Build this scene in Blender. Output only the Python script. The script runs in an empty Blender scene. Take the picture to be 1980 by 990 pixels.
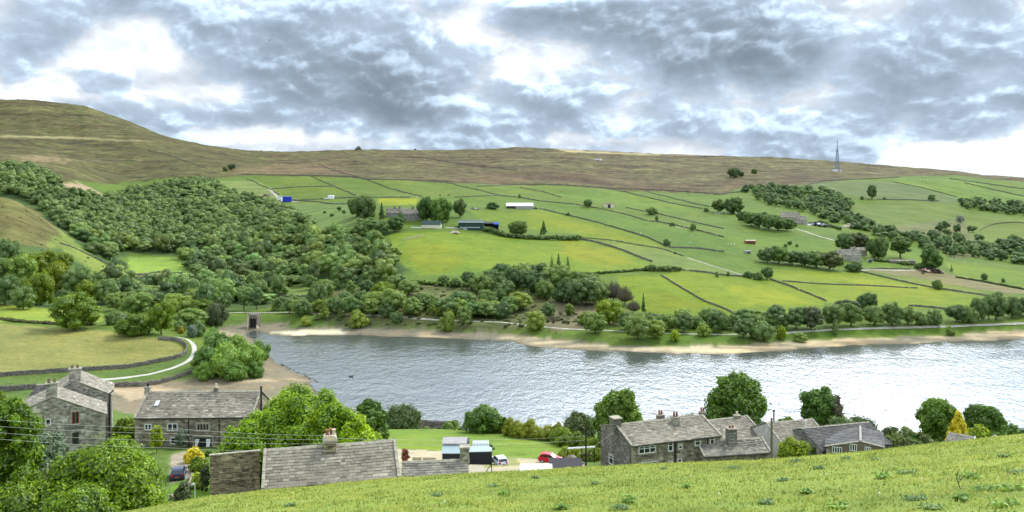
import bpy, math, random
import numpy as np
R = math.radians
scene = bpy.context.scene
col = scene.collection
F = 1554.0; HZ = 370.0; CX = 990.0; CAMZ = 65.0
rng = np.random.default_rng(7)
random.seed(7)

# ------------------------------------------------------------------ tagging
def tag(o, label=None, cat=None, group=None, kind=None):
    if label: o['label'] = label
    if cat: o['category'] = cat
    if group: o['group'] = group
    if kind: o['kind'] = kind
    return o

def link(o, parent=None):
    col.objects.link(o)
    if parent is not None: o.parent = parent
    return o

def empty(name, loc=(0, 0, 0), rz=0.0):
    o = bpy.data.objects.new(name, None)
    o.location = loc; o.rotation_euler = (0, 0, rz); o.empty_display_size = 0.5
    return link(o)

def mesh_np(name, V, quads=None, tris=None, mats=(), tone=None, matidx=None, smooth=False):
    """fast mesh from numpy; tone = per-face float attribute (quads first, then tris)"""
    V = np.asarray(V, dtype=np.float32)
    q = np.zeros((0, 4), int) if quads is None or len(quads) == 0 else np.asarray(quads, int)
    t = np.zeros((0, 3), int) if tris is None or len(tris) == 0 else np.asarray(tris, int)
    me = bpy.data.meshes.new(name)
    nl = len(q) * 4 + len(t) * 3; nf = len(q) + len(t)
    me.vertices.add(len(V)); me.loops.add(nl); me.polygons.add(nf)
    me.vertices.foreach_set('co', V.ravel())
    me.loops.foreach_set('vertex_index', np.concatenate([q.ravel(), t.ravel()]).astype(np.int32))
    ls = np.concatenate([np.arange(len(q)) * 4, len(q) * 4 + np.arange(len(t)) * 3]).astype(np.int32)
    me.polygons.foreach_set('loop_start', ls)
    if matidx is not None: me.polygons.foreach_set('material_index', np.asarray(matidx, np.int32))
    me.polygons.foreach_set('use_smooth', np.full(nf, bool(smooth)))
    for m in mats: me.materials.append(m)
    me.update(calc_edges=True)
    if tone is not None:
        a = me.attributes.new('tone', 'FLOAT', 'FACE')
        a.data.foreach_set('value', np.asarray(tone, np.float32))
    return me

def obj(name, me, parent=None, loc=(0, 0, 0), rot=(0, 0, 0), scale=(1, 1, 1)):
    o = bpy.data.objects.new(name, me)
    o.location = loc; o.rotation_euler = rot; o.scale = scale
    return link(o, parent)

class MB:
    """collects faces for ONE mesh object"""
    def __init__(s): s.v = []; s.f = []; s.t = []; s.m = []
    def poly(s, pts, tone=0.5, mi=0):
        n = len(s.v); s.v += [tuple(p) for p in pts]; s.f.append(tuple(range(n, n + len(pts)))); s.t.append(tone); s.m.append(mi)
    def hexa(s, p, tone=0.5, mi=0):
        n = len(s.v); s.v += [tuple(q) for q in p]
        for f in ((0, 3, 2, 1), (4, 5, 6, 7), (0, 1, 5, 4), (1, 2, 6, 5), (2, 3, 7, 6), (3, 0, 4, 7)):
            s.f.append(tuple(n + i for i in f)); s.t.append(tone); s.m.append(mi)
    def box(s, x0, x1, y0, y1, z0, z1, tone=0.5, mi=0):
        s.hexa([(x0, y0, z0), (x1, y0, z0), (x1, y1, z0), (x0, y1, z0), (x0, y0, z1), (x1, y0, z1), (x1, y1, z1), (x0, y1, z1)], tone, mi)
    def prism(s, prof, x0, x1, tone=0.5, axis='x', mi=0):
        """closed profile [(a,z)] extruded along x (a=y) or y (a=x)"""
        n = len(s.v); k = len(prof)
        for x in (x0, x1):
            for a, z in prof: s.v.append((x, a, z) if axis == 'x' else (a, x, z))
        s.f.append(tuple(range(n, n + k))); s.f.append(tuple(range(n + 2 * k - 1, n + k - 1, -1)))
        s.t += [tone] * 2; s.m += [mi] * 2
        for i in range(k):
            j = (i + 1) % k
            s.f.append((n + j, n + i, n + k + i, n + k + j)); s.t.append(tone); s.m.append(mi)
    def tube(s, p, q, r0, r1=None, n=8, tone=0.5, mi=0, cap=True):
        r1 = r0 if r1 is None else r1
        p = np.array(p, float); q = np.array(q, float); d = q - p; L = np.linalg.norm(d) + 1e-9; d = d / L
        a = np.array([0, 0, 1.0]) if abs(d[2]) < .9 else np.array([1.0, 0, 0])
        u = np.cross(d, a); u /= np.linalg.norm(u); w = np.cross(d, u)
        b = len(s.v)
        for c, r in ((p, r0), (q, r1)):
            for i in range(n):
                an = 2 * math.pi * i / n
                s.v.append(tuple(c + r * (math.cos(an) * u + math.sin(an) * w)))
        for i in range(n):
            j = (i + 1) % n
            s.f.append((b + i, b + j, b + n + j, b + n + i)); s.t.append(tone); s.m.append(mi)
        if cap:
            s.f.append(tuple(b + n - 1 - i for i in range(n))); s.f.append(tuple(b + n + i for i in range(n)))
            s.t += [tone] * 2; s.m += [mi] * 2
    def blob(s, c, r, n=8, k=5, tone=0.5, mi=0, jit=0.0):
        """uv ellipsoid, r may be 3-tuple"""
        if not hasattr(r, '__len__'): r = (r, r, r)
        b = len(s.v)
        for i in range(k + 1):
            ph = math.pi * i / k
            for j in range(n):
                th = 2 * math.pi * j / n; q = 1 + random.uniform(-jit, jit)
                s.v.append((c[0] + r[0] * q * math.sin(ph) * math.cos(th), c[1] + r[1] * q * math.sin(ph) * math.sin(th), c[2] + r[2] * q * math.cos(ph)))
        for i in range(k):
            for j in range(n):
                j2 = (j + 1) % n
                s.f.append((b + i * n + j, b + (i + 1) * n + j, b + (i + 1) * n + j2, b + i * n + j2)); s.t.append(tone); s.m.append(mi)
    def build(s, name, mats, parent=None, smooth=False, loc=(0, 0, 0), rz=0.0, bevel=0):
        me = bpy.data.meshes.new(name)
        me.from_pydata(s.v, [], s.f)
        for m in (mats if isinstance(mats, (list, tuple)) else [mats]): me.materials.append(m)
        a = me.attributes.new('tone', 'FLOAT', 'FACE'); a.data.foreach_set('value', s.t)
        me.polygons.foreach_set('material_index', s.m)
        if smooth: me.polygons.foreach_set('use_smooth', [True] * len(s.f))
        me.update()
        return obj(name, me, parent, loc, (0, 0, rz))

# ------------------------------------------------------------------ noise
_T = np.random.default_rng(11).random((256, 256))
def vnoise(x, y):
    xi = np.floor(x).astype(int); yi = np.floor(y).astype(int); fx = x - xi; fy = y - yi
    fx = fx * fx * (3 - 2 * fx); fy = fy * fy * (3 - 2 * fy)
    a = _T[xi & 255, yi & 255]; b = _T[(xi + 1) & 255, yi & 255]; c = _T[xi & 255, (yi + 1) & 255]; d = _T[(xi + 1) & 255, (yi + 1) & 255]
    return (a * (1 - fx) + b * fx) * (1 - fy) + (c * (1 - fx) + d * fx) * fy - 0.5
def fbm(x, y, o=4):
    s = 0; a = 1.0
    for i in range(o): s = s + a * vnoise(x * 2 ** i + 17.3 * i, y * 2 ** i + 9.1 * i); a *= .5
    return s
def smooth(t): t = np.clip(t, 0, 1); return t * t * (3 - 2 * t)

# ------------------------------------------------------------------ terrain
# Each column: bearing (as a tangent, written as px) -> profile of (distance, height).
def S(Y, py): return (Y, CAMZ - (py - HZ) * Y / F)
LK = [(478,648),(486,638),(500,640),(520,648),(560,650),(600,648),(700,649),(800,652),(900,656),(989,660),(1044,671),(1114,677),(1180,680),(1239,681),(1320,684),
      (1400,685),(1516,679),(1601,670),(1680,667),(1744,665),(1860,660),(1980,655),(2150,648),(2700,642),(2800,832),(1980,834),(1750,838),(1500,834),(1300,838),(1100,835),
      (900,832),(760,822),(700,800),(650,775),(610,752),(600,743),(612,736),(575,721),(545,706),(522,690),(503,668)]
def at_z(px, py, z=0.0):
    Y = (CAMZ - z) * F / (py - HZ); return ((px - CX) / F * Y, Y)
LAKE = np.array([at_z(*p) for p in LK])

COLS = {
 0: [(75,35.5),(85,34.5),(95,33),(106,31.3),(130,26),(160,18),(200,8.5),(235,4),(246,3.6),(258,4.4),S(263,727),S(280,700),S(300,667),S(330,625),(350,8.5),S(370,618),S(400,596),S(430,572),(470,17),S(520,470),S(560,430),S(620,380),(660,58),(720,50),(800,58),S(900,332),S(1200,300),S(1500,270),S(1700,263),S(1760,261),S(2200,192),(2500,322),(2900,300),(3600,250)],
 130: [(75,35.2),(85,34.2),(95,33),(106,31.3),(130,26),(160,18),(200,8),(235,3.2),(246,3.2),S(258,745),S(263,729),S(272,712),S(300,670),S(330,636),(345,8.5),S(370,625),S(400,606),S(440,590),S(500,530),S(560,480),S(600,455),(640,32),(700,30),(760,38),S(900,352),S(1000,335),S(1200,310),S(1500,285),S(1700,266),S(1760,263),S(2200,200),(2500,310),(2900,290),(3600,240)],
 250: [(75,34.5),(85,33.8),(95,33),(106,31.3),(130,26),(160,16),(200,6),(230,1.6),(262,1.4),(266,3.2),S(275,718),S(279,711),S(300,675),S(322,641),(338,8.5),(360,6),S(400,603),S(440,585),S(490,566),S(530,545),S(560,530),S(640,495),S(800,432),S(1000,375),S(1200,340),S(1500,292),S(1700,270),S(1760,268),S(2200,245),(2600,230),(3600,180)],
 355: [(75,34.6),(85,34),(95,33),(106,31.3),(130,26),(160,16),(200,6),(230,1.4),(268,1.4),(272,3),S(290,690),S(300,672),S(312,656),(330,5),(360,4.6),(400,5),S(440,580),S(500,560),S(560,535),S(640,500),S(750,450),S(900,390),S(1050,352),S(1250,322),S(1500,298),S(1900,280),(2200,165),(3600,120)],
 480: [(75,34.6),(85,33.8),(95,32.6),(106,31),(130,24.5),(160,15.5),(200,6),(235,1.6),(300,1.0),(361,1.2),(372,2.2),S(385,618),S(400,608),S(450,582),S(520,552),S(600,505),S(700,458),S(800,418),S(900,385),S(1000,362),S(1150,340),S(1300,322),S(1500,306),S(2000,291),(2300,140),(3600,100)],
 650: [(75,34.8),(85,33),(106,28),(130,21.5),(160,15.5),(185,10),(215,1.7),(240,1),(361,1.2),(372,2.5),S(385,611),S(405,600),S(450,576),S(500,548),S(560,503),S(640,452),S(720,416),S(850,385),S(950,366),S(1100,344),S(1400,316),S(1700,298),S(2000,289),(2300,150),(3600,110)],
 800: [(75,35.5),(90,31.5),(115,25.6),(130,21.4),(160,15.5),(185,10.2),(215,1.7),(240,1),(358,1.2),(368,3),S(380,615),S(400,590),S(430,563),S(462,533),S(520,495),S(600,452),S(640,436),S(700,406),S(800,386),S(950,366),S(1100,347),S(1400,320),S(1700,298),S(1950,289),(2300,150),(3600,110)],
 1000: [(75,36),(90,31.5),(115,25.3),(130,21.1),(160,15.3),(185,10.2),(215,1.7),(240,1),(348,1),(362,3),(372,4),S(384,618),S(400,600),S(430,572),S(460,540),S(480,528),S(560,484),S(620,460),S(700,428),S(800,402),S(950,376),S(1100,359),S(1400,324),S(1700,298),S(1950,284),(2300,160),(3600,110)],
 1120: [(75,36.5),(90,31.5),(115,25.6),(130,21.3),(160,15.3),(185,10),(213,1.7),(240,1),(332,1),(345,2.6),(356,3.6),S(375,619),S(395,605),S(430,575),S(460,548),S(480,529),S(560,490),S(620,466),S(700,436),S(850,400),S(1000,377),S(1100,362),S(1400,328),S(1700,302),S(1950,289),(2300,155),(3600,105)],
 1250: [(75,37.5),(90,31),(100,28.5),(110,27),(130,22),(160,14),(190,7),(212,1.7),(240,1),(328,1),(340,2.5),S(352,642),S(388,612),S(430,567),S(480,531),S(560,490),S(640,460),S(700,442),S(850,412),S(1000,386),S(1150,367),S(1400,338),S(1700,310),S(1950,296),(2300,145),(3600,100)],
 1500: [(75,38.5),(90,32.5),(105,28.5),(130,22),(160,14.5),(190,7.5),(212,1.7),(240,1),(330,1),(340,2.5),S(352,642),S(375,622),S(400,603),S(450,570),S(500,541),S(560,515),S(640,480),S(750,444),S(900,412),S(1050,386),S(1200,359),S(1450,334),S(1750,312),S(1950,303),(2300,135),(3600,95)],
 1750: [(75,40),(90,34),(105,29.5),(130,23),(160,15.5),(195,7),(213,1.7),(240,1),(343,1),(352,2.8),S(361,632),S(385,613),S(430,591),S(500,556),S(580,523),S(660,495),S(760,464),S(900,430),S(1050,402),S(1200,370),S(1350,345),S(1550,332),S(1800,321),(2200,115),(3600,80)],
 1980: [(75,41),(90,35),(105,30),(130,23.5),(160,15.5),(195,7),(213,1.7),(240,1),(355,1),(364,3),S(371,625),S(400,606),S(450,580),S(520,555),S(610,530),S(720,502),S(850,465),S(1000,428),S(1200,388),S(1400,360),S(1700,343),(2200,80),(3600,60)],
}
COLS[-700] = COLS[0]; COLS[2700] = COLS[1980]
ckeys = sorted(COLS)
LY = np.linspace(math.log(60), math.log(3700), 900)
tab = []
for k in ckeys:
    pr = sorted(COLS[k]); ys = np.array([p[0] for p in pr], float); zs = np.array([p[1] for p in pr])
    z = np.interp(np.exp(LY), ys, zs)
    w = 5; ker = np.hanning(2 * w + 3)[1:-1]; ker /= ker.sum()
    tab.append(np.convolve(np.pad(z, w, mode='edge'), ker, 'valid'))
tab = np.array(tab)
CRX = [-700, 0, 230, 406, 500, 775, 905, 1000, 1150, 1350, 1500, 1600, 1700, 1800, 1980, 2700]
CRY = [1012, 1003, 993, 961, 951, 925, 916, 912, 903, 895, 889, 880, 870, 860, 841, 815]
SKX = [-700, 0, 60, 165, 200, 250, 320, 400, 480, 560, 690, 860, 940, 1000, 1100, 1250, 1350, 1500, 1620, 1720, 1850, 1900, 1980, 2700]
SKY = [215, 192, 192, 205, 218, 235, 264, 281, 291, 293, 289, 290, 288, 284, 289, 296, 300, 304, 312, 320, 331, 338, 343, 365]

def z_table(px, Y):
    ly = np.clip((np.log(np.maximum(Y, 60)) - LY[0]) / (LY[1] - LY[0]), 0, len(LY) - 1.001)
    j = ly.astype(int); fj = ly - j
    k = np.array(ckeys, float)
    px = np.clip(px, k[0], k[-1] - 1e-3)
    i = np.clip(np.searchsorted(k, px, side='right') - 1, 0, len(k) - 2)
    t = (px - k[i]) / (k[i + 1] - k[i])
    def g(c): c = np.clip(c, 0, len(k) - 1); return tab[c, j] * (1 - fj) + tab[c, j + 1] * fj
    p0, p1, p2, p3 = g(i - 1), g(i), g(i + 1), g(i + 2)
    h = k[i + 1] - k[i]
    m1 = (p2 - p0) / (k[i + 1] - k[np.clip(i - 1, 0, None)]) * h
    m2 = (p3 - p1) / (k[np.clip(i + 2, None, len(k) - 1)] - k[i]) * h
    lim = 3 * np.abs(p2 - p1)          # keep it monotone
    m1 = np.where((p1 - p0) * (p2 - p1) <= 0, 0, np.clip(m1, -lim, lim)); m2 = np.where((p2 - p1) * (p3 - p2) <= 0, 0, np.clip(m2, -lim, lim))
    t2 = t * t; t3 = t2 * t
    return (2 * t3 - 3 * t2 + 1) * p1 + (t3 - 2 * t2 + t) * m1 + (-2 * t3 + 3 * t2) * p2 + (t3 - t2) * m2

def in_poly(x, y, P):
    inside = np.zeros(x.shape, bool); n = len(P)
    for a in range(n):
        x1, y1 = P[a]; x2, y2 = P[(a + 1) % n]
        if y1 == y2: continue
        c = ((y1 > y) != (y2 > y)) & (x < (x2 - x1) * (y - y1) / (y2 - y1) + x1)
        inside ^= c
    return inside
def seg_dist(x, y, P, closed=True):
    d = np.full(x.shape, 1e9); n = len(P)
    for a in range(n if closed else n - 1):
        ax, ay = P[a]; bx, by = P[(a + 1) % n]; vx, vy = bx - ax, by - ay; L = vx * vx + vy * vy + 1e-12
        t = np.clip(((x - ax) * vx + (y - ay) * vy) / L, 0, 1)
        d = np.minimum(d, np.hypot(x - ax - t * vx, y - ay - t * vy))
    return d

NC, NR = 1130, 960
U = (np.linspace(-760, 2740, NC) - CX) / F
K = math.log(3540 / 5.0) / (NR - 1)
YR = 5.0 * np.exp(K * np.arange(NR)) - 20.0
GX = U[None, :] * (YR[:, None] + 20); GY = np.repeat(YR[:, None], NC, 1)
PX = CX + F * GX / np.maximum(GY, 6.0)
def crest_b(px): return (np.interp(px, CRX, CRY) - HZ) / F - .1067
zq = CAMZ - (1.6 + crest_b(PX) * GY + .00178 * GY * GY * np.sign(GY))
zt = z_table(PX, GY)
w = smooth((GY - 58) / 17)
Z = zq * (1 - w) + zt * w
# lake shore
near = (GY > 180) & (GY < 460)
d = np.full(GX.shape, 999.0)
idx = np.where(near)
xx, yy = GX[idx], GY[idx]
wob = fbm(xx / 9, yy / 9, 3) * 2.6
ins = in_poly(xx, yy, LAKE); dd = seg_dist(xx, yy, LAKE)
sd = np.where(ins, -dd, dd) + wob
d[idx] = sd
cap = np.where(d < 0, d * .12, .085 * d + .35 * np.maximum(0, d - 13))
cap = cap + np.where((d > -3) & (d < 14), fbm(GX / 2.3, GY / 2.3, 2) * .10 * smooth((d + 3) / 3), 0)
Z = np.where(d < 60, np.minimum(Z, cap), Z)
LD = d.copy()
# relief
far = smooth((GY - 300) / 900)
Z += np.where(d < 25, 0, 1) * (fbm(GX / 55 + 3, GY / 70, 4) * 4.2 * far + fbm(GX / 14, GY / 14, 3) * .55 * smooth((GY - 240) / 200))
Z += fbm(GX / 210 + 5, GY / 260 + 2, 3) * 10 * smooth((GY - 1100) / 500)
nearfield = smooth((62 - GY) / 20)
Z += nearfield * (fbm(GX / 2.4, GY / 2.4, 3) * .09 + fbm(GX / .5, GY / .5, 2) * .03)
# skyline fit
py_all = HZ + F * (CAMZ - Z) / np.maximum(GY, 1)
farm = GY > 1350
cols_px = np.linspace(-700, 2650, 600)
sk = np.full(600, 1e9)
fi = np.where(farm)
bi = np.clip(((PX[fi] + 700) / (3350 / 599)).astype(int), 0, 599)
np.minimum.at(sk, bi, py_all[fi])
sk = np.where(sk > 1e8, np.interp(cols_px, SKX, SKY), sk)
sk = np.convolve(np.pad(sk, 2, mode='edge'), np.ones(5) / 5, 'valid')
delta = np.interp(PX, cols_px, sk - np.interp(cols_px, SKX, SKY))
Z += GY / F * delta * smooth((GY - 1150) / 500) + smooth((GY - 1200) / 400) * fbm(GX / 20 + 9, GY / 20, 2) * 1.2

def gz(x, y):
    y = np.asarray(y, float); x = np.asarray(x, float)
    r = np.clip(np.log((y + 20) / 5.0) / K, 0, NR - 1.001); c = np.clip((x / (y + 20) - U[0]) / (U[1] - U[0]), 0, NC - 1.001)
    i = r.astype(int); j = c.astype(int); fr = r - i; fc = c - j
    # r is not linear inside a cell: use true Y fraction
    fr = (y - YR[i]) / (YR[i + 1] - YR[i])
    return (Z[i, j] * (1 - fr) + Z[i + 1, j] * fr) * (1 - fc) + (Z[i, j + 1] * (1 - fr) + Z[i + 1, j + 1] * fr) * fc
def ground(x, y): return float(gz(x, y))
def at(px, Y): return ((px - CX) / F * Y, Y)
def hit(px, py, ymin=230.0, ymax=2600.0):
    Ys = np.exp(np.linspace(math.log(ymin), math.log(ymax), 2500))
    X = (px - CX) / F * Ys
    p = HZ + F * (CAMZ - np.maximum(gz(X, Ys), 0.0)) / Ys
    h = np.where(p <= py)[0]
    if len(h) == 0:
        i = int(np.argmin(p)); return X[i], Ys[i], float(gz(X[i], Ys[i]))
    i = h[0]; return X[i], Ys[i], max(0.0, float(gz(X[i], Ys[i])))
def world_poly(P, ymin=230.0, step=25):
    out = []; n = len(P)
    for a in range(n):
        p, q = P[a], P[(a + 1) % n]; m = max(1, int(math.hypot(q[0] - p[0], q[1] - p[1]) / step))
        for i in range(m):
            t = i / m; h = hit(p[0] + (q[0] - p[0]) * t, p[1] + (q[1] - p[1]) * t, ymin); out.append((h[0], h[1]))
    return np.array(out)
def world_line(P, ymin=230.0, step=8):
    out = []
    for a in range(len(P) - 1):
        p, q = P[a], P[a + 1]; m = max(1, int(math.hypot(q[0] - p[0], q[1] - p[1]) / step))
        for i in range(m + (a == len(P) - 2)):
            t = i / m; h = hit(p[0] + (q[0] - p[0]) * t, p[1] + (q[1] - p[1]) * t, ymin); out.append((h[0], h[1]))
    o = np.array(out)
    # smooth depth jitter so walls run straight over bumps
    if len(o) > 4:
        o[1:-1] = (o[:-2] + 2 * o[1:-1] + o[2:]) / 4
    return o
# ------------------------------------------------------------------ materials
def newmat(name):
    m = bpy.data.materials.new(name); m.use_nodes = True
    nt = m.node_tree; nt.nodes.clear()
    out = nt.nodes.new('ShaderNodeOutputMaterial')
    return m, nt, out
def N(nt, t, **kw):
    n = nt.nodes.new(t)
    for k, v in kw.items():
        if k.startswith('i_'):
            key = k[2:].replace('_', ' ')
            n.inputs[key].default_value = v
        else: setattr(n, k, v)
    return n
def L(nt, a, b): nt.links.new(a, b)
def mixc(nt, fac, a, b, mode='MIX'):
    n = nt.nodes.new('ShaderNodeMix'); n.data_type = 'RGBA'; n.blend_type = mode
    for sock, v in ((n.inputs[0], fac), (n.inputs[6], a), (n.inputs[7], b)):
        if hasattr(v, 'links'): L(nt, v, sock)
        elif isinstance(v, (int, float)): sock.default_value = v
        else: sock.default_value = (*v, 1) if len(v) == 3 else v
    return n.outputs[2]
def mth(nt, op, a, b=None, c=None, clamp=False):
    n = nt.nodes.new('ShaderNodeMath'); n.operation = op; n.use_clamp = clamp
    for i, v in enumerate((a, b, c)):
        if v is None: continue
        if hasattr(v, 'links'): L(nt, v, n.inputs[i])
        else: n.inputs[i].default_value = v
    return n.outputs[0]
def noise(nt, vec, scale, detail=4, rough=.55, dist=0.0):
    n = N(nt, 'ShaderNodeTexNoise'); n.inputs['Scale'].default_value = scale; n.inputs['Detail'].default_value = detail
    n.inputs['Roughness'].default_value = rough; n.inputs['Distortion'].default_value = dist
    if vec is not None: L(nt, vec, n.inputs['Vector'])
    return n.outputs['Fac']
def ramp(nt, fac, stops, interp='LINEAR'):
    n = N(nt, 'ShaderNodeValToRGB'); cr = n.color_ramp; cr.interpolation = interp
    while len(cr.elements) < len(stops): cr.elements.new(0.5)
    for e, (p, c) in zip(cr.elements, stops):
        e.position = p; e.color = (*c, 1) if hasattr(c, '__len__') else (c, c, c, 1)
    L(nt, fac, n.inputs[0]); return n.outputs[0]
def coords(nt, scale=(1, 1, 1), rot=(0, 0, 0), which='Object'):
    tc = N(nt, 'ShaderNodeTexCoord'); mp = N(nt, 'ShaderNodeMapping')
    mp.inputs['Scale'].default_value = scale; mp.inputs['Rotation'].default_value = rot
    L(nt, tc.outputs[which], mp.inputs['Vector']); return mp.outputs[0]
def bsdf(nt, out, color, rough=.9, spec=.2, bump=None, bstr=.5, bdist=.05, metal=0.0):
    b = N(nt, 'ShaderNodeBsdfPrincipled'); b.inputs['Roughness'].default_value = rough
    b.inputs['Specular IOR Level'].default_value = spec; b.inputs['Metallic'].default_value = metal
    if hasattr(color, 'links'): L(nt, color, b.inputs['Base Color'])
    else: b.inputs['Base Color'].default_value = (*color, 1)
    if bump is not None:
        bp = N(nt, 'ShaderNodeBump'); bp.inputs['Strength'].default_value = bstr; bp.inputs['Distance'].default_value = bdist
        L(nt, bump, bp.inputs['Height']); L(nt, bp.outputs[0], b.inputs['Normal'])
    L(nt, b.outputs[0], out.inputs[0]); return b

def simple(name, c, rough=.6, spec=.3, metal=0.0, var=.15, scale=3.0, bump=0.0):
    m, nt, out = newmat(name); v = coords(nt)
    n = noise(nt, v, scale, 5)
    f = ramp(nt, n, [(.3, 1 - var), (.7, 1 + var)])
    cc = mixc(nt, 1.0, c, f, 'MULTIPLY')
    bsdf(nt, out, cc, rough, spec, n if bump else None, bump, .03, metal); return m

def tone_attr(nt):
    a = N(nt, 'ShaderNodeAttribute'); a.attribute_name = 'tone'; return a.outputs['Fac']

def stone_wall(name, c1, c2, mortar, bw=.55, rh=.2, dirt=.5, bump=.6, streak=(.06, .055, .045)):
    m, nt, out = newmat(name)
    tc = N(nt, 'ShaderNodeTexCoord'); sp = N(nt, 'ShaderNodeSeparateXYZ'); L(nt, tc.outputs['Object'], sp.inputs[0])
    xy = mth(nt, 'ADD', sp.outputs[0], sp.outputs[1])
    wz = mth(nt, 'ADD', sp.outputs[2], mth(nt, 'MULTIPLY', noise(nt, tc.outputs['Object'], 1.3, 2), .12))
    cb = N(nt, 'ShaderNodeCombineXYZ'); L(nt, xy, cb.inputs[0]); L(nt, wz, cb.inputs[1])
    br = N(nt, 'ShaderNodeTexBrick'); L(nt, cb.outputs[0], br.inputs['Vector'])
    br.inputs['Color1'].default_value = (*c1, 1); br.inputs['Color2'].default_value = (*c2, 1); br.inputs['Mortar'].default_value = (*mortar, 1)
    br.inputs['Scale'].default_value = 1; br.inputs['Mortar Size'].default_value = .018; br.inputs['Brick Width'].default_value = bw; br.inputs['Row Height'].default_value = rh
    br.inputs['Mortar Smooth'].default_value = .3; br.offset = .5; br.squash = .8; br.squash_frequency = 3
    # a second, differently sized set of stones so that the courses do not repeat
    wn = N(nt, 'ShaderNodeTexVoronoi'); wn.inputs['Scale'].default_value = 1.0
    mp = N(nt, 'ShaderNodeMapping'); mp.inputs['Scale'].default_value = (1 / bw, 1 / rh, 1); L(nt, cb.outputs[0], mp.inputs[0]); L(nt, mp.outputs[0], wn.inputs['Vector'])
    hs = N(nt, 'ShaderNodeSeparateColor'); L(nt, wn.outputs['Color'], hs.inputs[0])
    vr = ramp(nt, hs.outputs[0], [(0, .45), (.35, .85), (.75, 1.1), (1, 1.6)])
    c = mixc(nt, 1.0, br.outputs['Color'], vr, 'MULTIPLY')
    n1 = noise(nt, tc.outputs['Object'], .45, 5, .6); n2 = noise(nt, tc.outputs['Object'], 7, 4, .7)
    c = mixc(nt, mth(nt, 'MULTIPLY', ramp(nt, n1, [(.42, 0), (.62, 1)]), dirt), c, streak)
    c = mixc(nt, 1.0, c, ramp(nt, n2, [(.25, .7), (.75, 1.3)]), 'MULTIPLY')
    hgt = mth(nt, 'ADD', mth(nt, 'MULTIPLY', br.outputs['Fac'], -1.0), mth(nt, 'ADD', mth(nt, 'MULTIPLY', n2, .8), mth(nt, 'MULTIPLY', hs.outputs[1], .6)))
    bsdf(nt, out, c, .95, .1, hgt, bump, .03); return m

def slate_mat(name, stops, lichen, amount=.5):
    m, nt, out = newmat(name)
    t = tone_attr(nt); tc = N(nt, 'ShaderNodeTexCoord')
    c = ramp(nt, t, stops)
    n1 = noise(nt, tc.outputs['Object'], .35, 5, .65); n2 = noise(nt, tc.outputs['Object'], 5, 5, .75)
    c = mixc(nt, mth(nt, 'MULTIPLY', ramp(nt, n2, [(.52, 0), (.68, 1)]), amount), c, lichen)
    c = mixc(nt, 1.0, c, ramp(nt, n1, [(.3, .75), (.7, 1.2)]), 'MULTIPLY')
    bsdf(nt, out, c, .9, .15, n2, .5, .02); return m

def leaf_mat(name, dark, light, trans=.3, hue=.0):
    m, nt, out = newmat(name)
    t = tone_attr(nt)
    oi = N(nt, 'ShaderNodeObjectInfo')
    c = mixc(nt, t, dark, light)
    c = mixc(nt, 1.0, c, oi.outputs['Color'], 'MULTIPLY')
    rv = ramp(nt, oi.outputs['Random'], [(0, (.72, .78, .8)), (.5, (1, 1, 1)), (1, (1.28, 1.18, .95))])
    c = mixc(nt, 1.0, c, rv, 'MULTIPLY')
    d = N(nt, 'ShaderNodeBsdfDiffuse'); L(nt, c, d.inputs[0])
    tr = N(nt, 'ShaderNodeBsdfTranslucent'); c2 = mixc(nt, 1.0, c, (1.25, 1.15, .5), 'MULTIPLY'); L(nt, c2, tr.inputs[0])
    mx = N(nt, 'ShaderNodeMixShader'); mx.inputs[0].default_value = trans
    L(nt, d.outputs[0], mx.inputs[1]); L(nt, tr.outputs[0], mx.inputs[2])
    gl = N(nt, 'ShaderNodeBsdfGlossy'); gl.inputs['Roughness'].default_value = .5; gl.inputs[0].default_value = (1, 1, 1, 1)
    m2 = N(nt, 'ShaderNodeMixShader'); m2.inputs[0].default_value = .025
    L(nt, mx.outputs[0], m2.inputs[1]); L(nt, gl.outputs[0], m2.inputs[2]); L(nt, m2.outputs[0], out.inputs[0])
    return m

M = {}
M['leaf_far'] = leaf_mat('woodland_leaves', (.06, .115, .026), (.265, .375, .095), .34)
M['leaf_lime'] = leaf_mat('fresh_leaves', (.030, .085, .004), (.48, .62, .010), .42)
M['leaf_dark'] = leaf_mat('dark_leaves', (.025, .065, .008), (.15, .26, .03), .3)
M['leaf_conifer'] = leaf_mat('conifer_needles', (.03, .06, .018), (.08, .14, .045), .15)
M['leaf_olive'] = leaf_mat('willow_leaves', (.07, .10, .025), (.19, .23, .07), .3)
M['leaf_gold'] = leaf_mat('golden_leaves', (.28, .27, .01), (.75, .68, .03), .3)
M['leaf_pale'] = leaf_mat('silver_leaves', (.14, .19, .08), (.42, .47, .32), .25)
M['leaf_red'] = leaf_mat('copper_leaves', (.05, .04, .028), (.13, .10, .06), .2)
M['blossom'] = leaf_mat('hawthorn_blossom', (.10, .15, .07), (.42, .45, .36), .2)
M['twig'] = leaf_mat('bare_twigs', (.10, .085, .055), (.21, .185, .11), .0)
M['bark'] = simple('bark', (.13, .105, .075), .95, .05, var=.35, scale=4, bump=.6)
M['wallstone'] = stone_wall('coursed_gritstone', (.36, .315, .225), (.21, .185, .13), (.27, .24, .18), .52, .22, .55)
M['wallstone_dark'] = stone_wall('sooted_rubble_stone', (.27, .255, .215), (.13, .125, .105), (.30, .28, .23), .38, .14, .45, 1.0)
M['wallstone_pale'] = stone_wall('weathered_grey_stone', (.43, .40, .32), (.29, .27, .215), (.36, .335, .27), .5, .24, .5)
M['blockstone'] = stone_wall('squared_stone_blocks', (.30, .245, .155), (.12, .095, .07), (.36, .32, .23), .46, .19, .3, .5)
M['render_pale'] = simple('pale_render', (.50, .48, .42), .9, .1, var=.2, scale=1.5)
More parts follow.
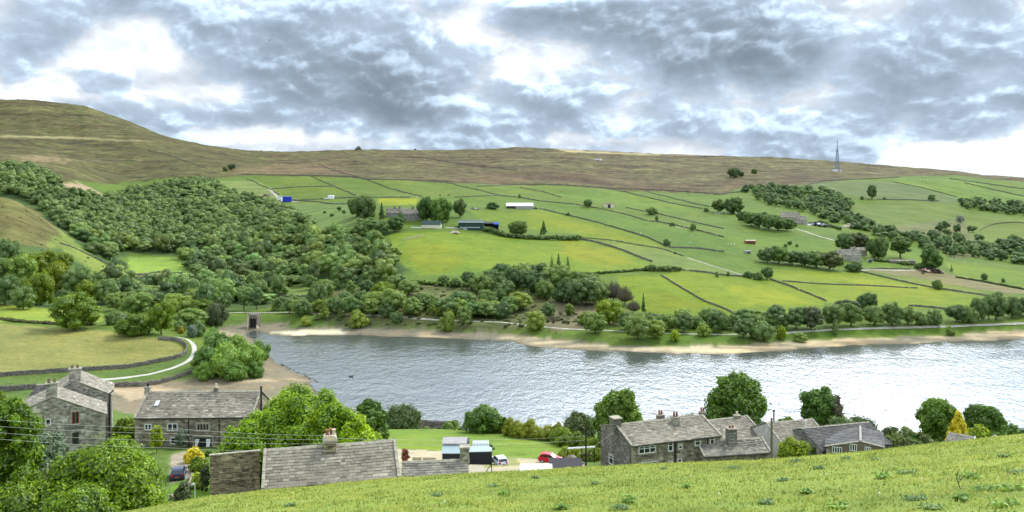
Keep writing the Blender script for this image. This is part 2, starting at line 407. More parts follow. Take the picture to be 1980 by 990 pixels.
M['ashlar'] = simple('dressed_stone', (.31, .285, .22), .9, .1, var=.3, scale=3, bump=.3)
M['ashlar_dark'] = simple('sooty_dressed_stone', (.16, .145, .115), .9, .1, var=.35, scale=3, bump=.3)
M['drystone'] = stone_wall('dry_stone', (.27, .25, .20), (.14, .13, .105), (.03, .03, .025), .5, .2, .3, 1.0)
M['stone_slate'] = slate_mat('stone_slates', [(0, (.12, .105, .08)), (.4, (.20, .178, .138)), (.75, (.27, .245, .19)), (1, (.42, .385, .30))], (.44, .40, .29), .42)
M['stone_slate_grey'] = slate_mat('grey_stone_slates', [(0, (.09, .085, .07)), (.45, (.19, .175, .14)), (.85, (.27, .25, .195)), (1, (.42, .39, .31))], (.42, .40, .30), .45)
M['blue_slate'] = slate_mat('blue_slates', [(0, (.055, .053, .05)), (.5, (.09, .087, .08)), (1, (.145, .14, .125))], (.24, .24, .22), .2)
M['white'] = simple('white_paint', (.78, .78, .76), .5, .4, var=.05)
M['cream'] = simple('cream_boards', (.62, .57, .42), .7, .2, var=.1)
M['terracotta'] = simple('terracotta', (.22, .09, .06), .8, .2, var=.2)
M['pot_buff'] = simple('buff_clay', (.55, .45, .33), .8, .2, var=.2)
M['lead'] = simple('lead', (.16, .17, .18), .6, .4)
M['blackpaint'] = simple('black_paint', (.015, .015, .017), .55, .4, var=.3)  # also colours the panels standing for shade inside openings
M['blackboard'] = simple('black_boards', (.022, .024, .03), .7, .3, var=.3)
M['bluesheet'] = simple('pale_blue_sheeting', (.27, .34, .355), .55, .4, var=.12)
M['greysheet'] = simple('weathered_grey_sheeting', (.30, .285, .27), .8, .2, var=.25)
M['darkfence'] = simple('charcoal_boards', (.055, .052, .055), .8, .2, var=.2)
M['greenpaint'] = simple('dark_green_sheeting', (.018, .045, .034), .6, .3, var=.2)
M['whitesheet'] = simple('white_sheeting', (.70, .72, .72), .5, .3, var=.08)
M['bluepaint'] = simple('blue_paint', (.01, .03, .35), .5, .4)
M['bluetarp'] = simple('blue_tarpaulin', (.02, .13, .48), .6, .3)
M['redpaint'] = simple('red_car_paint', (.50, .012, .025), .45, .25, var=.03)
M['silverpaint'] = simple('silver_car_paint', (.62, .66, .74), .28, .5, var=.03)
M['bluecar'] = simple('dark_blue_car_paint', (.02, .03, .07), .25, .5, var=.03)
M['tyre'] = simple('tyre_rubber', (.018, .018, .018), .8, .2)
M['rim'] = simple('wheel_metal', (.5, .5, .52), .35, .5, metal=.6)
M['redlamp'] = simple('red_lens', (.4, .01, .01), .2, .5)
M['clearlamp'] = simple('clear_lens', (.6, .6, .6), .15, .5)
M['timber'] = simple('weathered_timber', (.17, .135, .095), .9, .1, var=.3, scale=6)
M['timber_dark'] = simple('creosoted_timber', (.035, .028, .022), .85, .1, var=.3, scale=6)
M['timber_pale'] = simple('bare_timber', (.42, .36, .25), .85, .1, var=.25, scale=4)
M['steel'] = simple('galvanised_steel', (.20, .24, .28), .5, .4, metal=.3)
M['wool'] = simple('sheep_wool', (.72, .69, .60), .95, .0, var=.1)
M['cowhide'] = simple('dark_hide', (.03, .025, .022), .8, .1)
M['feather'] = simple('dark_feathers', (.05, .05, .055), .8, .1)
M['redbrown'] = simple('red_brown_paint', (.24, .07, .05), .6, .3)
M['orange'] = simple('orange_paint', (.45, .15, .03), .6, .3)
M['wire'] = simple('aluminium_wire', (.45, .46, .42), .6, .3)
M['curtain'] = simple('white_curtain', (.72, .73, .72), .9, .1)
def glass_mat():
    m, nt, out = newmat('window_glass')
    bsdf(nt, out, (.02, .022, .025), .06, .6); return m
M['glass'] = glass_mat()
def ghglass():
    m, nt, out = newmat('greenhouse_glass')
    bsdf(nt, out, (.42, .52, .50), .2, .5); return m
M['ghglass'] = ghglass()

# ground: the cover colour and its roughness class come from the 'cover' attribute (what grows where);
# everything finer is procedural
def ground_mat():
    m, nt, out = newmat('land_cover')
    a = N(nt, 'ShaderNodeAttribute'); a.attribute_name = 'cover'
    base = a.outputs['Color']; kind = a.outputs['Alpha']     # 0 pasture, .5 rough grass, 1 moor
    tc = N(nt, 'ShaderNodeTexCoord'); o = tc.outputs['Object']
    def nz(sx, sy, sc, det=5, rough=.6, rz=0):
        mp = N(nt, 'ShaderNodeMapping'); mp.inputs['Scale'].default_value = (sx, sy, .3); mp.inputs['Rotation'].default_value = (0, 0, rz)
        L(nt, o, mp.inputs[0]); return noise(nt, mp.outputs[0], sc, det, rough)
    big = nz(1, 1, .012, 5, .6); mid = nz(1, .7, .07, 6, .65); fine = nz(1, 1, .6, 6, .7); vfine = nz(1, 1, 6, 4, .7)
    strk = nz(.35, 1.0, .05, 6, .7, .15); patch = nz(.5, 1, .018, 7, .62, -.1)
    # pasture
    mow = nz(.12, 1.0, .5, 3, .6, .5); rush = nz(1, 1, .16, 5, .72)
    past = mixc(nt, 1.0, base, ramp(nt, mid, [(.25, (.78, .86, .8)), (.5, (1, 1, 1)), (.75, (1.25, 1.12, .9))]), 'MULTIPLY')
    past = mixc(nt, 1.0, past, ramp(nt, big, [(.35, (.85, .9, .95)), (.65, (1.18, 1.08, .95))]), 'MULTIPLY')
    past = mixc(nt, 1.0, past, ramp(nt, mow, [(.35, .90), (.65, 1.09)]), 'MULTIPLY')
    past = mixc(nt, 1.0, past, ramp(nt, rush, [(.32, (.62, .68, .62)), (.43, (.95, .97, .95)), (.6, (1.04, 1.03, 1.0))]), 'MULTIPLY')
    past = mixc(nt, 1.0, past, ramp(nt, fine, [(.25, .82), (.75, 1.18)]), 'MULTIPLY')
    # moor: tussock streaks, heather and bent-grass patches
    m1 = ramp(nt, patch, [(.36, (.045, .028, .018)), (.45, (.095, .070, .032)), (.54, (.10, .098, .034)), (.62, (.135, .125, .046)), (.70, (.21, .17, .075))])
    m2 = mixc(nt, 1.0, m1, ramp(nt, strk, [(.34, .30), (.46, .85), (.56, 1.1), (.70, 1.6)]), 'MULTIPLY')
    moor = mixc(nt, .66, base, m2)
    moor = mixc(nt, 1.0, moor, ramp(nt, mid, [(.32, .55), (.68, 1.4)]), 'MULTIPLY')
    tus = nz(.6, 1, .22, 5, .7)
    moor = mixc(nt, 1.0, moor, ramp(nt, tus, [(.34, .5), (.46, 1.0), (.7, 1.25)]), 'MULTIPLY')
    f = ramp(nt, kind, [(.5, 0), (1, 1)])
    roughg = mixc(nt, 1.0, base, ramp(nt, strk, [(.3, (.5, .58, .5)), (.5, (1, 1, 1)), (.72, (1.5, 1.28, .95))]), 'MULTIPLY')
    roughg = mixc(nt, 1.0, roughg, ramp(nt, fine, [(.25, .65), (.75, 1.35)]), 'MULTIPLY')
    f0 = ramp(nt, kind, [(0, 0), (.5, 1)])
    c = mixc(nt, f0, past, roughg); c = mixc(nt, f, c, moor)
    c = mixc(nt, 1.0, c, ramp(nt, vfine, [(.2, .85), (.8, 1.15)]), 'MULTIPLY')
    h = mth(nt, 'ADD', mth(nt, 'ADD', mth(nt, 'MULTIPLY', fine, .5), mth(nt, 'MULTIPLY', mid, 2.0)), mth(nt, 'MULTIPLY', mth(nt, 'MULTIPLY', strk, 9.0), kind))
    bsdf(nt, out, c, .95, .08, h, .8, .6); return m
M['ground'] = ground_mat()

def water_mat():
    m, nt, out = newmat('reservoir_water')
    tc = N(nt, 'ShaderNodeTexCoord')
    def nz(s, det, rz, sc=(1, 1, 1)):
        mp = N(nt, 'ShaderNodeMapping'); mp.inputs['Scale'].default_value = sc; mp.inputs['Rotation'].default_value = (0, 0, rz)
        L(nt, tc.outputs['Object'], mp.inputs[0]); return noise(nt, mp.outputs[0], s, det, .6, .4)
    a = nz(1.0, 4, R(25), (1, .5, 1)); b = nz(.34, 3, R(-15), (1, .55, 1)); c = nz(.03, 3, 0, (.5, 1, 1))
    h = mth(nt, 'ADD', mth(nt, 'MULTIPLY', a, 1.0), mth(nt, 'MULTIPLY', b, 1.6))
    calm = ramp(nt, c, [(.35, .55), (.65, 1.0)])
    h = mth(nt, 'MULTIPLY', h, calm)
    bs = bsdf(nt, out, (.06, .07, .06), .10, .5, h, 1.0, .17)
    bs.inputs['IOR'].default_value = 1.33
    return m
M['water'] = water_mat()
M['track'] = simple('pale_gravel_track', (.42, .40, .34), .95, .05, var=.12, scale=.8)
M['path'] = simple('earthy_track', (.33, .31, .25), .95, .05, var=.3, scale=.3)
M['gravel'] = simple('yard_gravel', (.30, .275, .225), .95, .05, var=.25, scale=.7)
# ------------------------------------------------------------------ land cover
C = np.zeros((NR, NC, 4)); C[..., :3] = (.088, .135, .033); C[..., 3] = .25
jx = fbm(GX / 6, GY / 6, 3) ; jy = fbm(GX / 6 + 50, GY / 6 + 50, 3)
def paint(P, c, kind=0.0, jit=0.0, ymin=230.0, world=False, soft=0.0):
    W = P if world else world_poly(P, ymin)
    x0, y0 = W.min(0) - 20; x1, y1 = W.max(0) + 20
    s = (GX > x0) & (GX < x1) & (GY > y0) & (GY < y1)
    i = np.where(s); sc = jit * np.maximum(1, GY[i] / 300)
    m = in_poly(GX[i] + jx[i] * sc, GY[i] + jy[i] * sc, W)
    sel = (i[0][m], i[1][m])
    C[sel[0], sel[1], :3] = c; C[sel[0], sel[1], 3] = kind
    return W
# foreground field
fg = GY < 66
C[fg] = (.19, .235, .045, 0)
C[(GY >= 66) & (GY < 235)] = (.085, .135, .03, .3)
# moor: everything beyond the intake wall
MLX = [-700, 0, 120, 240, 380, 440, 480, 530, 700, 865, 1000, 1100, 1183, 1267, 1322, 1400, 1440, 1560, 1640, 1740, 1850, 1980, 2700]
MLP = [345, 345, 352, 352, 345, 343, 339, 340, 347, 354, 357, 359, 366, 368, 372, 376, 362, 358, 347, 342, 338, 352, 360]
mlY = [hit(max(-600, min(2600, a)), b, 560)[1] for a, b in zip(MLX, MLP)]
MY = np.interp(PX, MLX, mlY) + jx * 14
moor = GY > MY
C[moor] = (.092, .074, .032, 1.0)
C[moor & (PX < 520)] = (.074, .073, .025, .9)
G = (.088, .138, .030); G2 = (.094, .136, .030); LIME = (.150, .180, .020); LIME2 = (.118, .165, .021); PALE = (.130, .170, .055)
# left hand side
paint([(-600,378),(0,378),(60,400),(130,455),(200,512),(262,552),(200,560),(60,520),(-600,520)], (.135, .130, .04), .8, 3, 380)
paint([(130,440),(205,508),(262,552),(150,560),(60,500)], (.15, .19, .04), .5, 4, 380)
paint([(-600,570),(0,570),(60,592),(110,598),(200,604),(200,622),(100,630),(0,622),(-600,622)], (.20, .25, .06), 0, 1, 345)
paint([(-600,626),(0,626),(100,633),(205,640),(280,650),(330,660),(352,668),(360,680),(313,700),(250,711),(135,719),(16,727),(-600,745)], (.195, .195, .060), .3, .3, 255)
paint([(248,497),(345,497),(368,530),(300,529),(250,530)], (.17, .25, .07), 0, 1, 480)
paint([(245,530),(370,530),(365,545),(240,540)], (.12, .10, .05), .6, 1, 480)
# wood floor
WOOD = [(-600,330),(60,322),(110,345),(135,370),(190,385),(250,362),(395,348),(440,372),(540,395),(585,430),(640,470),(720,500),(790,520),(760,545),(640,560),(560,585),(520,600),(440,600),(370,600),(365,545),(370,530),(345,497),(248,490),(200,512),(130,455),(60,400),(0,378),(-600,378)]
paint(WOOD, (.055, .09, .028), .5, 3, 420)
paint([(-600,470),(0,470),(120,480),(190,540),(240,590),(100,598),(0,590),(-600,590)], (.06, .10, .03), .5, 3, 380)
paint([(395,350),(520,350),(560,385),(540,400),(450,378),(410,365)], (.135, .175, .05), .35, 2, 600)
# hillside east of the wood
paint([(560,392),(690,392),(700,425),(690,470),(620,450),(585,425)], (.115, .165, .045), .35, 3, 500)
for P in ([(478,340),(526,340),(615,341),(645,360),(525,366),(500,352)], [(526,367),(642,362),(690,380),(625,387),(560,384),(540,376)],
          [(602,341),(683,343),(723,354),(795,379),(690,378),(647,361)], [(690,345),(804,350),(862,354),(919,366),(961,379),(878,383),(817,381),(761,367)]):
    paint(P, G2, 0, 0, 600)
paint([(730,384),(808,384),(808,396),(735,398)], (.19, .22, .022), 0, 1, 600)
paint([(820,383),(961,380),(1044,390),(1040,398),(960,400),(900,398)], G, 0, 0, 600)
paint([(922,362),(1005,358),(1100,361),(1183,367),(1253,383),(1358,405),(1340,432),(1250,426),(1161,403),(1086,392),(1005,381)], G2, 0, 0, 600)
paint([(1050,371),(1183,368),(1358,405),(1305,412),(1211,402),(1086,382)], (.10, .155, .032), 0, 0, 600)
paint([(1044,390),(1117,397),(1211,416),(1350,447),(1400,460),(1465,475),(1440,500),(1350,482),(1294,479),(1253,460),(1161,432),(1060,405)], (.085, .14, .028), 0, 0, 600)
paint([(905,405),(980,410),(1044,405),(1161,433),(1253,461),(1294,479),(1239,475),(1122,461),(1119,452),(990,438),(930,425)], LIME2, 0, 0, 560)
paint([(1010,410),(1100,425),(1240,466),(1200,468),(1080,440)], LIME, 0, 3, 560)
paint([(1122,461),(1239,475),(1290,482),(1364,510),(1435,533),(1317,523),(1265,512),(1197,483)], PALE, 0, 0, 440)
BIG = paint([(752,452),(830,447),(970,456),(1119,463),(1197,483),(1261,509),(1245,522),(1100,529),(1060,520),(960,522),(880,533),(810,532),(778,512),(762,480)], (.125, .180, .026), 0, 1, 440)
paint([(780,480),(860,470),(900,500),(870,528),(810,528)], LIME, 0, 6, 440)
paint([(1090,462),(1190,485),(1240,508),(1160,515),(1080,490)], (.170, .190, .022), 0, 6, 440)
paint([(1195,533),(1278,533),(1322,560),(1361,583),(1427,611),(1250,612),(1200,575)], (.125, .178, .02), 0, .5, 385)
paint([(1240,560),(1320,575),(1380,600),(1260,604)], LIME, 0, 5, 385)
paint([(1280,532),(1317,524),(1400,533),(1489,541),(1525,553),(1598,583),(1580,604),(1470,611),(1427,611),(1361,583)], (.135, .180, .02), 0, .5, 385)
paint([(1400,550),(1500,556),(1560,585),(1440,590)], (.18, .21, .02), 0, 6, 385)
paint([(1435,517),(1500,521),(1600,527),(1668,526),(1759,548),(1865,567),(1919,576),(1890,592),(1756,596),(1600,585),(1525,553),(1489,541)], (.135, .180, .02), 0, .5, 385)
paint([(1668,538),(1760,550),(1870,570),(1820,582),(1640,560)], (.165, .195, .02), 0, 6, 385)
paint([(1300,484),(1400,490),(1470,506),(1500,520),(1435,532),(1364,510)], G, 0, 0, 440)
paint([(1400,460),(1465,455),(1616,466),(1640,480),(1620,500),(1500,480),(1430,480)], (.095, .15, .032), 0, 1, 480)
paint([(1640,395),(1759,388),(1816,390),(1850,405),(1860,420),(1790,430),(1700,430),(1650,415)], (.098, .135, .04), .25, 2, 700)
paint([(1556,361),(1586,352),(1638,349),(1728,352),(1850,382),(1850,392),(1700,385),(1640,378)], (.09, .12, .04), .35, 1, 900)
paint([(1728,351),(1738,343),(1835,346),(1895,354),(1925,368),(1980,381),(2300,420),(1980,398),(1850,384),(1789,365)], (.10, .155, .035), 0, 0, 900)
paint([(1835,346),(1900,345),(1980,352),(2400,360),(2400,390),(1980,366),(1895,354)], (.09, .135, .035), 0, 0, 1100)
paint([(1860,418),(1980,425),(2300,440),(2300,520),(1980,480),(1900,470),(1895,445),(1860,432)], (.11, .145, .038), .2, 2, 600)
paint([(1680,440),(1860,425),(1895,470),(1980,490),(1850,500),(1800,480),(1720,460)], (.12, .135, .05), .7, 5, 600)
paint([(1620,455),(1760,460),(1830,490),(1800,510),(1640,500)], (.10, .155, .03), 0, 1, 560)
paint([(1820,503),(1980,525),(2300,550),(2300,600),(1980,558),(1850,533)], (.115, .165, .028), 0, 1, 480)
paint([(1668,521),(1759,520),(1800,525),(1900,542),(1980,557),(2300,590),(2300,612),(1980,573),(1850,552),(1740,534)], (.165, .145, .10), .25, 1, 480)
paint([(1707,534),(1760,534),(1850,553),(1980,577),(2300,615),(2300,640),(1919,578),(1804,558)], (.12, .155, .04), 0, .5, 440)
paint([(1668,508),(1745,508),(1760,520),(1672,522)], (.105, .165, .035), 0, 0, 480)
# heather and bare patches on the moor
paint([(1010,338),(1150,336),(1300,352),(1395,374),(1320,370),(1183,364),(1100,352)], (.085, .05, .032), .85, 20, 900)
paint([(860,345),(960,335),(1060,350),(1000,356),(900,352)], (.14, .09, .05), .9, 20, 900)
paint([(470,322),(560,318),(640,320),(680,335),(560,336),(440,338)], (.15, .105, .058), .8, 12, 900)
paint([(0,262),(120,263),(250,270),(330,276),(250,273),(120,268),(0,266)], (.22, .19, .09), .35, 1, 1400)
paint([(1070,288),(1250,297),(1350,301),(1250,300),(1100,294)], (.30, .26, .13), .4, 1, 1400)
paint([(30,300),(120,300),(130,314),(40,316)], (.24, .18, .10), .8, 12, 1000)
paint([(108,356),(150,352),(188,368),(196,384),(150,386),(118,376)], (.27, .205, .13), .3, 4, 600)
# rough bank between woods and water
paint([(640,560),(800,550),(960,555),(1060,575),(1200,590),(1250,620),(1250,645),(1000,645),(800,630),(620,628)], (.105, .125, .045), .75, 4, 365)
paint([(1060,585),(1160,585),(1190,620),(1120,640),(1050,640)], (.15, .13, .075), .7, 4, 355)
paint([(530,545),(640,548),(640,570),(525,573)], (.14, .19, .05), .3, 2, 440)
# embankment grass along the track
paint([(1250,640),(1400,648),(1519,645),(1622,638),(1828,633),(1980,627),(2500,615),(2500,632),(1980,640),(1744,650),(1600,656),(1500,664),(1240,662)], (.085, .145, .032), .2, .5, 330)
# near village: lawns, yards
paint([(700,832),(760,826),(890,832),(980,842),(1090,862),(1120,880),(1085,887),(1040,888),(960,885),(860,872),(790,868),(745,868),(700,870)], (.140, .205, .03), 0, .2, 100)
paint([(755,868),(860,872),(960,884),(1040,888),(1120,882),(1135,905),(1135,930),(960,930),(755,930)], (.33, .30, .225), .1, .3, 78)
paint([(940,886),(1000,884),(1010,900),(940,905)], (.20, .22, .09), .1, .5, 78)
paint([(330,930),(410,925),(410,975),(330,975)], (.11, .20, .02), 0, 0, 76)
paint([(330,880),(370,870),(372,925),(330,935)], (.25, .22, .18), .1, 0, 76)
# shore: mud and sand by distance from the water's edge, and the drained inlet on the near left
n1 = fbm(GX / 12, GY / 7, 4)
leftfac = smooth((1050 - PX) / 400)
sandw = np.where(GY > 300, 11 + 5 * n1 + 3 * leftfac, 10)
shore = (LD < sandw) & (GY > 180) & (Z < 1.75 + .5 * leftfac)
flat = (GY > 215) & (GY < 300) & (PX < 640) & (Z < 2.0)
sand = np.array((.52, .42, .27)); mud = np.array((.18, .155, .108)); wet = np.array((.085, .072, .052))
k = smooth((fbm(GX / 18, GY / 3.0, 4) + .25 - .45 * leftfac) * 2.2)[..., None]
sc = mud * (1 - k) + sand * k
sc = np.where((LD < 1.6 + 2 * n1)[..., None], sc * .55 + wet * .45, sc)
s = shore | flat
C[s, :3] = sc[s]; C[s, 3] = .12
paint([(512,645),(560,640),(600,637),(680,641),(660,647),(560,648)], (.62, .54, .38), 0, 1.5, 330)
paint([(210,752),(300,746),(345,752),(300,765),(250,775)], (.36, .28, .19), .1, 1, 232)
lake_sub = LD < -.5
C[lake_sub, :3] = (.05, .045, .035)
past = (C[..., 3] < .3) & (GY > 300) & ~shore
C[past, :3] *= (.97, .98, .66)
# gentle blend of cell colours
for _ in range(1):
    C[1:-1, 1:-1, :] = (C[1:-1, 1:-1] * 2 + C[:-2, 1:-1] + C[2:, 1:-1] + C[1:-1, :-2] + C[1:-1, 2:]) / 6

ii = np.arange(NR - 1)[:, None] * NC + np.arange(NC - 1)[None, :]
quads = np.stack([ii, ii + 1, ii + NC + 1, ii + NC], -1).reshape(-1, 4)
me = mesh_np('terrain', np.stack([GX, GY, Z], -1).reshape(-1, 3), quads, mats=[M['ground']], smooth=True)
a = me.attributes.new('cover', 'FLOAT_COLOR', 'POINT'); a.data.foreach_set('color', C.reshape(-1).astype(np.float32))
tag(obj('terrain', me), kind='structure')

# reservoir
wq = [(-300, 180), (900, 180), (900, 470), (-300, 470)]
wb = MB(); wb.poly([(x, y, 0.0) for x, y in wq])
tag(wb.build('water', M['water']), kind='structure')

# tracks: thin draped strips
def strip(name, P, w, mat, lift=.12, ymin=230, step=6, world=False, edge=.25):
    W = np.array(P, float) if world else world_line(P, ymin, step)
    # resample
    seg = np.r_[0, np.cumsum(np.hypot(*np.diff(W, axis=0).T))]; n = max(4, int(seg[-1] / 2.5))
    s = np.linspace(0, seg[-1], n); x = np.interp(s, seg, W[:, 0]); y = np.interp(s, seg, W[:, 1])
    tx = np.gradient(x); ty = np.gradient(y); l = np.hypot(tx, ty) + 1e-9; nx, ny = -ty / l, tx / l
    rows = []
    for o in np.linspace(-1, 1, 5):
        ww = w / 2 * o * (1 + edge * fbm(s / 5 + o * 9, s * 0 + 3, 2))
        px, py = x + nx * ww, y + ny * ww; rows.append(np.stack([px, py, np.maximum(gz(px, py), gz(x, y) - .25) + lift * (1 if abs(o) < .9 else .2)], -1))
    V = np.stack(rows, 1).reshape(-1, 3); i = np.arange(n - 1)[:, None] * 5 + np.arange(4)[None]
    q = np.stack([i, i + 5, i + 6, i + 1], -1).reshape(-1, 4)
    return tag(obj(name, mesh_np(name, V, q, mats=[mat], smooth=True)), kind='structure')
strip('track', [(10,749),(60,746),(110,744),(170,737),(232,732),(290,724),(335,712),(362,700),(377,684),(376,668),(362,656),(344,652)], 1.6, M['track'], .12, 248, 6)
strip('track', [(420,606),(455,604),(500,605),(560,604),(640,608),(708,609),(760,612),(789,615),(849,619),(914,621),(967,623),(1030,630),(1090,636),(1169,639),(1210,641),(1260,644),(1330,646),(1400,647),(1519,644),(1560,641),(1622,637),(1700,635),(1828,632),(1900,629),(1980,626),(2150,622)], 1.8, M['path'], .15, 335, 10)
strip('track', [(1538,442),(1556,447),(1574,454),(1595,460),(1616,466)], 3.0, M['path'], .25, 560)
strip('track', [(1330,499),(1364,510),(1400,521),(1435,532)], 1.6, M['path'], .25, 440)
strip('track', [(1662,524),(1680,521),(1720,523),(1768,523)], 3.0, M['path'], .25, 480)
strip('track', [(520,366),(531,376),(545,388),(578,391)], 3.5, M['path'], .3, 600)
strip('track', [(860,440),(890,442),(935,442),(965,441)], 4.0, M['gravel'], .3, 560)

# ------------------------------------------------------------------ camera
cam = bpy.data.cameras.new('camera'); co = link(bpy.data.objects.new('camera', cam))
co.location = (0, 0, CAMZ); co.rotation_euler = (R(90), 0, 0)
cam.sensor_width = 36; cam.lens = 36 * F / 1980; cam.shift_y = -(495 - HZ) / 1980
cam.clip_end = 20000; cam.clip_start = .1
scene.camera = co

# ------------------------------------------------------------------ light
SAZ, SEL = 46.0, 48.0
sun = bpy.data.lights.new('sun', 'SUN'); sun.energy = 3.3; sun.angle = R(10); sun.color = (1, .96, .88)
so = link(bpy.data.objects.new('sun', sun)); so.rotation_euler = (R(90 - SEL), 0, R(180 - SAZ))
scene.view_settings.view_transform = 'Standard'; scene.view_settings.look = 'None'
scene.view_settings.exposure = 0.10; scene.view_settings.gamma = 1.0; scene.view_settings.use_curve_mapping = False

wd = bpy.data.worlds.new('World'); scene.world = wd; wd.use_nodes = True
nt = wd.node_tree; nt.nodes.clear()
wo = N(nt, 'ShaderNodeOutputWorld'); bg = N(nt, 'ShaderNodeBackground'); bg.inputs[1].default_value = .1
wd.cycles.sampling_method = 'MANUAL'; wd.cycles.sample_map_resolution = 512
L(nt, bg.outputs[0], wo.inputs[0])
sky = N(nt, 'ShaderNodeTexSky', sky_type='NISHITA', sun_disc=False, sun_elevation=R(SEL), sun_rotation=R(SAZ))
tc = N(nt, 'ShaderNodeTexCoord'); sp = N(nt, 'ShaderNodeSeparateXYZ'); L(nt, tc.outputs['Generated'], sp.inputs[0])
dx, dy, dz = sp.outputs
cb = N(nt, 'ShaderNodeCombineXYZ'); L(nt, dx, cb.inputs[0]); L(nt, dy, cb.inputs[1]); L(nt, mth(nt, 'MULTIPLY', mth(nt, 'POWER', mth(nt, 'MAXIMUM', dz, 0.0), .9), 1.35), cb.inputs[2])
P0 = cb.outputs[0]
def wn(sc, det, rough, off=(0, 0, 0), stretch=(1, 1, 1), dist=0.0):
    mp = N(nt, 'ShaderNodeMapping'); mp.inputs['Location'].default_value = off; mp.inputs['Scale'].default_value = stretch; L(nt, P0, mp.inputs[0])
    return noise(nt, mp.outputs[0], sc, det, rough, dist)
# cloud thickness, and the same field looked up a little higher (gives lit tops and shaded bases)
warp = N(nt, 'ShaderNodeTexNoise'); warp.inputs['Scale'].default_value = 9; warp.inputs['Detail'].default_value = 4; L(nt, P0, warp.inputs['Vector'])
wv = N(nt, 'ShaderNodeVectorMath', operation='MULTIPLY_ADD'); L(nt, warp.outputs['Color'], wv.inputs[0]); wv.inputs[1].default_value = (.085, .085, .05); L(nt, P0, wv.inputs[2]); PW = wv.outputs[0]
def vor(vec, sc, off, det):
    mp = N(nt, 'ShaderNodeMapping'); mp.inputs['Location'].default_value = off; mp.inputs['Scale'].default_value = (1, 1, 1.1); L(nt, vec, mp.inputs[0])
    v = N(nt, 'ShaderNodeTexVoronoi'); v.feature = 'F1'; v.normalize = True; v.inputs['Scale'].default_value = sc; v.inputs['Detail'].default_value = det; v.inputs['Roughness'].default_value = .52; v.inputs['Lacunarity'].default_value = 2.1; 
    L(nt, mp.outputs[0], v.inputs['Vector']); return v.outputs['Distance']
def cloud(off):
    big = wn(4.2, 5, .5, (3.2 + off[0], 1.3, off[1]), (1, 1, 1.25), .2)
    pf = mth(nt, 'MULTIPLY', mth(nt, 'SUBTRACT', VM, vor(PW, 9.0, (off[0], 0, off[1] * 1.1), 4.0)), VA)
    return big, pf
VM, VA = .292, .82
bigA, bilA = cloud((0, 0)); bigB, bilB = cloud((.004, .013))
tA = mth(nt, 'ADD', bigA, bilA); tB = mth(nt, 'ADD', bigB, bilB)
fineA = wn(14, 6, .6, (8, 2, 0), (1, 1, 1.5), .3)
# large masses of the cloud cover by compass bearing (x/y) and height (z/y) above the horizon
yy = mth(nt, 'MAXIMUM', dy, .05)
az = mth(nt, 'DIVIDE', dx, yy); el = mth(nt, 'DIVIDE', dz, yy)
wobx = mth(nt, 'MULTIPLY', mth(nt, 'SUBTRACT', fineA, .5), .10); azw = mth(nt, 'ADD', az, wobx); elw = mth(nt, 'ADD', el, mth(nt, 'MULTIPLY', mth(nt, 'SUBTRACT', tA, .5), .10))
def blob(px, py, wx, wy, amp):
    a = mth(nt, 'DIVIDE', mth(nt, 'SUBTRACT', azw, (px - CX) / F), wx / F); b = mth(nt, 'DIVIDE', mth(nt, 'SUBTRACT', elw, (HZ - py) / F), wy / F)
    q = mth(nt, 'ADD', mth(nt, 'MULTIPLY', a, a), mth(nt, 'MULTIPLY', b, b))
    return mth(nt, 'MULTIPLY', mth(nt, 'POWER', 2.718, mth(nt, 'MULTIPLY', q, -1.0)), amp)
BL = [(300,85,115,58,-.33),(450,175,60,26,-.16),(80,178,260,16,-.16),(1860,310,170,28,-.55),(560,265,300,20,-.16),(380,230,120,16,.06),(1150,270,150,12,-.10),(880,55,50,40,-.12),(1010,130,60,40,-.10),(1400,60,200,75,.22),(660,130,190,75,.16),(1720,190,230,70,.14),(60,90,130,60,.12),(1130,215,330,45,.10),(1480,120,160,60,.08),
      (1180,30,150,50,.16),(250,235,120,18,.06),(1900,60,160,90,.12),(1800,-400,900,190,-.36),(500,-420,700,180,-.12),(700,205,130,30,.14),(1560,245,300,22,.08)]  # the two masses above the frame thin unseen cloud, added to brighten the water
mac = None
for b_ in BL:
    o_ = blob(*b_); mac = o_ if mac is None else mth(nt, 'ADD', mac, o_)
dens = mth(nt, 'ADD', tA, mac)
shade = ramp(nt, dens, [(.34, (1.33, 1.38, 1.44)), (.43, (.95, 1.0, 1.06)), (.49, (.68, .80, .92)), (.57, (.54, .645, .76)), (.68, (.42, .51, .60)), (.85, (.32, .385, .45))])
edge = mth(nt, 'SUBTRACT', tB, tA)
lit = ramp(nt, mth(nt, 'ADD', mth(nt, 'MULTIPLY', edge, -4.6), .5), [(.2, .82), (.5, .98), (.64, 1.22), (.8, 1.75), (1, 2.3)])
shade = mixc(nt, 1.0, shade, lit, 'MULTIPLY')
shade = mixc(nt, 1.0, shade, ramp(nt, fineA, [(.3, .92), (.7, 1.08)]), 'MULTIPLY')
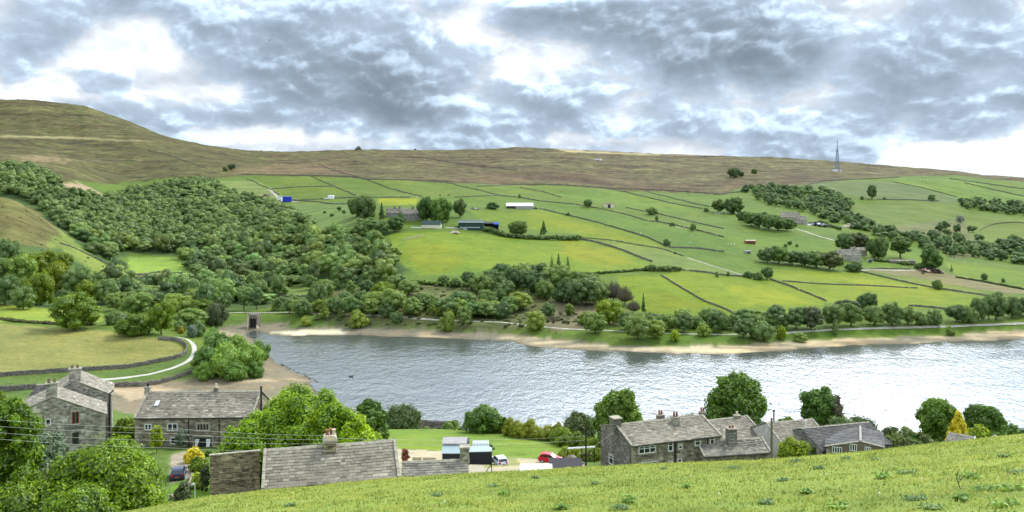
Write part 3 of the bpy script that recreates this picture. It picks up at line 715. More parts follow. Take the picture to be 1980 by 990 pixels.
# brightness added to the unseen sky: higher up, around the veiled sun, and as fill
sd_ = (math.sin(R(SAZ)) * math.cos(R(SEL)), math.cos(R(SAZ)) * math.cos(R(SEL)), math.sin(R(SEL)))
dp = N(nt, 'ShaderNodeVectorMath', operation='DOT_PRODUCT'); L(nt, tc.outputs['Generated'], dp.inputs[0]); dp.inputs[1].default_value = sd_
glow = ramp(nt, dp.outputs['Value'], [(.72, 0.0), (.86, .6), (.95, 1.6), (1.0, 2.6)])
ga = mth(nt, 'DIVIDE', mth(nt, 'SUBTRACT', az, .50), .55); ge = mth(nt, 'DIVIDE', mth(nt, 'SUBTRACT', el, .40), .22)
glow = mth(nt, 'ADD', glow, mth(nt, 'MULTIPLY', mth(nt, 'POWER', 2.718, mth(nt, 'MULTIPLY', mth(nt, 'ADD', mth(nt, 'MULTIPLY', ga, ga), mth(nt, 'MULTIPLY', ge, ge)), -1.0)), 10.5))  # separate glow added right of centre above the frame, to whiten the water
hi = mth(nt, 'ADD', ramp(nt, dz, [(.22, 0.0), (.32, .6), (1.0, .3)]), ramp(nt, mth(nt, 'MULTIPLY', dy, -1.0), [(0, 0), (.5, .55)]))  # second ramp brightens the sky behind the camera, added as front fill
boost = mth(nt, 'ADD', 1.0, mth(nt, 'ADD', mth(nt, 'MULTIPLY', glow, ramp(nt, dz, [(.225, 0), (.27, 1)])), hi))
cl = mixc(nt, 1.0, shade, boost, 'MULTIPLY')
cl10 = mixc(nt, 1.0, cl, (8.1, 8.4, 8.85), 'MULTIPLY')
cover = ramp(nt, mth(nt, 'ADD', dens, mth(nt, 'MULTIPLY', fineA, .1)), [(.30, .93), (.42, .97), (.5, 1)])
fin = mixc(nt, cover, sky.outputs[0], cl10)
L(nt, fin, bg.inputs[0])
# ------------------------------------------------------------------ foliage
def ico():
    import bmesh
    bm = bmesh.new(); bmesh.ops.create_icosphere(bm, subdivisions=2, radius=1.0)
    v = np.array([p.co[:] for p in bm.verts]); f = np.array([[q.index for q in p.verts] for p in bm.faces]); bm.free(); return v, f
ICOV, ICOF = ico()

def lobes_for(shape, r, n, asp=1.0):
    """unit tree: footprint 1 x 1, height 1; returns centres, radii"""
    c = []; rad = []
    def add(x, y, z, q): c.append((x, y, z)); rad.append(q)
    if shape in ('round', 'dome', 'bush', 'tall', 'vase'):
        zc, rz = {'round': (.52, .47), 'dome': (.46, .50), 'bush': (.40, .50), 'tall': (.54, .44), 'vase': (.60, .36)}[shape]
        for i in range(n):
            z = 1 - 2 * (i + .5) / n; th = i * 2.39996 + r.uniform(-.4, .4); q = math.sqrt(max(0, 1 - z * z))
            if shape in ('bush', 'dome') and z < -.75: z = -.75
            k = r.uniform(.60, 1.04); lr = r.uniform(.10, .20) * (1.15 if shape == 'bush' else 1)
            rr = .5 - lr * .75
            lr = lr * (1.5 if n <= 8 else 1.0)
            lr = min(lr * (min(1, 1.25 * math.sqrt(26 / n))), lr * 1.25 * asp)
            add(rr * k * q * math.cos(th), rr * k * q * math.sin(th), min(zc + (rz - lr * .6) * z * k, 1 - lr * .8), lr)
        add(0, 0, zc, min(.30, .27 * asp))
    elif shape == 'spread':     # broad layered sycamore crown
        for i in range(n):
            th = i * 2.39996; q = math.sqrt((i + .5) / n); lr = r.uniform(.07, .125)
            zt = .95 - .55 * q ** 2.2 + r.uniform(-.07, .02)
            add(.44 * q * math.cos(th), .44 * q * math.sin(th), zt - lr * .6, lr)
        for i in range(n // 2):
            th = r.uniform(0, 6.28); q = r.uniform(.6, 1); lr = r.uniform(.07, .11)
            add(.42 * q * math.cos(th), .42 * q * math.sin(th), r.uniform(.18, .5), lr)
        add(0, 0, .55, .28)
    elif shape == 'cone':
        for i in range(n):
            t = (i + .5) / n; th = i * 2.39996; q = (1 - t) ** .85
            add(.38 * q * math.cos(th) * r.uniform(.6, 1), .38 * q * math.sin(th) * r.uniform(.6, 1), .06 + .9 * t, .05 + .10 * q)
        add(0, 0, .3, .22); add(0, 0, .5, .16); add(0, 0, .7, .09)
    return np.array(c), np.array(rad)

def crown_geo(seed, shape, nlobes, nleaf, ls, aspect=1.0, core=.80, core_tone=.38, droop=0.0, nrand=.42):
    """aspect = height / width of the finished tree, keeps lobes and leaves isotropic. returns V,quads,tris,tone in units of the width"""
    r = np.random.default_rng(seed); rr = random.Random(seed)
    c, rad = lobes_for(shape, rr, nlobes, aspect)
    c = c * np.array([1, 1, aspect]); rz = rad * (1 if shape != 'cone' else .8)
    area = rad ** 2; cnt = np.maximum(8, (nleaf * area / area.sum())).astype(int)
    pos = []; nor = []; ton = []
    for i in range(len(c)):
        d = r.normal(size=(cnt[i], 3)); d[:, 2] += .25; d /= np.linalg.norm(d, axis=1)[:, None]
        p = c[i] + d * rad[i] * (r.uniform(.72, 1.1, cnt[i]) * np.where(r.random(cnt[i]) < .10, 1.3, 1.0) + .10 * np.sin(d[:, 0] * 9 + i) * np.sin(d[:, 1] * 8) )[:, None]
        dist = np.linalg.norm(p[:, None, :] - c[None], axis=2) / rad[None]; dist[:, i] = 9
        keep = dist.min(1) > .78
        pos.append(p[keep]); nor.append(d[keep])
        ton.append(np.clip(r.uniform(.0, 1., keep.sum()) * .6 + rr.uniform(0, .4), 0, 1))
    pos = np.concatenate(pos); nor = np.concatenate(nor); ton = np.concatenate(ton)
    k = pos[:, 2] > .02 * aspect; pos, nor, ton = pos[k], nor[k], ton[k]
    n = len(pos)
    nn = nor + r.normal(size=(n, 3)) * nrand; nn[:, 2] += .25; nn /= np.linalg.norm(nn, axis=1)[:, None]
    a = r.normal(size=(n, 3)); a[:, 2] -= droop; a -= (a * nn).sum(1)[:, None] * nn; a /= np.linalg.norm(a, axis=1)[:, None] + 1e-9
    b = np.cross(nn, a); s = (ls * r.uniform(.55, 1.35, n))[:, None]
    V = np.stack([pos - a * s, pos + b * s * .55 + a * s * .1, pos + a * s * 1.05 - nn * s * .2, pos - b * s * .55 + a * s * .1], 1).reshape(-1, 3)
    Q = np.arange(4 * n).reshape(n, 4)
    # inner twig-and-leaf mass
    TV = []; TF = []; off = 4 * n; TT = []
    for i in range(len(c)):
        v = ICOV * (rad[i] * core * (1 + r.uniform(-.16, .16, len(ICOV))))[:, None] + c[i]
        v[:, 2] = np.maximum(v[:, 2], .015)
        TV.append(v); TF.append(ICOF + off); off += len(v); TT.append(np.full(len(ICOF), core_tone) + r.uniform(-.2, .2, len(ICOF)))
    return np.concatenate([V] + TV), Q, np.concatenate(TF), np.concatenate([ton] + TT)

def trunk_mb(seed, h, r0, fork=True, n=7, limbs=5, spread=.28):
    """trunk + limbs of height h (unit-width tree)"""
    rr = random.Random(seed); m = MB()
    p = np.array([0, 0, -.04]); q = np.array([rr.uniform(-.02, .02), rr.uniform(-.02, .02), h * .45])
    m.tube(p, (p + q) / 2, r0 * 1.25, r0 * .9, n); m.tube((p + q) / 2, q, r0 * .9, r0 * .72, n)
    for i in range(limbs):
        th = i * 2.4 + rr.uniform(-.3, .3); e = np.array([math.cos(th) * spread * rr.uniform(.6, 1), math.sin(th) * spread * rr.uniform(.6, 1), h * rr.uniform(.7, .92)])
        mid = (q + e) / 2 + np.array([0, 0, .04]); m.tube(q * .97, mid, r0 * .5, r0 * .3, 5); m.tube(mid, e, r0 * .3, r0 * .1, 5)
    return m

def twiggy(seed, aspect, n=260):
    """leafless / barely leafed crown made of fine upright twigs"""
    rr = random.Random(seed); m = MB()
    m.tube((0, 0, -.03), (0, 0, .22 * aspect), .035, .028, 6)
    for i in range(n):
        th = rr.uniform(0, 6.283); q = math.sqrt(rr.random()); z = aspect * (.35 + .62 * (1 - q ** 2.4) * rr.uniform(.55, 1))
        e = np.array([math.cos(th) * q * .5, math.sin(th) * q * .5, z]); s = np.array([e[0] * .25, e[1] * .25, aspect * rr.uniform(.18, .3)])
        mid = (s + e) / 2 + np.array([e[0] * .12, e[1] * .12, -.03])
        m.tube(s, mid, .010, .008, 3, rr.random(), cap=False); m.tube(mid, e, .008, .004, 3, rr.random(), cap=False)
        for k in range(4):
            f = mid + (e - mid) * rr.uniform(.1, 1); g = f + np.array([rr.uniform(-.09, .09), rr.uniform(-.09, .09), rr.uniform(.02, .12)])
            m.tube(f, g, .0045, .003, 3, rr.random(), cap=False)
    return m

# --- prototype meshes (unit width), one mesh for crown, one for trunk
PROTO = {}
def proto(kind, var, shape, nl, nleaf, ls, aspect, th=.45, tr=.03, **kw):
    nleaf = int(nleaf * 1.35); ls = ls * .84
    s = hash((kind, var)) & 0xffff if False else sum(map(ord, kind)) * 7 + var * 131
    V, q, t, to = crown_geo(s, shape, nl, nleaf, ls, aspect, **kw)
    PROTO[kind, var] = ((V, q, t, to), trunk_mb(s, th * aspect, tr), aspect)
for v in range(5): proto('round', v, 'round', 20 + v * 2, 2100, .034, (.95, 1.1, 1.0, 1.25, .85)[v])
for v in range(4): proto('dome', v, 'dome', 22, 2300, .032, (.8, .9, .75, 1.0)[v], .4)
for v in range(4): proto('bush', v, 'bush', 16, 1700, .036, (.75, .85, .65, .95)[v], .3, .02)
for v in range(3): proto('tall', v, 'tall', 20, 1900, .042, (1.8, 1.6, 2.1)[v], .4, .04)
for v in range(2): proto('cone', v, 'cone', 26, 1500, .05, (2.2, 3.2)[v], .6, .05, droop=1.0)
proto('pyramid', 0, 'cone', 24, 1500, .045, 1.35, .5, .04)
CM = {}
def crown_mesh(kind, var, mat):
    k = (kind, var, mat)
    if k not in CM:
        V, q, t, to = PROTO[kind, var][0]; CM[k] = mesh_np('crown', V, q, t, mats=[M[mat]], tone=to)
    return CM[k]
TM = {}
def trunk_mesh(kind, var):
    k = (kind, var)
    if k not in TM:
        o = PROTO[k][1].build('trunk', M['bark']); TM[k] = o.data; bpy.data.objects.remove(o)
    return TM[k]
TREES = []      # (obj, group-key, base label, px)
def tree(px, py, w, h, kind='round', mat='leaf_far', tint=(1, 1, 1), name='tree', cat='tree', label=None, group=None, ymin=330, var=None, Y=None, split=True, mat2=None):
    """stand a tree where the ground is seen at (px, py); w, h = its size as seen there"""
    if Y is None: x, y, z = hit(px, py, ymin)
    else: x, y = at(px, Y); z = ground(x, y)
    s = y / F; W = w * s * (1.14 if kind == 'round' and Y is None else 1); H = h * s
    nv = len([k for k in PROTO if k[0] == kind]); var = (int(px * 7 + py * 3) % nv) if var is None else var
    asp = PROTO[kind, var][2]
    sc = (W, W, H / asp); rz = (px * 1.7 + py * .9) % 6.28
    root = empty(name, (x, y, z - .15), rz)
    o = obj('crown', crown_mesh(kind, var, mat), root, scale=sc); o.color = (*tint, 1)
    t = obj('trunk', trunk_mesh(kind, var), root, scale=sc)
    tag(root, label, cat, group)
    if group: TREES.append((root, group, px))
    return root

ORD = ['leftmost', 'second', 'third', 'fourth', 'fifth', 'sixth', 'seventh', 'eighth', 'ninth', 'tenth', 'eleventh', 'twelfth', 'thirteenth', 'fourteenth', 'fifteenth', 'sixteenth', 'seventeenth', 'eighteenth', 'nineteenth', 'twentieth']
def ordinal(i):
    if i < 20: return ORD[i]
    tens = {2: 'twenty', 3: 'thirty', 4: 'forty', 5: 'fifty'}[(i + 1) // 10]; u = (i + 1) % 10
    if u == 0: return tens[:-1] + 'ieth'
    return tens + '-' + ['first', 'second', 'third', 'fourth', 'fifth', 'sixth', 'seventh', 'eighth', 'ninth'][u - 1]

def row(items, group, phrase, name='tree', cat='tree', **kw):
    """a named set of plants; each label says which one counting from the left"""
    items = sorted(items, key=lambda i: i[0])
    for n, it in enumerate(items):
        px, py, w, h, kind, mat, tint = it[:7]
        d = it[7] if len(it) > 7 else {'round': 'rounded', 'dome': 'broad', 'bush': 'low bushy', 'tall': 'slender', 'cone': 'pointed', 'pyramid': 'cone-shaped'}[kind]
        lab = f"{d} {phrase}, {ordinal(n)}{' from the left' if n else ' of them'}"
        nm = 'conifer_tree' if kind == 'cone' else ('bush' if kind == 'bush' else name)
        tree(px, py, w, h, kind, mat, tint, nm, 'bush' if kind == 'bush' else cat, lab, group, **kw)

LF, LL, LD_, LO = 'leaf_far', 'leaf_lime', 'leaf_dark', 'leaf_olive'
W1 = (1, 1, 1); WB = (1.25, 1.2, .9); WD = (.75, .8, .85); WY = (1.35, 1.2, .7); WG = (.95, 1.0, 1.25)
# shore, left part
row([(472,600,30,50,'tall',LF,WG),(496,599,28,50,'tall',LF,WG),(540,600,26,28,'round',LF,W1),(529,602,14,15,'pyramid',LF,WY),(560,606,34,30,'round',LF,W1),(584,612,32,34,'round',LF,W1),
     (612,603,45,62,'dome',LF,WD),(627,617,27,40,'pyramid',LF,WY),(650,608,28,34,'round',LF,W1),(658,615,16,21,'pyramid',LF,WY),(671,603,30,32,'round',LF,WB),(592,630,26,19,'bush',LF,WY),(694,633,40,36,'bush',LF,WY),
     (723,607,42,32,'round',LF,W1),(758,603,50,46,'round',LF,W1),(740,580,44,36,'round',LL,(.8,.8,1)),(767,625,28,25,'bush',LF,WD),(796,612,36,40,'round',LF,WB),(834,609,22,40,'pyramid',LF,WB),(820,600,26,26,'round',LF,W1)],
    'trees above the far shore beside the stream mouth', 'green growth on the muddy far bank')
row([(628,576,36,37,'round',LF,W1),(678,578,22,40,'tall',LF,WB),(708,566,26,26,'round',LF,WD),(700,590,30,30,'round',LF,W1),(650,560,22,22,'bush',LF,W1),(600,560,26,30,'round',LF,W1),(767,560,40,30,'round',LF,WD),(790,570,40,30,'round',LF,W1)],
    'trees on the rough slope above the shore trees', 'tree on the rough slope behind the shore')
# shore, middle
row([(865,641,38,42,'bush',LF,WY),(865,612,44,40,'round',LF,W1),(897,637,32,50,'tall',LF,W1),(890,612,34,38,'round',LF,WB),(918,612,34,30,'round',LF,W1),(967,594,28,44,'tall',LF,WD),(940,616,46,34,'round',LF,W1),(965,616,30,30,'round',LF,WD),(989,606,24,22,'round',LF,WB),
     (1036,637,44,42,'bush',LF,WY),(1061,616,26,32,'round',LF,W1),(1101,610,19,25,'round',LF,WY),(1131,628,30,26,'bush',LL,(.8,.8,1)),(1150,645,44,43,'round',LF,WB),(1178,626,60,48,'dome',LL,(.7,.75,.9)),(1208,639,30,38,'round',LF,W1)],
    'trees beside the track on the middle of the far shore', 'growth beside the far shore track')
row([(1232,657,48,48,'round',LF,W1),(1267,654,42,40,'round',LF,WB),(1305,659,25,22,'bush',LL,WB),(1290,640,34,34,'round',LF,WB),(1322,643,38,40,'round',LF,WD),(1361,650,33,28,'bush',LF,WB),(1388,643,38,44,'round',LF,WD),(1438,654,42,40,'round',LF,W1),(1474,658,58,40,'bush',LF,W1),(1510,656,24,27,'bush',LL,(.9,.9,1)),
     (1548,661,32,21,'bush',LF,WB),(1615,647,15,24,'bush',LF,W1),(1838,648,24,19,'bush',LF,WB),(1250,634,30,34,'round',LF,W1)],
    'trees on the grass bank of the right far shore', 'growth on the grass bank over the sand')
row([(1500,636,54,48,'round',LF,WD),(1540,636,46,44,'round',LF,WD),(1568,637,46,48,'round',LO,(.75,.75,1)),(1612,632,42,46,'round',LF,W1),(1645,630,40,46,'round',LF,WD),(1677,606,44,46,'dome',LF,WD),(1690,628,40,38,'round',LF,W1),(1725,628,46,46,'dome',LF,W1),(1755,627,34,38,'round',LF,W1),(1782,628,34,26,'bush',LF,W1),(1807,627,42,30,'bush',LF,W1),(1850,622,38,36,'round',LF,WD),
     (1870,624,42,34,'bush',LF,W1),(1892,620,34,44,'round',LF,WD),(1926,618,44,58,'round',LF,W1),(1912,618,34,46,'round',LF,WD),(1956,614,34,42,'round',LF,WD),(1975,610,34,36,'round',LO,(.7,.7,.9)),(1640,612,50,36,'round',LO,(.7,.7,.9)),(2010,612,60,50,'round',LF,W1),(2060,612,60,50,'round',LF,W1)],
    'row of trees behind the track on the right far shore', 'tree in the belt behind the far track')
fl2 = np.random.default_rng(77); fi2 = []
for i_ in range(30):
    px = 565 + i_ * 15 + fl2.uniform(-6, 6); py = 598 + 10 * math.sin(i_ * 1.7) + (px - 565) * .02; h = fl2.uniform(24, 40)
    fi2.append((px, py, h * fl2.uniform(1.0, 1.35), h, 'round' if i_ % 3 else 'bush', LF, (W1, WB, WD, (.9, 1, .9), WY)[i_ % 5]))
row(fi2, 'mixed trees filling the slope behind the far shore', 'tree filling the slope behind the shore', ymin=350)
fi3 = []
for i_ in range(16):
    px = 1215 + i_ * 20 + fl2.uniform(-7, 7); py = 634 + fl2.uniform(-6, 4); h = fl2.uniform(22, 36)
    fi3.append((px, py, h * fl2.uniform(1.1, 1.5), h, 'round' if i_ % 3 else 'bush', LF, (W1, WB, WD, (.9, 1, .9))[i_ % 4]))
row(fi3, 'trees behind the track below the lower pastures', 'growth behind the track below the pastures', ymin=350)
# the belt above the middle of the shore
bl = []
for i, (px, py, h) in enumerate([(858,552,22),(880,556,20),(905,548,24),(935,568,42),(955,560,40),(975,575,34),(990,556,44),(1010,548,40),(1030,565,44),(1052,578,40),(1045,545,38),(1075,560,50),(1100,585,50),(1095,552,34),(1125,590,54),(1138,575,46),(1155,588,44),(1118,556,32),(1015,580,22),(920,560,26),(972,545,36),(1080,583,32),(1145,558,30)]):
    bl.append((px, py, h * 1.15, h, 'round' if i % 3 else 'dome', LF, (WD, WD, (.65, .7, .75), W1)[i % 4]))
row(bl, 'dark wood above the middle of the far shore', 'tree in the wood below the bright field', ymin=400)
row([(1067,522,14,30,'cone',LF,WD),(1080,522,14,34,'cone',LF,WD),(1098,524,13,30,'cone',LF,WD)], 'small conifers at the foot of the big field', 'conifer at the edge of the large bright field', ymin=440)
tree(1244, 614, 13, 50, 'cone', 'leaf_conifer', (.8, .9, .8), 'conifer_tree', 'tree', 'narrow dark conifer standing alone below the lower pasture wall', ymin=385)
# farm and hillside
row([(706,428,54,56,'dome',LF,(.55,.6,.55)),(690,420,34,40,'round',LF,(.6,.65,.6)),(715,452,56,34,'round',LF,W1),(764,448,34,32,'round',LF,(.6,.7,.6)),(738,455,30,30,'round',LF,W1),(700,460,34,30,'round',LF,WD),(724,478,36,36,'round',LF,WB),(752,496,18,30,'tall',LF,WD),(690,486,30,30,'round',LF,WD),(775,432,22,22,'bush',LF,WD)],
    'trees west of the hillside farm', 'dark tree beside the hillside farmhouse')
tree(738, 424, 15, 34, 'cone', 'leaf_conifer', (.8, .9, .8), 'conifer_tree', 'tree', 'dark pointed conifer just left of the hillside farmhouse', ymin=560)
tree(824, 426, 42, 50, 'dome', LD_, (.8, .85, .9), 'sycamore_tree', 'tree', 'left of two big sycamores in front of the hillside farm', ymin=560)
tree(852, 430, 52, 52, 'dome', LD_, (1.1, 1.1, .9), 'sycamore_tree', 'tree', 'right of two big sycamores in front of the hillside farm', ymin=560)
tree(889, 421, 25, 40, 'round', LF, (.5, .55, .6), 'dark_tree', 'tree', 'dark grey-green tree between the sycamores and the long shed', ymin=560)
row([(953,404,30,16,'bush',LF,WD),(1000,455,44,32,'dome',LF,(.65,.7,.65)),(1051,453,18,28,'cone',LF,(.6,.7,.65)),(1005,383,7,9,'bush',LF,WD),(1137,401,18,17,'round',LF,WD),(1261,415,28,16,'bush',LF,WD),(1290,476,18,15,'bush',LF,WD),(1340,446,14,15,'bush',LF,WD),(1270,428,8,12,'bush',LF,WD),(1300,438,13,9,'bush',LF,WD),(1098,417,9,7,'bush',LF,WD),
     (1387,536,7,8,'bush',LF,WD),(1305,491,5,6,'bush',LF,WD)], 'lone bushes among the hillside fields', 'dark green bush in the hillside fields')
row([(656,408,9,10,'round',LF,WD),(665,413,10,8,'bush',LF,WD),(642,418,11,6,'bush',LF,WD),(628,412,9,5,'bush',LF,WD),(600,421,9,7,'bush',LF,WD),(572,425,12,12,'round',LF,WD),(587,388,5,4,'bush',LF,WD),(424,376,7,6,'bush',LF,WD)], 'scattered thorn bushes above the wood', 'thorn bush on pasture above the wood', ymin=560)
row([(1419,413,44,33,'dome',LF,(.62,.68,.6)),(1389,411,24,28,'round',LF,(.55,.6,.5)),(1366,409,12,8,'bush',LF,WD)], 'trees round the left far farm', 'dark tree beside the walled far yard', ymin=700)
row([(1419,343,26,21,'dome',LF,(.55,.6,.65)),(1433,342,12,11,'round',LF,(.55,.6,.65)),(1459,337,11,11,'round',LF,(.55,.6,.65)),(448,328,14,12,'round',LF,(.6,.65,.7)),(436,331,12,10,'bush',LF,(.6,.65,.7)),(1686,384,18,27,'round',LF,(.7,.75,.7)),(1801,388,16,14,'bush',LF,WD),(1667,386,8,8,'bush',LF,WD),(1710,386,8,6,'bush',LF,WD)],
    'lone trees on the moor side', 'dark tree on the open moor side', ymin=700)
hh = [(1437,430,24,22),(1452,436,28,28),(1468,440,30,30),(1486,444,30,30),(1504,446,30,30),(1522,446,26,26),(1476,428,20,20),(1496,434,22,20),(1535,440,12,12)]
row([(a, b, c_, d_, 'round', LF, (.7, .78, .72)) for a, b, c_, d_ in hh], 'copse west of the far stone barn', 'tree in the copse beside the far barn', ymin=600)
row([(1483,508,34,30,'round',LF,WD),(1505,510,40,36,'round',LF,(.9,.95,.7)),(1532,512,36,28,'round',LF,WD),(1556,514,34,28,'round',LF,WD),(1578,518,40,34,'round',LF,W1),(1604,521,44,38,'vase' if False else 'round',LO,(.55,.6,.6)),(1624,512,20,20,'bush',LF,W1),(1650,525,36,22,'bush',LF,WD),(1519,478,9,8,'bush',LF,WD),(1527,473,11,8,'bush',LF,WD),(1541,477,8,6,'bush',LF,WD),
     (1483,540,22,26,'round',LF,WD),(1465,541,28,16,'bush',LF,WD),(1447,537,22,14,'bush',LF,WD),(1386,534,8,10,'bush',LF,WD),(1408,534,8,10,'bush',LF,WD)], 'hedgerow trees by the middle farmhouse', 'growth around the far stone farmhouse', ymin=440)
tree(1634, 488, 34, 40, 'round', LF, (.75,.8,.7), 'tree', 'tree', 'tall tree behind the left end of the far farmhouse', ymin=480)
tree(1660, 487, 38, 40, 'round', LO, (.55,.55,.6), 'tree', 'tree', 'brownish-green tree behind the far farmhouse roof', ymin=480)
tree(1698, 500, 46, 46, 'dome', LF, (.7,.75,.6), 'tree', 'tree', 'broad dark tree just right of the far farmhouse', ymin=480)
tree(1741, 499, 48, 50, 'tall', LF, (.75,.78,.65), 'tree', 'tree', 'tall round-headed tree, right of the trees by the far farmhouse', ymin=480, var=1)
tree(1801, 524, 46, 46, 'dome', LD_, (.9,.95,.9), 'tree', 'tree', 'dark spreading tree behind the far woodpile', ymin=440)
row([(1813,559,24,21,'bush',LF,W1),(1903,541,15,14,'bush',LF,WD),(1840,525,8,14,'cone',LF,WD),(1940,546,9,9,'bush',LF,WD),(1780,520,30,12,'bush',LF,(.6,.65,.6)),(1750,512,26,8,'bush',LF,(.6,.65,.6))], 'bushes round the bare paddock', 'bush beside the bare brown paddock', ymin=440)
# bare trees
def bare(px, py, w, h, label, ymin=380, n=260, Y=None):
    x, y, z = hit(px, py, ymin) if Y is None else (*at(px, Y), ground(*at(px, Y)))
    s = y / F; o = twiggy(int(px), h / w, n).build('twigs', M['twig'])
    root = empty('bare_tree', (x, y, z - .1)); o.parent = root; o.scale = (w * s,) * 3; o.name = 'branches'; o.color = (1, 1, 1, 1)
    tag(root, label, 'tree'); return root
bare(1186, 585, 44, 46, 'barely leafed brown tree at the right end of the dark wood')
bare(1208, 590, 36, 40, 'grey twiggy tree below the corner of the lower pasture')
bare(1225, 606, 30, 28, 'small pale leafless tree left of the lone conifer')
bare(1070, 630, 14, 26, 'thin dead-looking sapling on the far shore slope', 355, 120)

# --- left side woods
row([(145,640,98,74,'dome',LD_,(1.6,1.35,.8),'spreading yellow-green'),], 'sycamore on the mound', 'sycamore at the back edge of the olive field', ymin=330)
row([(40,560,60,70,'round',LF,(1,1.05,.7)),(80,590,60,70,'dome',LL,(.55,.6,.8)),(15,520,44,60,'round',LF,W1),(110,560,60,60,'dome',LL,(.6,.6,.8)),(150,570,50,56,'round',LF,W1),(60,535,50,48,'round',LL,(.6,.65,.8)),(120,530,46,46,'dome',LL,(.65,.65,.7)),(170,590,44,50,'round',LL,(.55,.6,.8)),(10,590,50,60,'round',LF,WD),(45,598,50,50,'dome',LF,W1),(185,560,36,36,'round',LF,W1),
     (90,515,36,32,'round',LL,(.6,.62,.7)),(205,588,44,50,'round',LF,W1),(-20,560,60,70,'round',LF,W1),(-60,590,60,70,'round',LF,W1),(240,580,44,44,'round',LF,WD),(225,600,40,36,'round',LF,W1)],
    'wood on the left valley side above the olive field', 'tree in the wood behind the left pale field', ymin=350)
row([(257,648,76,46,'bush',LL,(.55,.62,.8)),(218,628,36,30,'bush',LF,W1),(265,610,56,46,'round',LF,WB),(312,647,46,68,'round',LL,(.5,.6,.8)),(345,610,50,44,'round',LF,WB),(330,598,40,30,'round',LF,W1),(370,632,60,40,'round',LF,WB),(403,590,54,26,'round',LL,(.7,.7,1)),(418,632,52,50,'bush',LO,(.75,.75,.9)),(390,612,50,36,'round',LL,(.6,.65,.9)),
     (300,600,40,36,'round',LF,WD),(350,640,30,22,'bush',LF,W1),(430,600,36,36,'round',LF,W1),(385,650,30,30,'bush',LF,WD)],
    'bushes where the valley track bends', 'growth behind the bend of the pale track', ymin=300)
tree(371, 653, 23, 27, 'dome', 'leaf_pale', (.7, .8, .9), 'silver_shrub', 'shrub', 'rounded silvery shrub at the bend of the pale track', ymin=290)
tree(350, 645, 14, 15, 'bush', 'leaf_gold', (1, .75, .8), 'gorse_bush', 'bush', 'small yellow flowering gorse at the bend of the pale track', ymin=300)
tree(236, 626, 34, 22, 'bush', 'blossom', (1, 1, 1), 'hawthorn_bush', 'bush', 'white-flowered hawthorn among bushes right of the sycamore', ymin=300)
# big bush mass on the inlet side of the track
row([(420,690,70,56,'bush',LF,(0.72, 0.90, 0.76)),(400,715,66,50,'bush',LF,(0.87, 1.02, 0.66)),(440,728,92,66,'bush',LF,(0.99, 1.12, 0.57)),(480,718,70,56,'bush',LF,(1.01, 1.17, 0.57)),(502,702,46,48,'bush',LF,(0.96, 1.08, 0.76)),(460,690,60,44,'bush',LF,(1.01, 1.12, 0.66)),(455,735,60,40,'bush',LF,(0.94, 1.12, 0.57)),(395,735,44,34,'bush',LF,(0.87, 1.05, 0.66)),(495,730,40,36,'bush',LF,(0.87, 1.05, 0.57))],
    'thick bushes beside the drained inlet', 'bush between pale track and water', ymin=232)
# blossom trees in the wood
for px, py, w, h, lb in [(678,487,32,22,'white-blossomed hawthorn at the right edge of the wood below the farm'),(732,505,22,16,'pale flowering hawthorn left of the big bright field'),(510,398,24,10,'pale flowering thorn at the top of the wood below the blue container'),(1857,430,16,14,'pale flowering thorn on the right-hand moor side')]:
    tree(px, py, w, h, 'round', 'blossom', (1, 1, 1), 'hawthorn_tree', 'tree', lb, ymin=450)

# --- the large wood: the nearest and largest are individuals, the far remainder is one mass
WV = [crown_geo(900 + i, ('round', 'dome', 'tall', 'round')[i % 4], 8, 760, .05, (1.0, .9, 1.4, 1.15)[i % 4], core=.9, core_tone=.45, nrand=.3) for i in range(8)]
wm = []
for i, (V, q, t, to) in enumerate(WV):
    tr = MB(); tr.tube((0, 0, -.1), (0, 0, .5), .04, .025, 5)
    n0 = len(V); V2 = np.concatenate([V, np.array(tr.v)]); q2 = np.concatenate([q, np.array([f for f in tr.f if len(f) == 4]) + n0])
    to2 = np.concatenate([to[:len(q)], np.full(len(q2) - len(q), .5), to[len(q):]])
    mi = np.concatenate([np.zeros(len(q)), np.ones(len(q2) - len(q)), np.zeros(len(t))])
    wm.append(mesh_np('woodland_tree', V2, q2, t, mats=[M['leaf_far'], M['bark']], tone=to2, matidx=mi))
def scatter(P, ymin, spacing, seed, dens_y=1.0):
    W = world_poly(P, ymin, 20); r = np.random.default_rng(seed); x0, y0 = W.min(0); x1, y1 = W.max(0)
    out = []; nx = int((x1 - x0) / spacing) + 1; ny = int((y1 - y0) / (spacing * dens_y)) + 1
    for i in range(ny):
        for j in range(nx):
            x = x0 + (j + .5 * (i % 2) + r.uniform(-.38, .38)) * spacing; y = y0 + (i + r.uniform(-.38, .38)) * spacing * dens_y
            out.append((x, y))
    o = np.array(out); k = in_poly(o[:, 0], o[:, 1], W); return o[k]
A = scatter([(60,330),(110,352),(130,378),(200,392),(255,372),(395,352),(440,378),(520,398),(575,425),(620,462),(668,500),(640,545),(560,560),(520,590),(440,598),(372,598),(368,548),(368,528),(345,495),(248,488),(225,512),(195,500),(130,448),(60,392),(0,368),(-80,365),(-80,325)], 430, 10.6, 5, 1.15)
B = scatter([(620,462),(668,452),(700,462),(760,500),(775,525),(740,552),(660,556),(640,545),(668,500)], 430, 9.5, 8, 1.2)
Cc = scatter([(190,510),(262,553),(330,560),(420,602),(340,606),(240,600),(215,560)], 360, 8.5, 9, 1.1)
pts = np.concatenate([A, B, Cc])
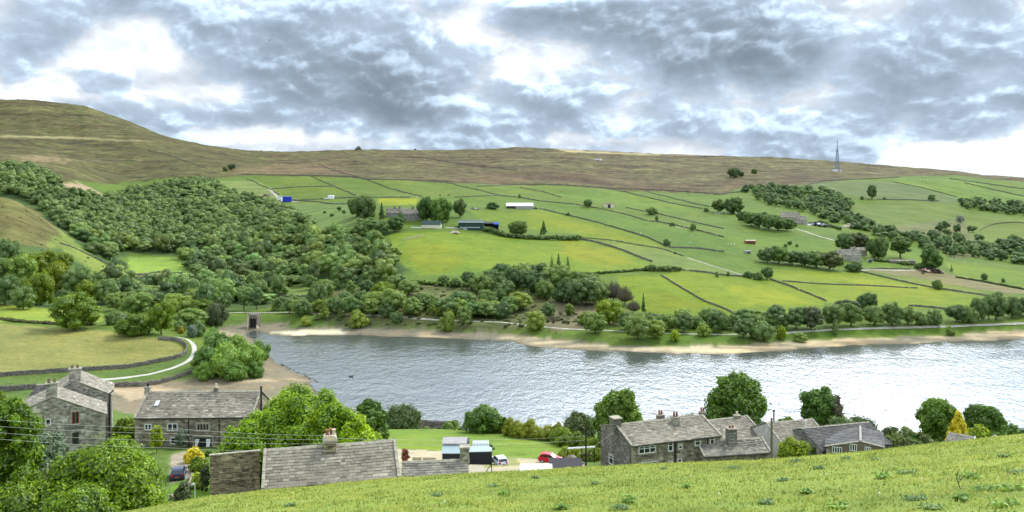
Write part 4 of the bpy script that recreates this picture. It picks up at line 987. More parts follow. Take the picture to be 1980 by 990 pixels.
# drop trees hidden behind the spur
def visible(x, y, top=8.0):
    ys = np.linspace(70, y - 6, 260); xs = x / y * ys
    sl = (gz(xs, ys) - CAMZ) / ys
    return sl.max() < (ground(x, y) + top - CAMZ) / y
vis = np.array([visible(x, y) for x, y in pts]); pts = pts[vis]
pts = pts[np.argsort(pts[:, 1])]
print('wood trees', len(pts))
NIND = 296
wr = np.random.default_rng(3)
for i, (x, y) in enumerate(pts[:NIND]):
    hgt = wr.choice([wr.uniform(5, 8), wr.uniform(8, 12), wr.uniform(11, 15.5)]); w = wr.uniform(9, 14.5); v = int(wr.integers(0, 8)); b = wr.uniform(.6, 1.25) * (1.25 if wr.random() < .12 else 1); g = wr.uniform(-.1, .14)
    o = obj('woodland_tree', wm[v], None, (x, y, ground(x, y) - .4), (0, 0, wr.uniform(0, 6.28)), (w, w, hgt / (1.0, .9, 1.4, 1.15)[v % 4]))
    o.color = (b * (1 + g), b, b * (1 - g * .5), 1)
    tag(o, 'broadleaf tree in the dense valley wood, one of many alike', 'tree', 'trees of the large valley wood')
far_pts = [(x, y, wr.uniform(11, 18), wr.uniform(8.5, 14)) for x, y in pts[NIND:]]
# other far woods that read as masses
D1 = scatter([(1437,370),(1470,362),(1540,366),(1600,372),(1650,392),(1640,415),(1690,440),(1760,455),(1740,470),(1640,440),(1560,412),(1520,405),(1480,395)], 700, 13, 21, 1.2)
D2 = scatter([(1855,388),(1900,392),(1980,398),(2200,410),(2200,440),(1980,418),(1900,408),(1858,402)], 800, 13, 22, 1.1)
D3 = scatter([(1760,455),(1830,470),(1900,475),(1980,470),(2200,480),(2200,530),(1980,515),(1900,500),(1840,498),(1790,485),(1700,462)], 560, 13, 23, 1.3)
D4 = scatter([(1735,440),(1800,442),(1880,440),(1900,470),(1800,470)], 560, 26, 24, 1.3)
for P_ in (D1, D2, D3, D4):
    for x, y in P_:
        if visible(x, y): far_pts.append((x, y, wr.uniform(8, 13), wr.uniform(7, 11)))
print('far', len(far_pts))
LOW = [crown_geo(1200 + i, ('round', 'dome', 'tall')[i % 3], 7, 300, .08, (1.0, .9, 1.3)[i % 3], core=.95, core_tone=.5, nrand=.2) for i in range(6)]
def mass(name, pts_, label, cat, mat='leaf_far', dark=1.0):
    VV = []; QQ = []; TT = []; tq = []; tt = []; off = 0
    for x, y, w, h in pts_:
        i = int(wr.integers(0, 6)); V, q, t, to = LOW[i]; a = wr.uniform(0, 6.28); ca, sa = math.cos(a), math.sin(a)
        hs = h / (1.0, .9, 1.3)[i % 3]; b = wr.uniform(-.35, .35)
        X = V[:, 0] * w; Y_ = V[:, 1] * w
        VV.append(np.stack([X * ca - Y_ * sa + x, X * sa + Y_ * ca + y, V[:, 2] * hs + ground(x, y) - .4], -1))
        QQ.append(q + off); TT.append(t + off); off += len(V); tq.append(to[:len(q)] + b); tt.append(to[len(q):] + b)
    me = mesh_np(name, np.concatenate(VV), np.concatenate(QQ), np.concatenate(TT), mats=[M[mat]], tone=np.clip(np.concatenate(tq + tt), 0, 1))
    o = obj(name, me); o.color = (dark, dark, dark * 1.05, 1)
    return tag(o, label, cat, kind='stuff')
fw = [p for p in far_pts if p[0] < 0]; fr = [p for p in far_pts if p[0] >= 0]
mass('distant_wood', fw, 'far reaches of the dense dark wood on the left valley side', 'wood', dark=.8)
mass('distant_wood', fr, 'far dark woodland filling the clough on the right moor side', 'wood', dark=.85)

# scrub: low stuff on the rough bank
sp_ = scatter([(560,590),(800,590),(960,600),(1060,600),(1250,625),(1250,645),(1000,642),(800,632),(620,630)], 366, 5.0, 31)
sp2 = scatter([(790,540),(900,552),(1000,575),(1060,600),(960,600),(800,590)], 390, 6.0, 32)
mass('scrub', [(x, y, wr.uniform(1.2, 3.2), wr.uniform(.7, 2.0)) for x, y in np.concatenate([sp_, sp2])], 'low bracken and bramble scrub on the rough far bank', 'scrub', 'leaf_olive', .75)
sp3 = scatter([(-40,385),(60,405),(130,460),(200,515),(255,552),(150,560),(60,500),(-40,470)], 390, 14, 33)
mass('scrub', [(x, y, wr.uniform(.8, 2.6), wr.uniform(.5, 1.3)) for x, y in sp3], 'sparse bracken scrub on the olive spur at left', 'scrub', 'leaf_olive', .7)

# --- hedges
def hedge(P, h, w, label, mat='leaf_far', tint=(.8, .85, .8), ymin=330, dens=1.0, name='hedge', world=False):
    W = np.array(P, float) if world else world_line(P, ymin, 8)
    seg = np.r_[0, np.cumsum(np.hypot(*np.diff(W, axis=0).T))]; n = max(3, int(seg[-1] / (w * .55)))
    s = np.linspace(0, seg[-1], n); X = np.interp(s, seg, W[:, 0]); Y = np.interp(s, seg, W[:, 1])
    VV = []; QQ = []; TT = []; tq = []; tt = []; off = 0; g = np.random.default_rng(int(abs(X[0]) * 10) + 5)
    for x, y in zip(X, Y):
        i = int(g.integers(0, 2)); V, q, t, to = PROTO['bush', i][0] if dens > 1 else LOW[i]
        sx = w * g.uniform(1.0, 1.4); sz = h * g.uniform(.85, 1.2) / (.75 if dens > 1 else 1.0); a = g.uniform(0, 6.28); ca, sa = math.cos(a), math.sin(a)
        VV.append(np.stack([(V[:, 0] * ca - V[:, 1] * sa) * sx + x, (V[:, 0] * sa + V[:, 1] * ca) * sx + y, V[:, 2] * sz + ground(x, y) - .2], -1))
        QQ.append(q + off); TT.append(t + off); off += len(V); b = g.uniform(-.15, .15); tq.append(to[:len(q)] + b); tt.append(to[len(q):] + b)
    me = mesh_np(name, np.concatenate(VV), np.concatenate(QQ), np.concatenate(TT), mats=[M[mat]], tone=np.clip(np.concatenate(tq + tt), 0, 1))
    o = obj(name, me); o.color = (*tint, 1); return tag(o, label, 'hedge')
hedge([(938,446),(975,458),(1010,462),(1060,464),(1119,465)], 4.0, 4.5, 'dark hedge between the two bright fields below the long shed', tint=(.55,.6,.5), ymin=560)
hedge([(1046,532),(1100,531),(1150,530),(1200,527),(1252,522)], 1.8, 2.4, 'low dark hedge along the foot of the large bright field', tint=(.6,.65,.5), ymin=440)
hedge([(1252,524),(1275,524),(1312,524)], 3.6, 4.5, 'thick dark hedge where the field walls meet', tint=(.55,.6,.5), ymin=440)
hedge([(800,548),(850,552),(905,555)], 2.6, 3.4, 'green hedge along the left foot of the large bright field', tint=(.9,.95,.7), ymin=400)
hedge([(1585,430),(1610,440),(1625,445)], 3.0, 3.5, 'dark hedge below the far stone barn', tint=(.5,.55,.5), ymin=600)
hedge([(1690,505),(1735,509),(1790,516)], 2.2, 2.6, 'dark clipped hedge between the far farmhouse and the woodpile', tint=(.5,.58,.5), ymin=440)
hedge([(1850,537),(1900,545),(1980,560),(2060,575)], 1.5, 2.0, 'low dark hedge along the far edge of the brown paddock', tint=(.55,.6,.5), ymin=480)
hedge([(0,618),(60,628),(120,634),(180,640)], 1.5, 2.5, 'brownish bracken hedge between the two left fields', 'leaf_olive', (.6,.55,.6), ymin=340)
# ------------------------------------------------------------------ dry stone walls
def drywall(P, label, h=1.35, w=.65, ymin=330, mat='drystone', world=False, name='dry_stone_wall', gap=.015, rough=.16, cope=True, group=None, base=-.4):
    W = np.array(P, float) if world else world_line(P, ymin, 7)
    seg = np.r_[0, np.cumsum(np.hypot(*np.diff(W, axis=0).T))]; gap = .05 if ymin >= 350 and gap == .015 else gap; h, w = (h * .68, w * .7) if ymin >= 350 else (h, w); st = 1.1 if seg[-1] < 160 else 2.2; n = max(3, int(seg[-1] / st))
    s = np.linspace(0, seg[-1], n); X = np.interp(s, seg, W[:, 0]); Y = np.interp(s, seg, W[:, 1])
    tx = np.gradient(X); ty = np.gradient(Y); l = np.hypot(tx, ty) + 1e-9; nx, ny = -ty / l, tx / l
    g = np.random.default_rng(int(abs(X[0] * 3 + Y[0])) + 1)
    gr = gz(X, Y); hh = h * (1 + g.uniform(-rough, rough, n)); low = g.random(n) < gap; hh = np.where(low, hh * .45, hh)
    ring = []
    for k, (o, zf) in enumerate([(-.5, 0), (-.42, .55), (-.36, .92), (-.14, 1.08), (.14, 1.08), (.36, .92), (.42, .55), (.5, 0)]):
        j = g.uniform(-.05, .05, n) * (zf > 0)
        gg = np.minimum(gr, gz(X + nx * o * w, Y + ny * o * w))
        ring.append(np.stack([X + nx * (o * w + j), Y + ny * (o * w + j), (gg + base) if zf == 0 else gr + hh * zf + g.uniform(-.06, .06, n)], -1))
    V = np.stack(ring, 1).reshape(-1, 3); i = np.arange(n - 1)[:, None] * 8 + np.arange(7)[None]
    q = np.stack([i, i + 8, i + 9, i + 1], -1).reshape(-1, 4)
    V2 = list(map(tuple, V)); caps = np.array([[3, 2, 1, 0], [7, 4, 3, 0], [7, 6, 5, 4]]); e = (n - 1) * 8
    q = np.concatenate([q, caps, caps[:, ::-1] + e])
    o = obj(name, mesh_np(name, V, q, mats=[M[mat]]))
    return tag(o, label, 'wall', group)

WL = [
 ([(461,339),(478,338),(500,338),(526,339),(570,339),(615,340),(650,341),(680,342),(716,348),(760,348),(804,349),(862,353)], 'long dark wall dividing moor from the top left pastures', 1.7),
 ([(478,345),(496,354),(521,366),(541,377)], 'short diagonal wall running down towards the blue container', 1.5),
 ([(526,366),(562,363),(602,361),(642,361)], 'level wall between the two top left pastures', 1.5),
 ([(600,340),(620,350),(647,361),(688,378)], 'diagonal wall ending behind the dark trees left of the farm', 1.5),
 ([(615,318),(642,328),(683,340),(723,353),(761,367),(817,381)], 'long diagonal wall coming down off the moor above the farm', 1.5),
 ([(577,388),(627,385),(688,382),(740,382),(794,382)], 'wall behind the small bright yellow-green strip', 1.4),
 ([(564,387),(615,391),(642,395),(690,395)], 'lower wall just right of the blue container', 1.4),
 ([(862,353),(900,363),(919,366),(967,379),(1005,382),(1044,389)], 'diagonal wall above the long grey shed', 1.5),
 ([(922,361),(1005,357),(1050,357),(1100,359),(1183,365),(1267,367),(1322,371),(1400,376)], 'dark wall between brown heather and the middle pastures', 1.8),
 ([(1005,363),(1050,371),(1086,382)], 'short wall across the top middle pasture', 1.3),
 ([(1044,389),(1086,393),(1117,396),(1161,404),(1211,415),(1250,427),(1283,431),(1350,446),(1400,459)], 'long wall sloping right below the cream hut', 1.4),
 ([(1044,404),(1100,417),(1161,432),(1211,447),(1253,460),(1294,479),(1350,481),(1400,488)], 'dark wall along the top of the yellow-green field', 1.6),
 ([(1122,463),(1150,468),(1197,482),(1239,499),(1261,507)], 'dark wall at the right side of the large bright field', 1.8),
 ([(1122,460),(1183,465),(1239,475),(1283,482),(1322,496)], 'low wall above the pale green field', 1.0),
 ([(1183,366),(1253,382),(1305,395),(1358,404)], 'wall descending right of the cream hut', 1.4),
 ([(1250,371),(1294,382),(1339,393),(1372,400)], 'short wall left of the dark far trees', 1.4),
 ([(1211,402),(1278,415),(1350,432),(1400,443)], 'wall between the cream hut field and the sheep field', 1.3),
 ([(878,382),(920,380),(961,379)], 'short wall right of the hillside sycamores', 1.3),
 ([(1278,533),(1322,560),(1361,583),(1400,597),(1427,611)], 'diagonal wall between the two lower yellow-green fields', 1.3),
 ([(1317,523),(1364,527),(1400,533),(1435,535),(1445,536)], 'wall along the top of the lower middle field', 1.3),
 ([(1225,608),(1294,613),(1330,614),(1372,616)], 'wall at the foot of the lower left pasture', 1.4),
 ([(1413,612),(1440,611),(1465,610)], 'short wall end behind the shore bushes', 1.4),
 ([(1489,541),(1525,553),(1562,568),(1598,583)], 'diagonal grey wall left of the largest yellow-green field', 1.5),
 ([(1513,544),(1592,550),(1683,553),(1774,558)], 'thin wall crossing the largest yellow-green field', 1.0),
 ([(1662,525),(1707,536),(1759,548),(1804,557),(1865,566),(1919,574),(1980,583)], 'wall below the bare brown paddock', 1.3),
 ([(1756,592),(1800,595),(1822,598),(1850,602)], 'short wall above the right shore trees', 1.4),
 ([(1668,522),(1710,520),(1759,521)], 'wall at the foot of the far farmhouse lawn', 1.2),
 ([(1556,360),(1586,351),(1638,348),(1690,346),(1738,343)], 'curved dark wall on the moor below the mast', 1.8),
 ([(1728,352),(1789,365),(1850,381)], 'diagonal wall between the top right pastures', 1.6),
 ([(1835,346),(1895,354),(1980,366),(2060,378)], 'upper of two dark walls at the far right', 1.8),
 ([(1865,354),(1925,368),(1980,380),(2060,396)], 'lower of two dark walls at the far right', 1.8),
 ([(1695,386),(1759,387),(1816,389)], 'dark wall with shrubs below the top right pastures', 1.8),
 ([(1895,447),(1903,440),(1919,434),(1945,431),(1968,430),(1990,434)], 'curved dark wall round the far right field', 1.5),
 ([(1440,372),(1420,372),(1400,376),(1380,377)], 'dark wall at the head of the clough', 1.8),
 ([(115,471),(142,479),(170,493),(197,506),(236,524),(250,530),(273,532),(303,527),(364,529)], 'wall running down the spur to the small pasture', 1.3),
 ([(526,572),(560,574),(597,573)], 'short wall right of the slender pale trees', 1.2),
 ([(690,567),(718,566)], 'short wall piece on the rough slope', 1.2),
 ([(817,549),(860,551),(900,553),(950,557)], 'pale wall under the hedge left of the dark wood', 1.4),
]
for P_, lb, h_ in WL: drywall(P_, lb, h_, .7, 360 if P_[0][1] > 440 else 480)
# old moor-side ditches and broken walls
for P_, lb in [([(160,311),(190,310),(250,311),(330,314)], 'broken dark wall line low on the left moor'), ([(120,276),(185,281),(270,288),(320,298),(360,312),(400,326)], 'dark old wall line curving across the left moor'), ([(780,300),(900,318),(1000,330)], 'faint broken wall across the brown moor'), ([(252,344),(262,343),(276,344)], 'short ruined wall above the wood')]:
    drywall(P_, lb, 1.5, .9, 800, gap=.25, rough=.4)
drywall([(-60,733),(16,727),(75,723),(135,719),(190,716),(250,712),(313,700),(345,693),(358,687),(363,679),(362,671),(354,664),(338,659),(306,657)], 'curving dry stone wall round the foot of the olive field', 1.35, .7, 250, rough=.06, gap=0)
drywall([(168,747),(225,748),(282,747),(310,742),(345,731),(372,722)], 'low retaining wall between the track and the drained inlet', 1.3, .8, 240, rough=.15, gap=.02, base=-1.2)
drywall([(0,757),(52,754),(70,752)], 'grey field wall at the left edge behind the gabled house', 1.6, .8, 235, rough=.06, gap=0)
drywall([(756,826),(800,827),(850,829),(902,832)], 'grey stone wall along the back of the lawn by the water', 2.0, .7, 150, rough=.05, gap=0)

# ------------------------------------------------------------------ buildings
def ray_plane(px, py, o, n):
    d = np.array([(px - CX) / F, 1.0, -(py - HZ) / F]); c = np.array([0, 0, CAMZ])
    t = np.dot(np.array(o) - c, n) / np.dot(d, n); return c + d * t

class House:
    def __init__(s, name, label, cat, fl, fr, W, ze, zr, zg, wallmat='wallstone', over=.18, group=None):
        """fl, fr = world xy of front corners (seen from the camera); W depth; heights of eaves, ridge, ground"""
        s.fl = np.array(fl, float); s.fr = np.array(fr, float); d = s.fr - s.fl; s.L = float(np.hypot(*d)); s.yaw = math.atan2(d[1], d[0]); s.W = W
        s.zg = zg; s.ze = ze - zg; s.zr = zr - zg; s.over = over; s.wm = wallmat
        s.root = empty(name, (fl[0], fl[1], zg), s.yaw); tag(s.root, label, cat, group)
        s.ux = d / s.L; s.uy = np.array([-s.ux[1], s.ux[0]])
    def local(s, p):
        q = np.array(p[:2]) - s.fl; return np.array([q @ s.ux, q @ s.uy, p[2] - s.zg])
    def on(s, px, py, side='f', off=0.0):
        """local coordinates of the point of a wall plane seen at (px, py)"""
        if side == 'f': o, n = s.fl + s.uy * off, s.uy
        elif side == 'l': o, n = s.fl + s.ux * off, s.ux
        else: o, n = s.fr + s.ux * off, s.ux
        return s.local(ray_plane(px, py, (*o, 0), (*n, 0)))
    def walls(s, gable=True, mats=None):
        m = MB(); L_, W, e, r = s.L, s.W, s.ze, s.zr
        t = .06
        m.poly([(0, 0, 0), (L_, 0, 0), (L_, 0, e), (0, 0, e)]); m.poly([(L_, W, 0), (0, W, 0), (0, W, e), (L_, W, e)])
        if gable:
            m.poly([(0, W, 0), (0, 0, 0), (0, 0, e), (0, W / 2, r - t), (0, W, e)]); m.poly([(L_, 0, 0), (L_, W, 0), (L_, W, e), (L_, W / 2, r - t), (L_, 0, e)])
        else:
            m.poly([(0, W, 0), (0, 0, 0), (0, 0, e), (0, W, e)]); m.poly([(L_, 0, 0), (L_, W, 0), (L_, W, e), (L_, 0, e)])
        # quoins
        for x in (0, L_):
            z = 0; k = 0
            while z < e - .3:
                a = .5 if k % 2 else .3; b = .8 - a
                sx = 1 if x == 0 else -1
                m.box(min(x - .012 * sx, x + sx * a), max(x - .012 * sx, x + sx * a), -.012, b, z + .01, z + .29, .7, 1); z += .31; k += 1
        return m.build('wall', [M[s.wm], M['ashlar'] if s.wm != 'wallstone_dark' else M['ashlar_dark']], s.root)
    def roof(s, mat='stone_slate', course=.30, slate=.44, sag=.05, verge=True, ends=(.12, .12), seed=1, front=True, back=True, ridge=True, mono=False, thick=.035):
        g = random.Random(seed); m = MB(); W = s.W; H = s.zr - s.ze; yr = W if mono else W / 2
        for side in (0, 1):
            if (side == 0 and not front) or (side == 1 and (not back or mono)): continue
            half = yr if side == 0 else W - yr
            sl = math.hypot(half, H); ov = s.over; tot = sl + ov; n = max(3, int(tot / course)); uy, uz = half / sl, H / sl
            for i in range(n):
                a0 = -ov + tot * i / n; a1 = -ov + tot * (i + 1.35) / n; c_w = slate * (1.25 - .5 * i / n)
                x = -ends[0] + g.uniform(-.2, 0)
                while x < s.L + ends[1]:
                    w = c_w * g.uniform(.6, 1.4); x0, x1 = max(x, -ends[0]), min(x + w - .012, s.L + ends[1]); x += w
                    if x1 - x0 < .06: continue
                    lift = thick * 1.6 + g.uniform(-.008, .012); sg = -sag * math.sin(math.pi * (x0 + x1) / 2 / s.L) * math.sin(math.pi * i / n) + g.uniform(-.004, .004)
                    tn = min(1, max(0, g.gauss(.45, .2))); th = thick * g.uniform(.7, 1.3); P = []
                    for dz_ in (0, th):
                        for (xx, a, up) in ((x0, a0, lift), (x1, a0, lift), (x1, min(a1, sl), .012), (x0, min(a1, sl), .012)):
                            yy = a * uy; zz = s.ze + a * uz + (up + dz_) / uy * .9 + sg
                            P.append((xx, yy if side == 0 else W - yy, zz))
                    if side == 1: P = [P[1], P[0], P[3], P[2], P[5], P[4], P[7], P[6]]
                    m.hexa(P, tn)
        o = m.build('roof', M[mat], s.root)
        if ridge:
            r = MB(); x = -ends[0]
            while x < s.L + ends[1]:
                w = g.uniform(.5, .75); x1 = min(x + w - .015, s.L + ends[1]); z = s.zr + .05 + g.uniform(-.01, .01)
                r.prism([(yr - .2, z - .09), (yr - .02, z + .06), (yr + .02, z + .06), (yr + (.2 if not mono else .03), z - .09)], x, x1, g.uniform(.3, .7)); x += w
            r.build('ridge_tile', M['ashlar'], o)
        if verge:
            for x in (-ends[0] - .02, s.L + ends[1] - .20):
                vb = MB()
                for side in (0, 1):
                    if side == 1 and (not back or mono): continue
                    half = yr; k = 5
                    for i in range(k):
                        a, b = i / k, (i + 1) / k - .012
                        P = []
                        for dz_ in (.02, .15):
                            for (xx, q) in ((x, a), (x + .24, a), (x + .24, b), (x, b)):
                                yy = -s.over * .8 + (half + s.over * .8) * q; zz = s.ze - s.over * .8 * H / half + (H + s.over * .8 * H / half) * q
                                P.append((xx, yy if side == 0 else W - yy, zz + dz_ + .05))
                        if side == 1: P = [P[1], P[0], P[3], P[2], P[5], P[4], P[7], P[6]]
                        vb.hexa(P, g.uniform(.3, .8))
                vb.build('verge_stone', M['ashlar'], o)
        s.roof_o = o; return o
    def gutter(s, pipes=()):
        m = MB(); m.box(-.1, s.L + .1, -s.over - .13, -s.over - .02, s.ze - .14, s.ze - .04); m.build('gutter', M['blackpaint'], s.root)
        for x in pipes:
            p = MB(); p.tube((x, -.07, 0), (x, -.07, s.ze - .1), .055, n=6); p.tube((x, -.07, s.ze - .12), (x, -s.over - .08, s.ze - .1), .05, n=6); p.build('downpipe', M['blackpaint'], s.root)
    def window(s, px0, px1, py0, py1, side='f', lights=2, frame='white', surround=True, pane='glass', off=0.0, name='window', transom=False, lintel=None):
        a = s.on(px0, py1, side, off); b = s.on(px1, py0, side, off)
        if side == 'f': u0, u1 = sorted((a[0], b[0]))
        else: u0, u1 = sorted((a[1], b[1]))
        c1 = s.on(px0, py0, side, off); z0 = (a[2] + s.on(px1, py1, side, off)[2]) / 2; z1 = (b[2] + c1[2]) / 2
        z0 = max(z0, .05)
        def bx(mb, ua, ub, za, zb, d0, d1, tone=.5):       # d = distance out of the wall
            if side == 'f': mb.box(ua, ub, off - d1, off - d0, za, zb, tone)
            elif side == 'l': mb.box(off - d1, off - d0, ua, ub, za, zb, tone)
            else: mb.box(s.L + off + d0, s.L + off + d1, ua, ub, za, zb, tone)
        f = MB(); t = .07; w = u1 - u0
        bx(f, u0, u1, z0, z0 + t, .005, .05); bx(f, u0, u1, z1 - t, z1, .005, .05); bx(f, u0, u0 + t, z0 + t, z1 - t, .005, .05); bx(f, u1 - t, u1, z0 + t, z1 - t, .005, .05)
        for i in range(1, lights):
            c = u0 + w * i / lights; bx(f, c - .045, c + .045, z0 + t, z1 - t, .005, .052)
        if transom:
            for i in range(lights): bx(f, u0 + w * i / lights + .04, u0 + w * (i + 1) / lights - .04, z1 - (z1 - z0) * .36, z1 - (z1 - z0) * .36 + .06, .006, .05)
        fo = f.build(name, M[frame], s.root)
        g = MB(); bx(g, u0 + t * .5, u1 - t * .5, z0 + t * .5, z1 - t * .5, .002, .018); g.build('pane', M[pane], fo)
        if surround:
            q = MB(); bx(q, u0 - .18, u1 + .18, z1 + .003, z1 + .24, .004, .045); bx(q, u0 - .12, u1 + .12, z0 - .16, z0 - .003, .004, .09)
            bx(q, u0 - .15, u0 - .003, z0, z1, .004, .03); bx(q, u1 + .003, u1 + .15, z0, z1, .004, .03)
            q.build('stone_surround', M['ashlar'], fo)
        return fo
    def chimney(s, px, w, py_top, yoff=None, d=.6, pots=1, potmat='terracotta', mat='wallstone_dark', poth=.5, zbase=None, cap=True):
        """w in metres; shaft whose top centre is seen at (px, py_top)"""
        yoff = s.W / 2 if yoff is None else yoff
        p = s.on(px, py_top, 'f', yoff); x = p[0]; zt = p[2]
        zb = (s.zr - abs(yoff - s.W / 2) * (s.zr - s.ze) / (s.W / 2) - .35) if zbase is None else zbase
        m = MB(); m.box(x - w / 2, x + w / 2, yoff - d / 2, yoff + d / 2, zb, zt)
        if cap: m.box(x - w / 2 - .07, x + w / 2 + .07, yoff - d / 2 - .07, yoff + d / 2 + .07, zt + .002, zt + .12, .7, 1)
        m.box(x - w / 2 - .04, x + w / 2 + .04, yoff - d / 2 - .04, yoff + d / 2 + .04, zb + .28, zb + .36, .7, 1)
        o = m.build('chimney', [M[mat], M['ashlar']], s.root)
        for i in range(pots):
            cx = x + (i - (pots - 1) / 2) * min(.42, w / max(1, pots)); b = MB()
            r = .15; b.tube((cx, yoff, zt + .12), (cx, yoff, zt + .12 + poth), r * 1.05, r * .85, 8); b.tube((cx, yoff, zt + .10 + poth), (cx, yoff, zt + .17 + poth), r * 1.1, r * 1.1, 8)
            b.build('pot', M[potmat] if isinstance(potmat, str) else M[potmat[i]], o)
        return o
def fr_from(pxr, pyr, ze):
    Y = (CAMZ - ze) * F / (pyr - HZ); return at(pxr, Y)
def ze_of(py, Y): return CAMZ - (py - HZ) * Y / F

# --- A: low cottage right below the field edge
ze = ze_of(945, 62); A_ = House('stone_cottage', 'near stone-slated cottage with one big chimney behind the field edge', 'cottage', at(507, 62), fr_from(772, 922, ze), 6.9, ze, 43.95, 37.6)
A_.walls(); A_.roof('stone_slate', .30, .46, .07, seed=3, ends=(.05, .05)); A_.gutter()
A_.chimney(638, 1.02, 852, d=1.0, pots=0, mat='blockstone', yoff=3.1)
zc = A_.on(638, 852, 'f', 3.1); cx_, cz_ = zc[0], zc[2] + .12
fl_ = MB(); fl_.prism([(cx_ - .55, cz_), (cx_ + .55, cz_), (cx_ + .5, cz_ + .28), (cx_ + .25, cz_ + .42), (cx_ - .25, cz_ + .42), (cx_ - .5, cz_ + .28)], 2.6, 3.6, axis='y'); ch = [c for c in A_.root.children if c.name.startswith('chimney')][0]
fl_.build('flaunching', M['pot_buff'], ch)
for i, (dx_, mm_) in enumerate([(-.22, 'terracotta'), (.12, 'terracotta'), (.3, 'pot_buff')]):
    b = MB(); b.tube((cx_ + dx_, 3.0 + .2 * (i % 2), cz_ + .3), (cx_ + dx_, 3.0 + .2 * (i % 2), cz_ + .78), .15, .13, 10); b.tube((cx_ + dx_, 3.0 + .2 * (i % 2), cz_ + .76), (cx_ + dx_, 3.0 + .2 * (i % 2), cz_ + .84), .18, .18, 10); b.build('pot', M[mm_], ch)
# high wall block at its left
ztop = ze_of(880, 65.2)
B_ = House('stone_outbuilding', 'high blank stone outbuilding wall with dark block courses, left of near cottage', 'outbuilding', at(406, 65.0), at(502, 66.2), 3.2, ztop - 1.0, ztop, 36.5, 'blockstone')
m = MB(); L_ = B_.L; H = ztop - 36.5; m.hexa([(0, 0, 0), (L_, 0, 0), (L_, 3.2, 0), (0, 3.2, 0), (0, 0, H), (L_, 0, H), (L_, 3.2, H - 1.2), (0, 3.2, H - 1.2)]); m.build('wall', M['blockstone'], B_.root)
m = MB(); g = random.Random(4); x = -.08
while x < L_: w_ = g.uniform(.45, .8); m.hexa([(x, -.1, H + .003), (min(x + w_ - .02, L_ + .08), -.1, H + .003), (min(x + w_ - .02, L_ + .08), .35, H - .06), (x, .35, H - .06), (x, -.1, H + .10), (min(x + w_ - .02, L_ + .08), -.1, H + .10), (min(x + w_ - .02, L_ + .08), .35, H + .05), (x, .35, H + .05)], g.random()); x += w_
m.build('coping', M['ashlar'], B_.root)
m = MB(); m.hexa([(0, .35, H - .1), (L_, .35, H - .1), (L_, 3.3, H - 1.2), (0, 3.3, H - 1.2), (0, .35, H - .04), (L_, .35, H - .04), (L_, 3.3, H - 1.12), (0, 3.3, H - 1.12)]); m.build('roof', M['stone_slate_grey'], B_.root)
# low slated outhouse at its right, with a pale chimney
ze = ze_of(932, 64.0); fl = at(776, 64.4); C_ = House('stone_outhouse', 'low outhouse roof with pale chimney, right of the near cottage', 'outhouse', fl, fr_from(905, 923, ze), 4.2, ze, ze + .72, 37.0)
C_.walls(); C_.roof('stone_slate_grey', .28, .5, .04, seed=5, verge=False, ends=(0, .1)); C_.gutter(); C_.chimney(898, .72, 865, d=.7, pots=0, mat='wallstone_pale', yoff=2.0)

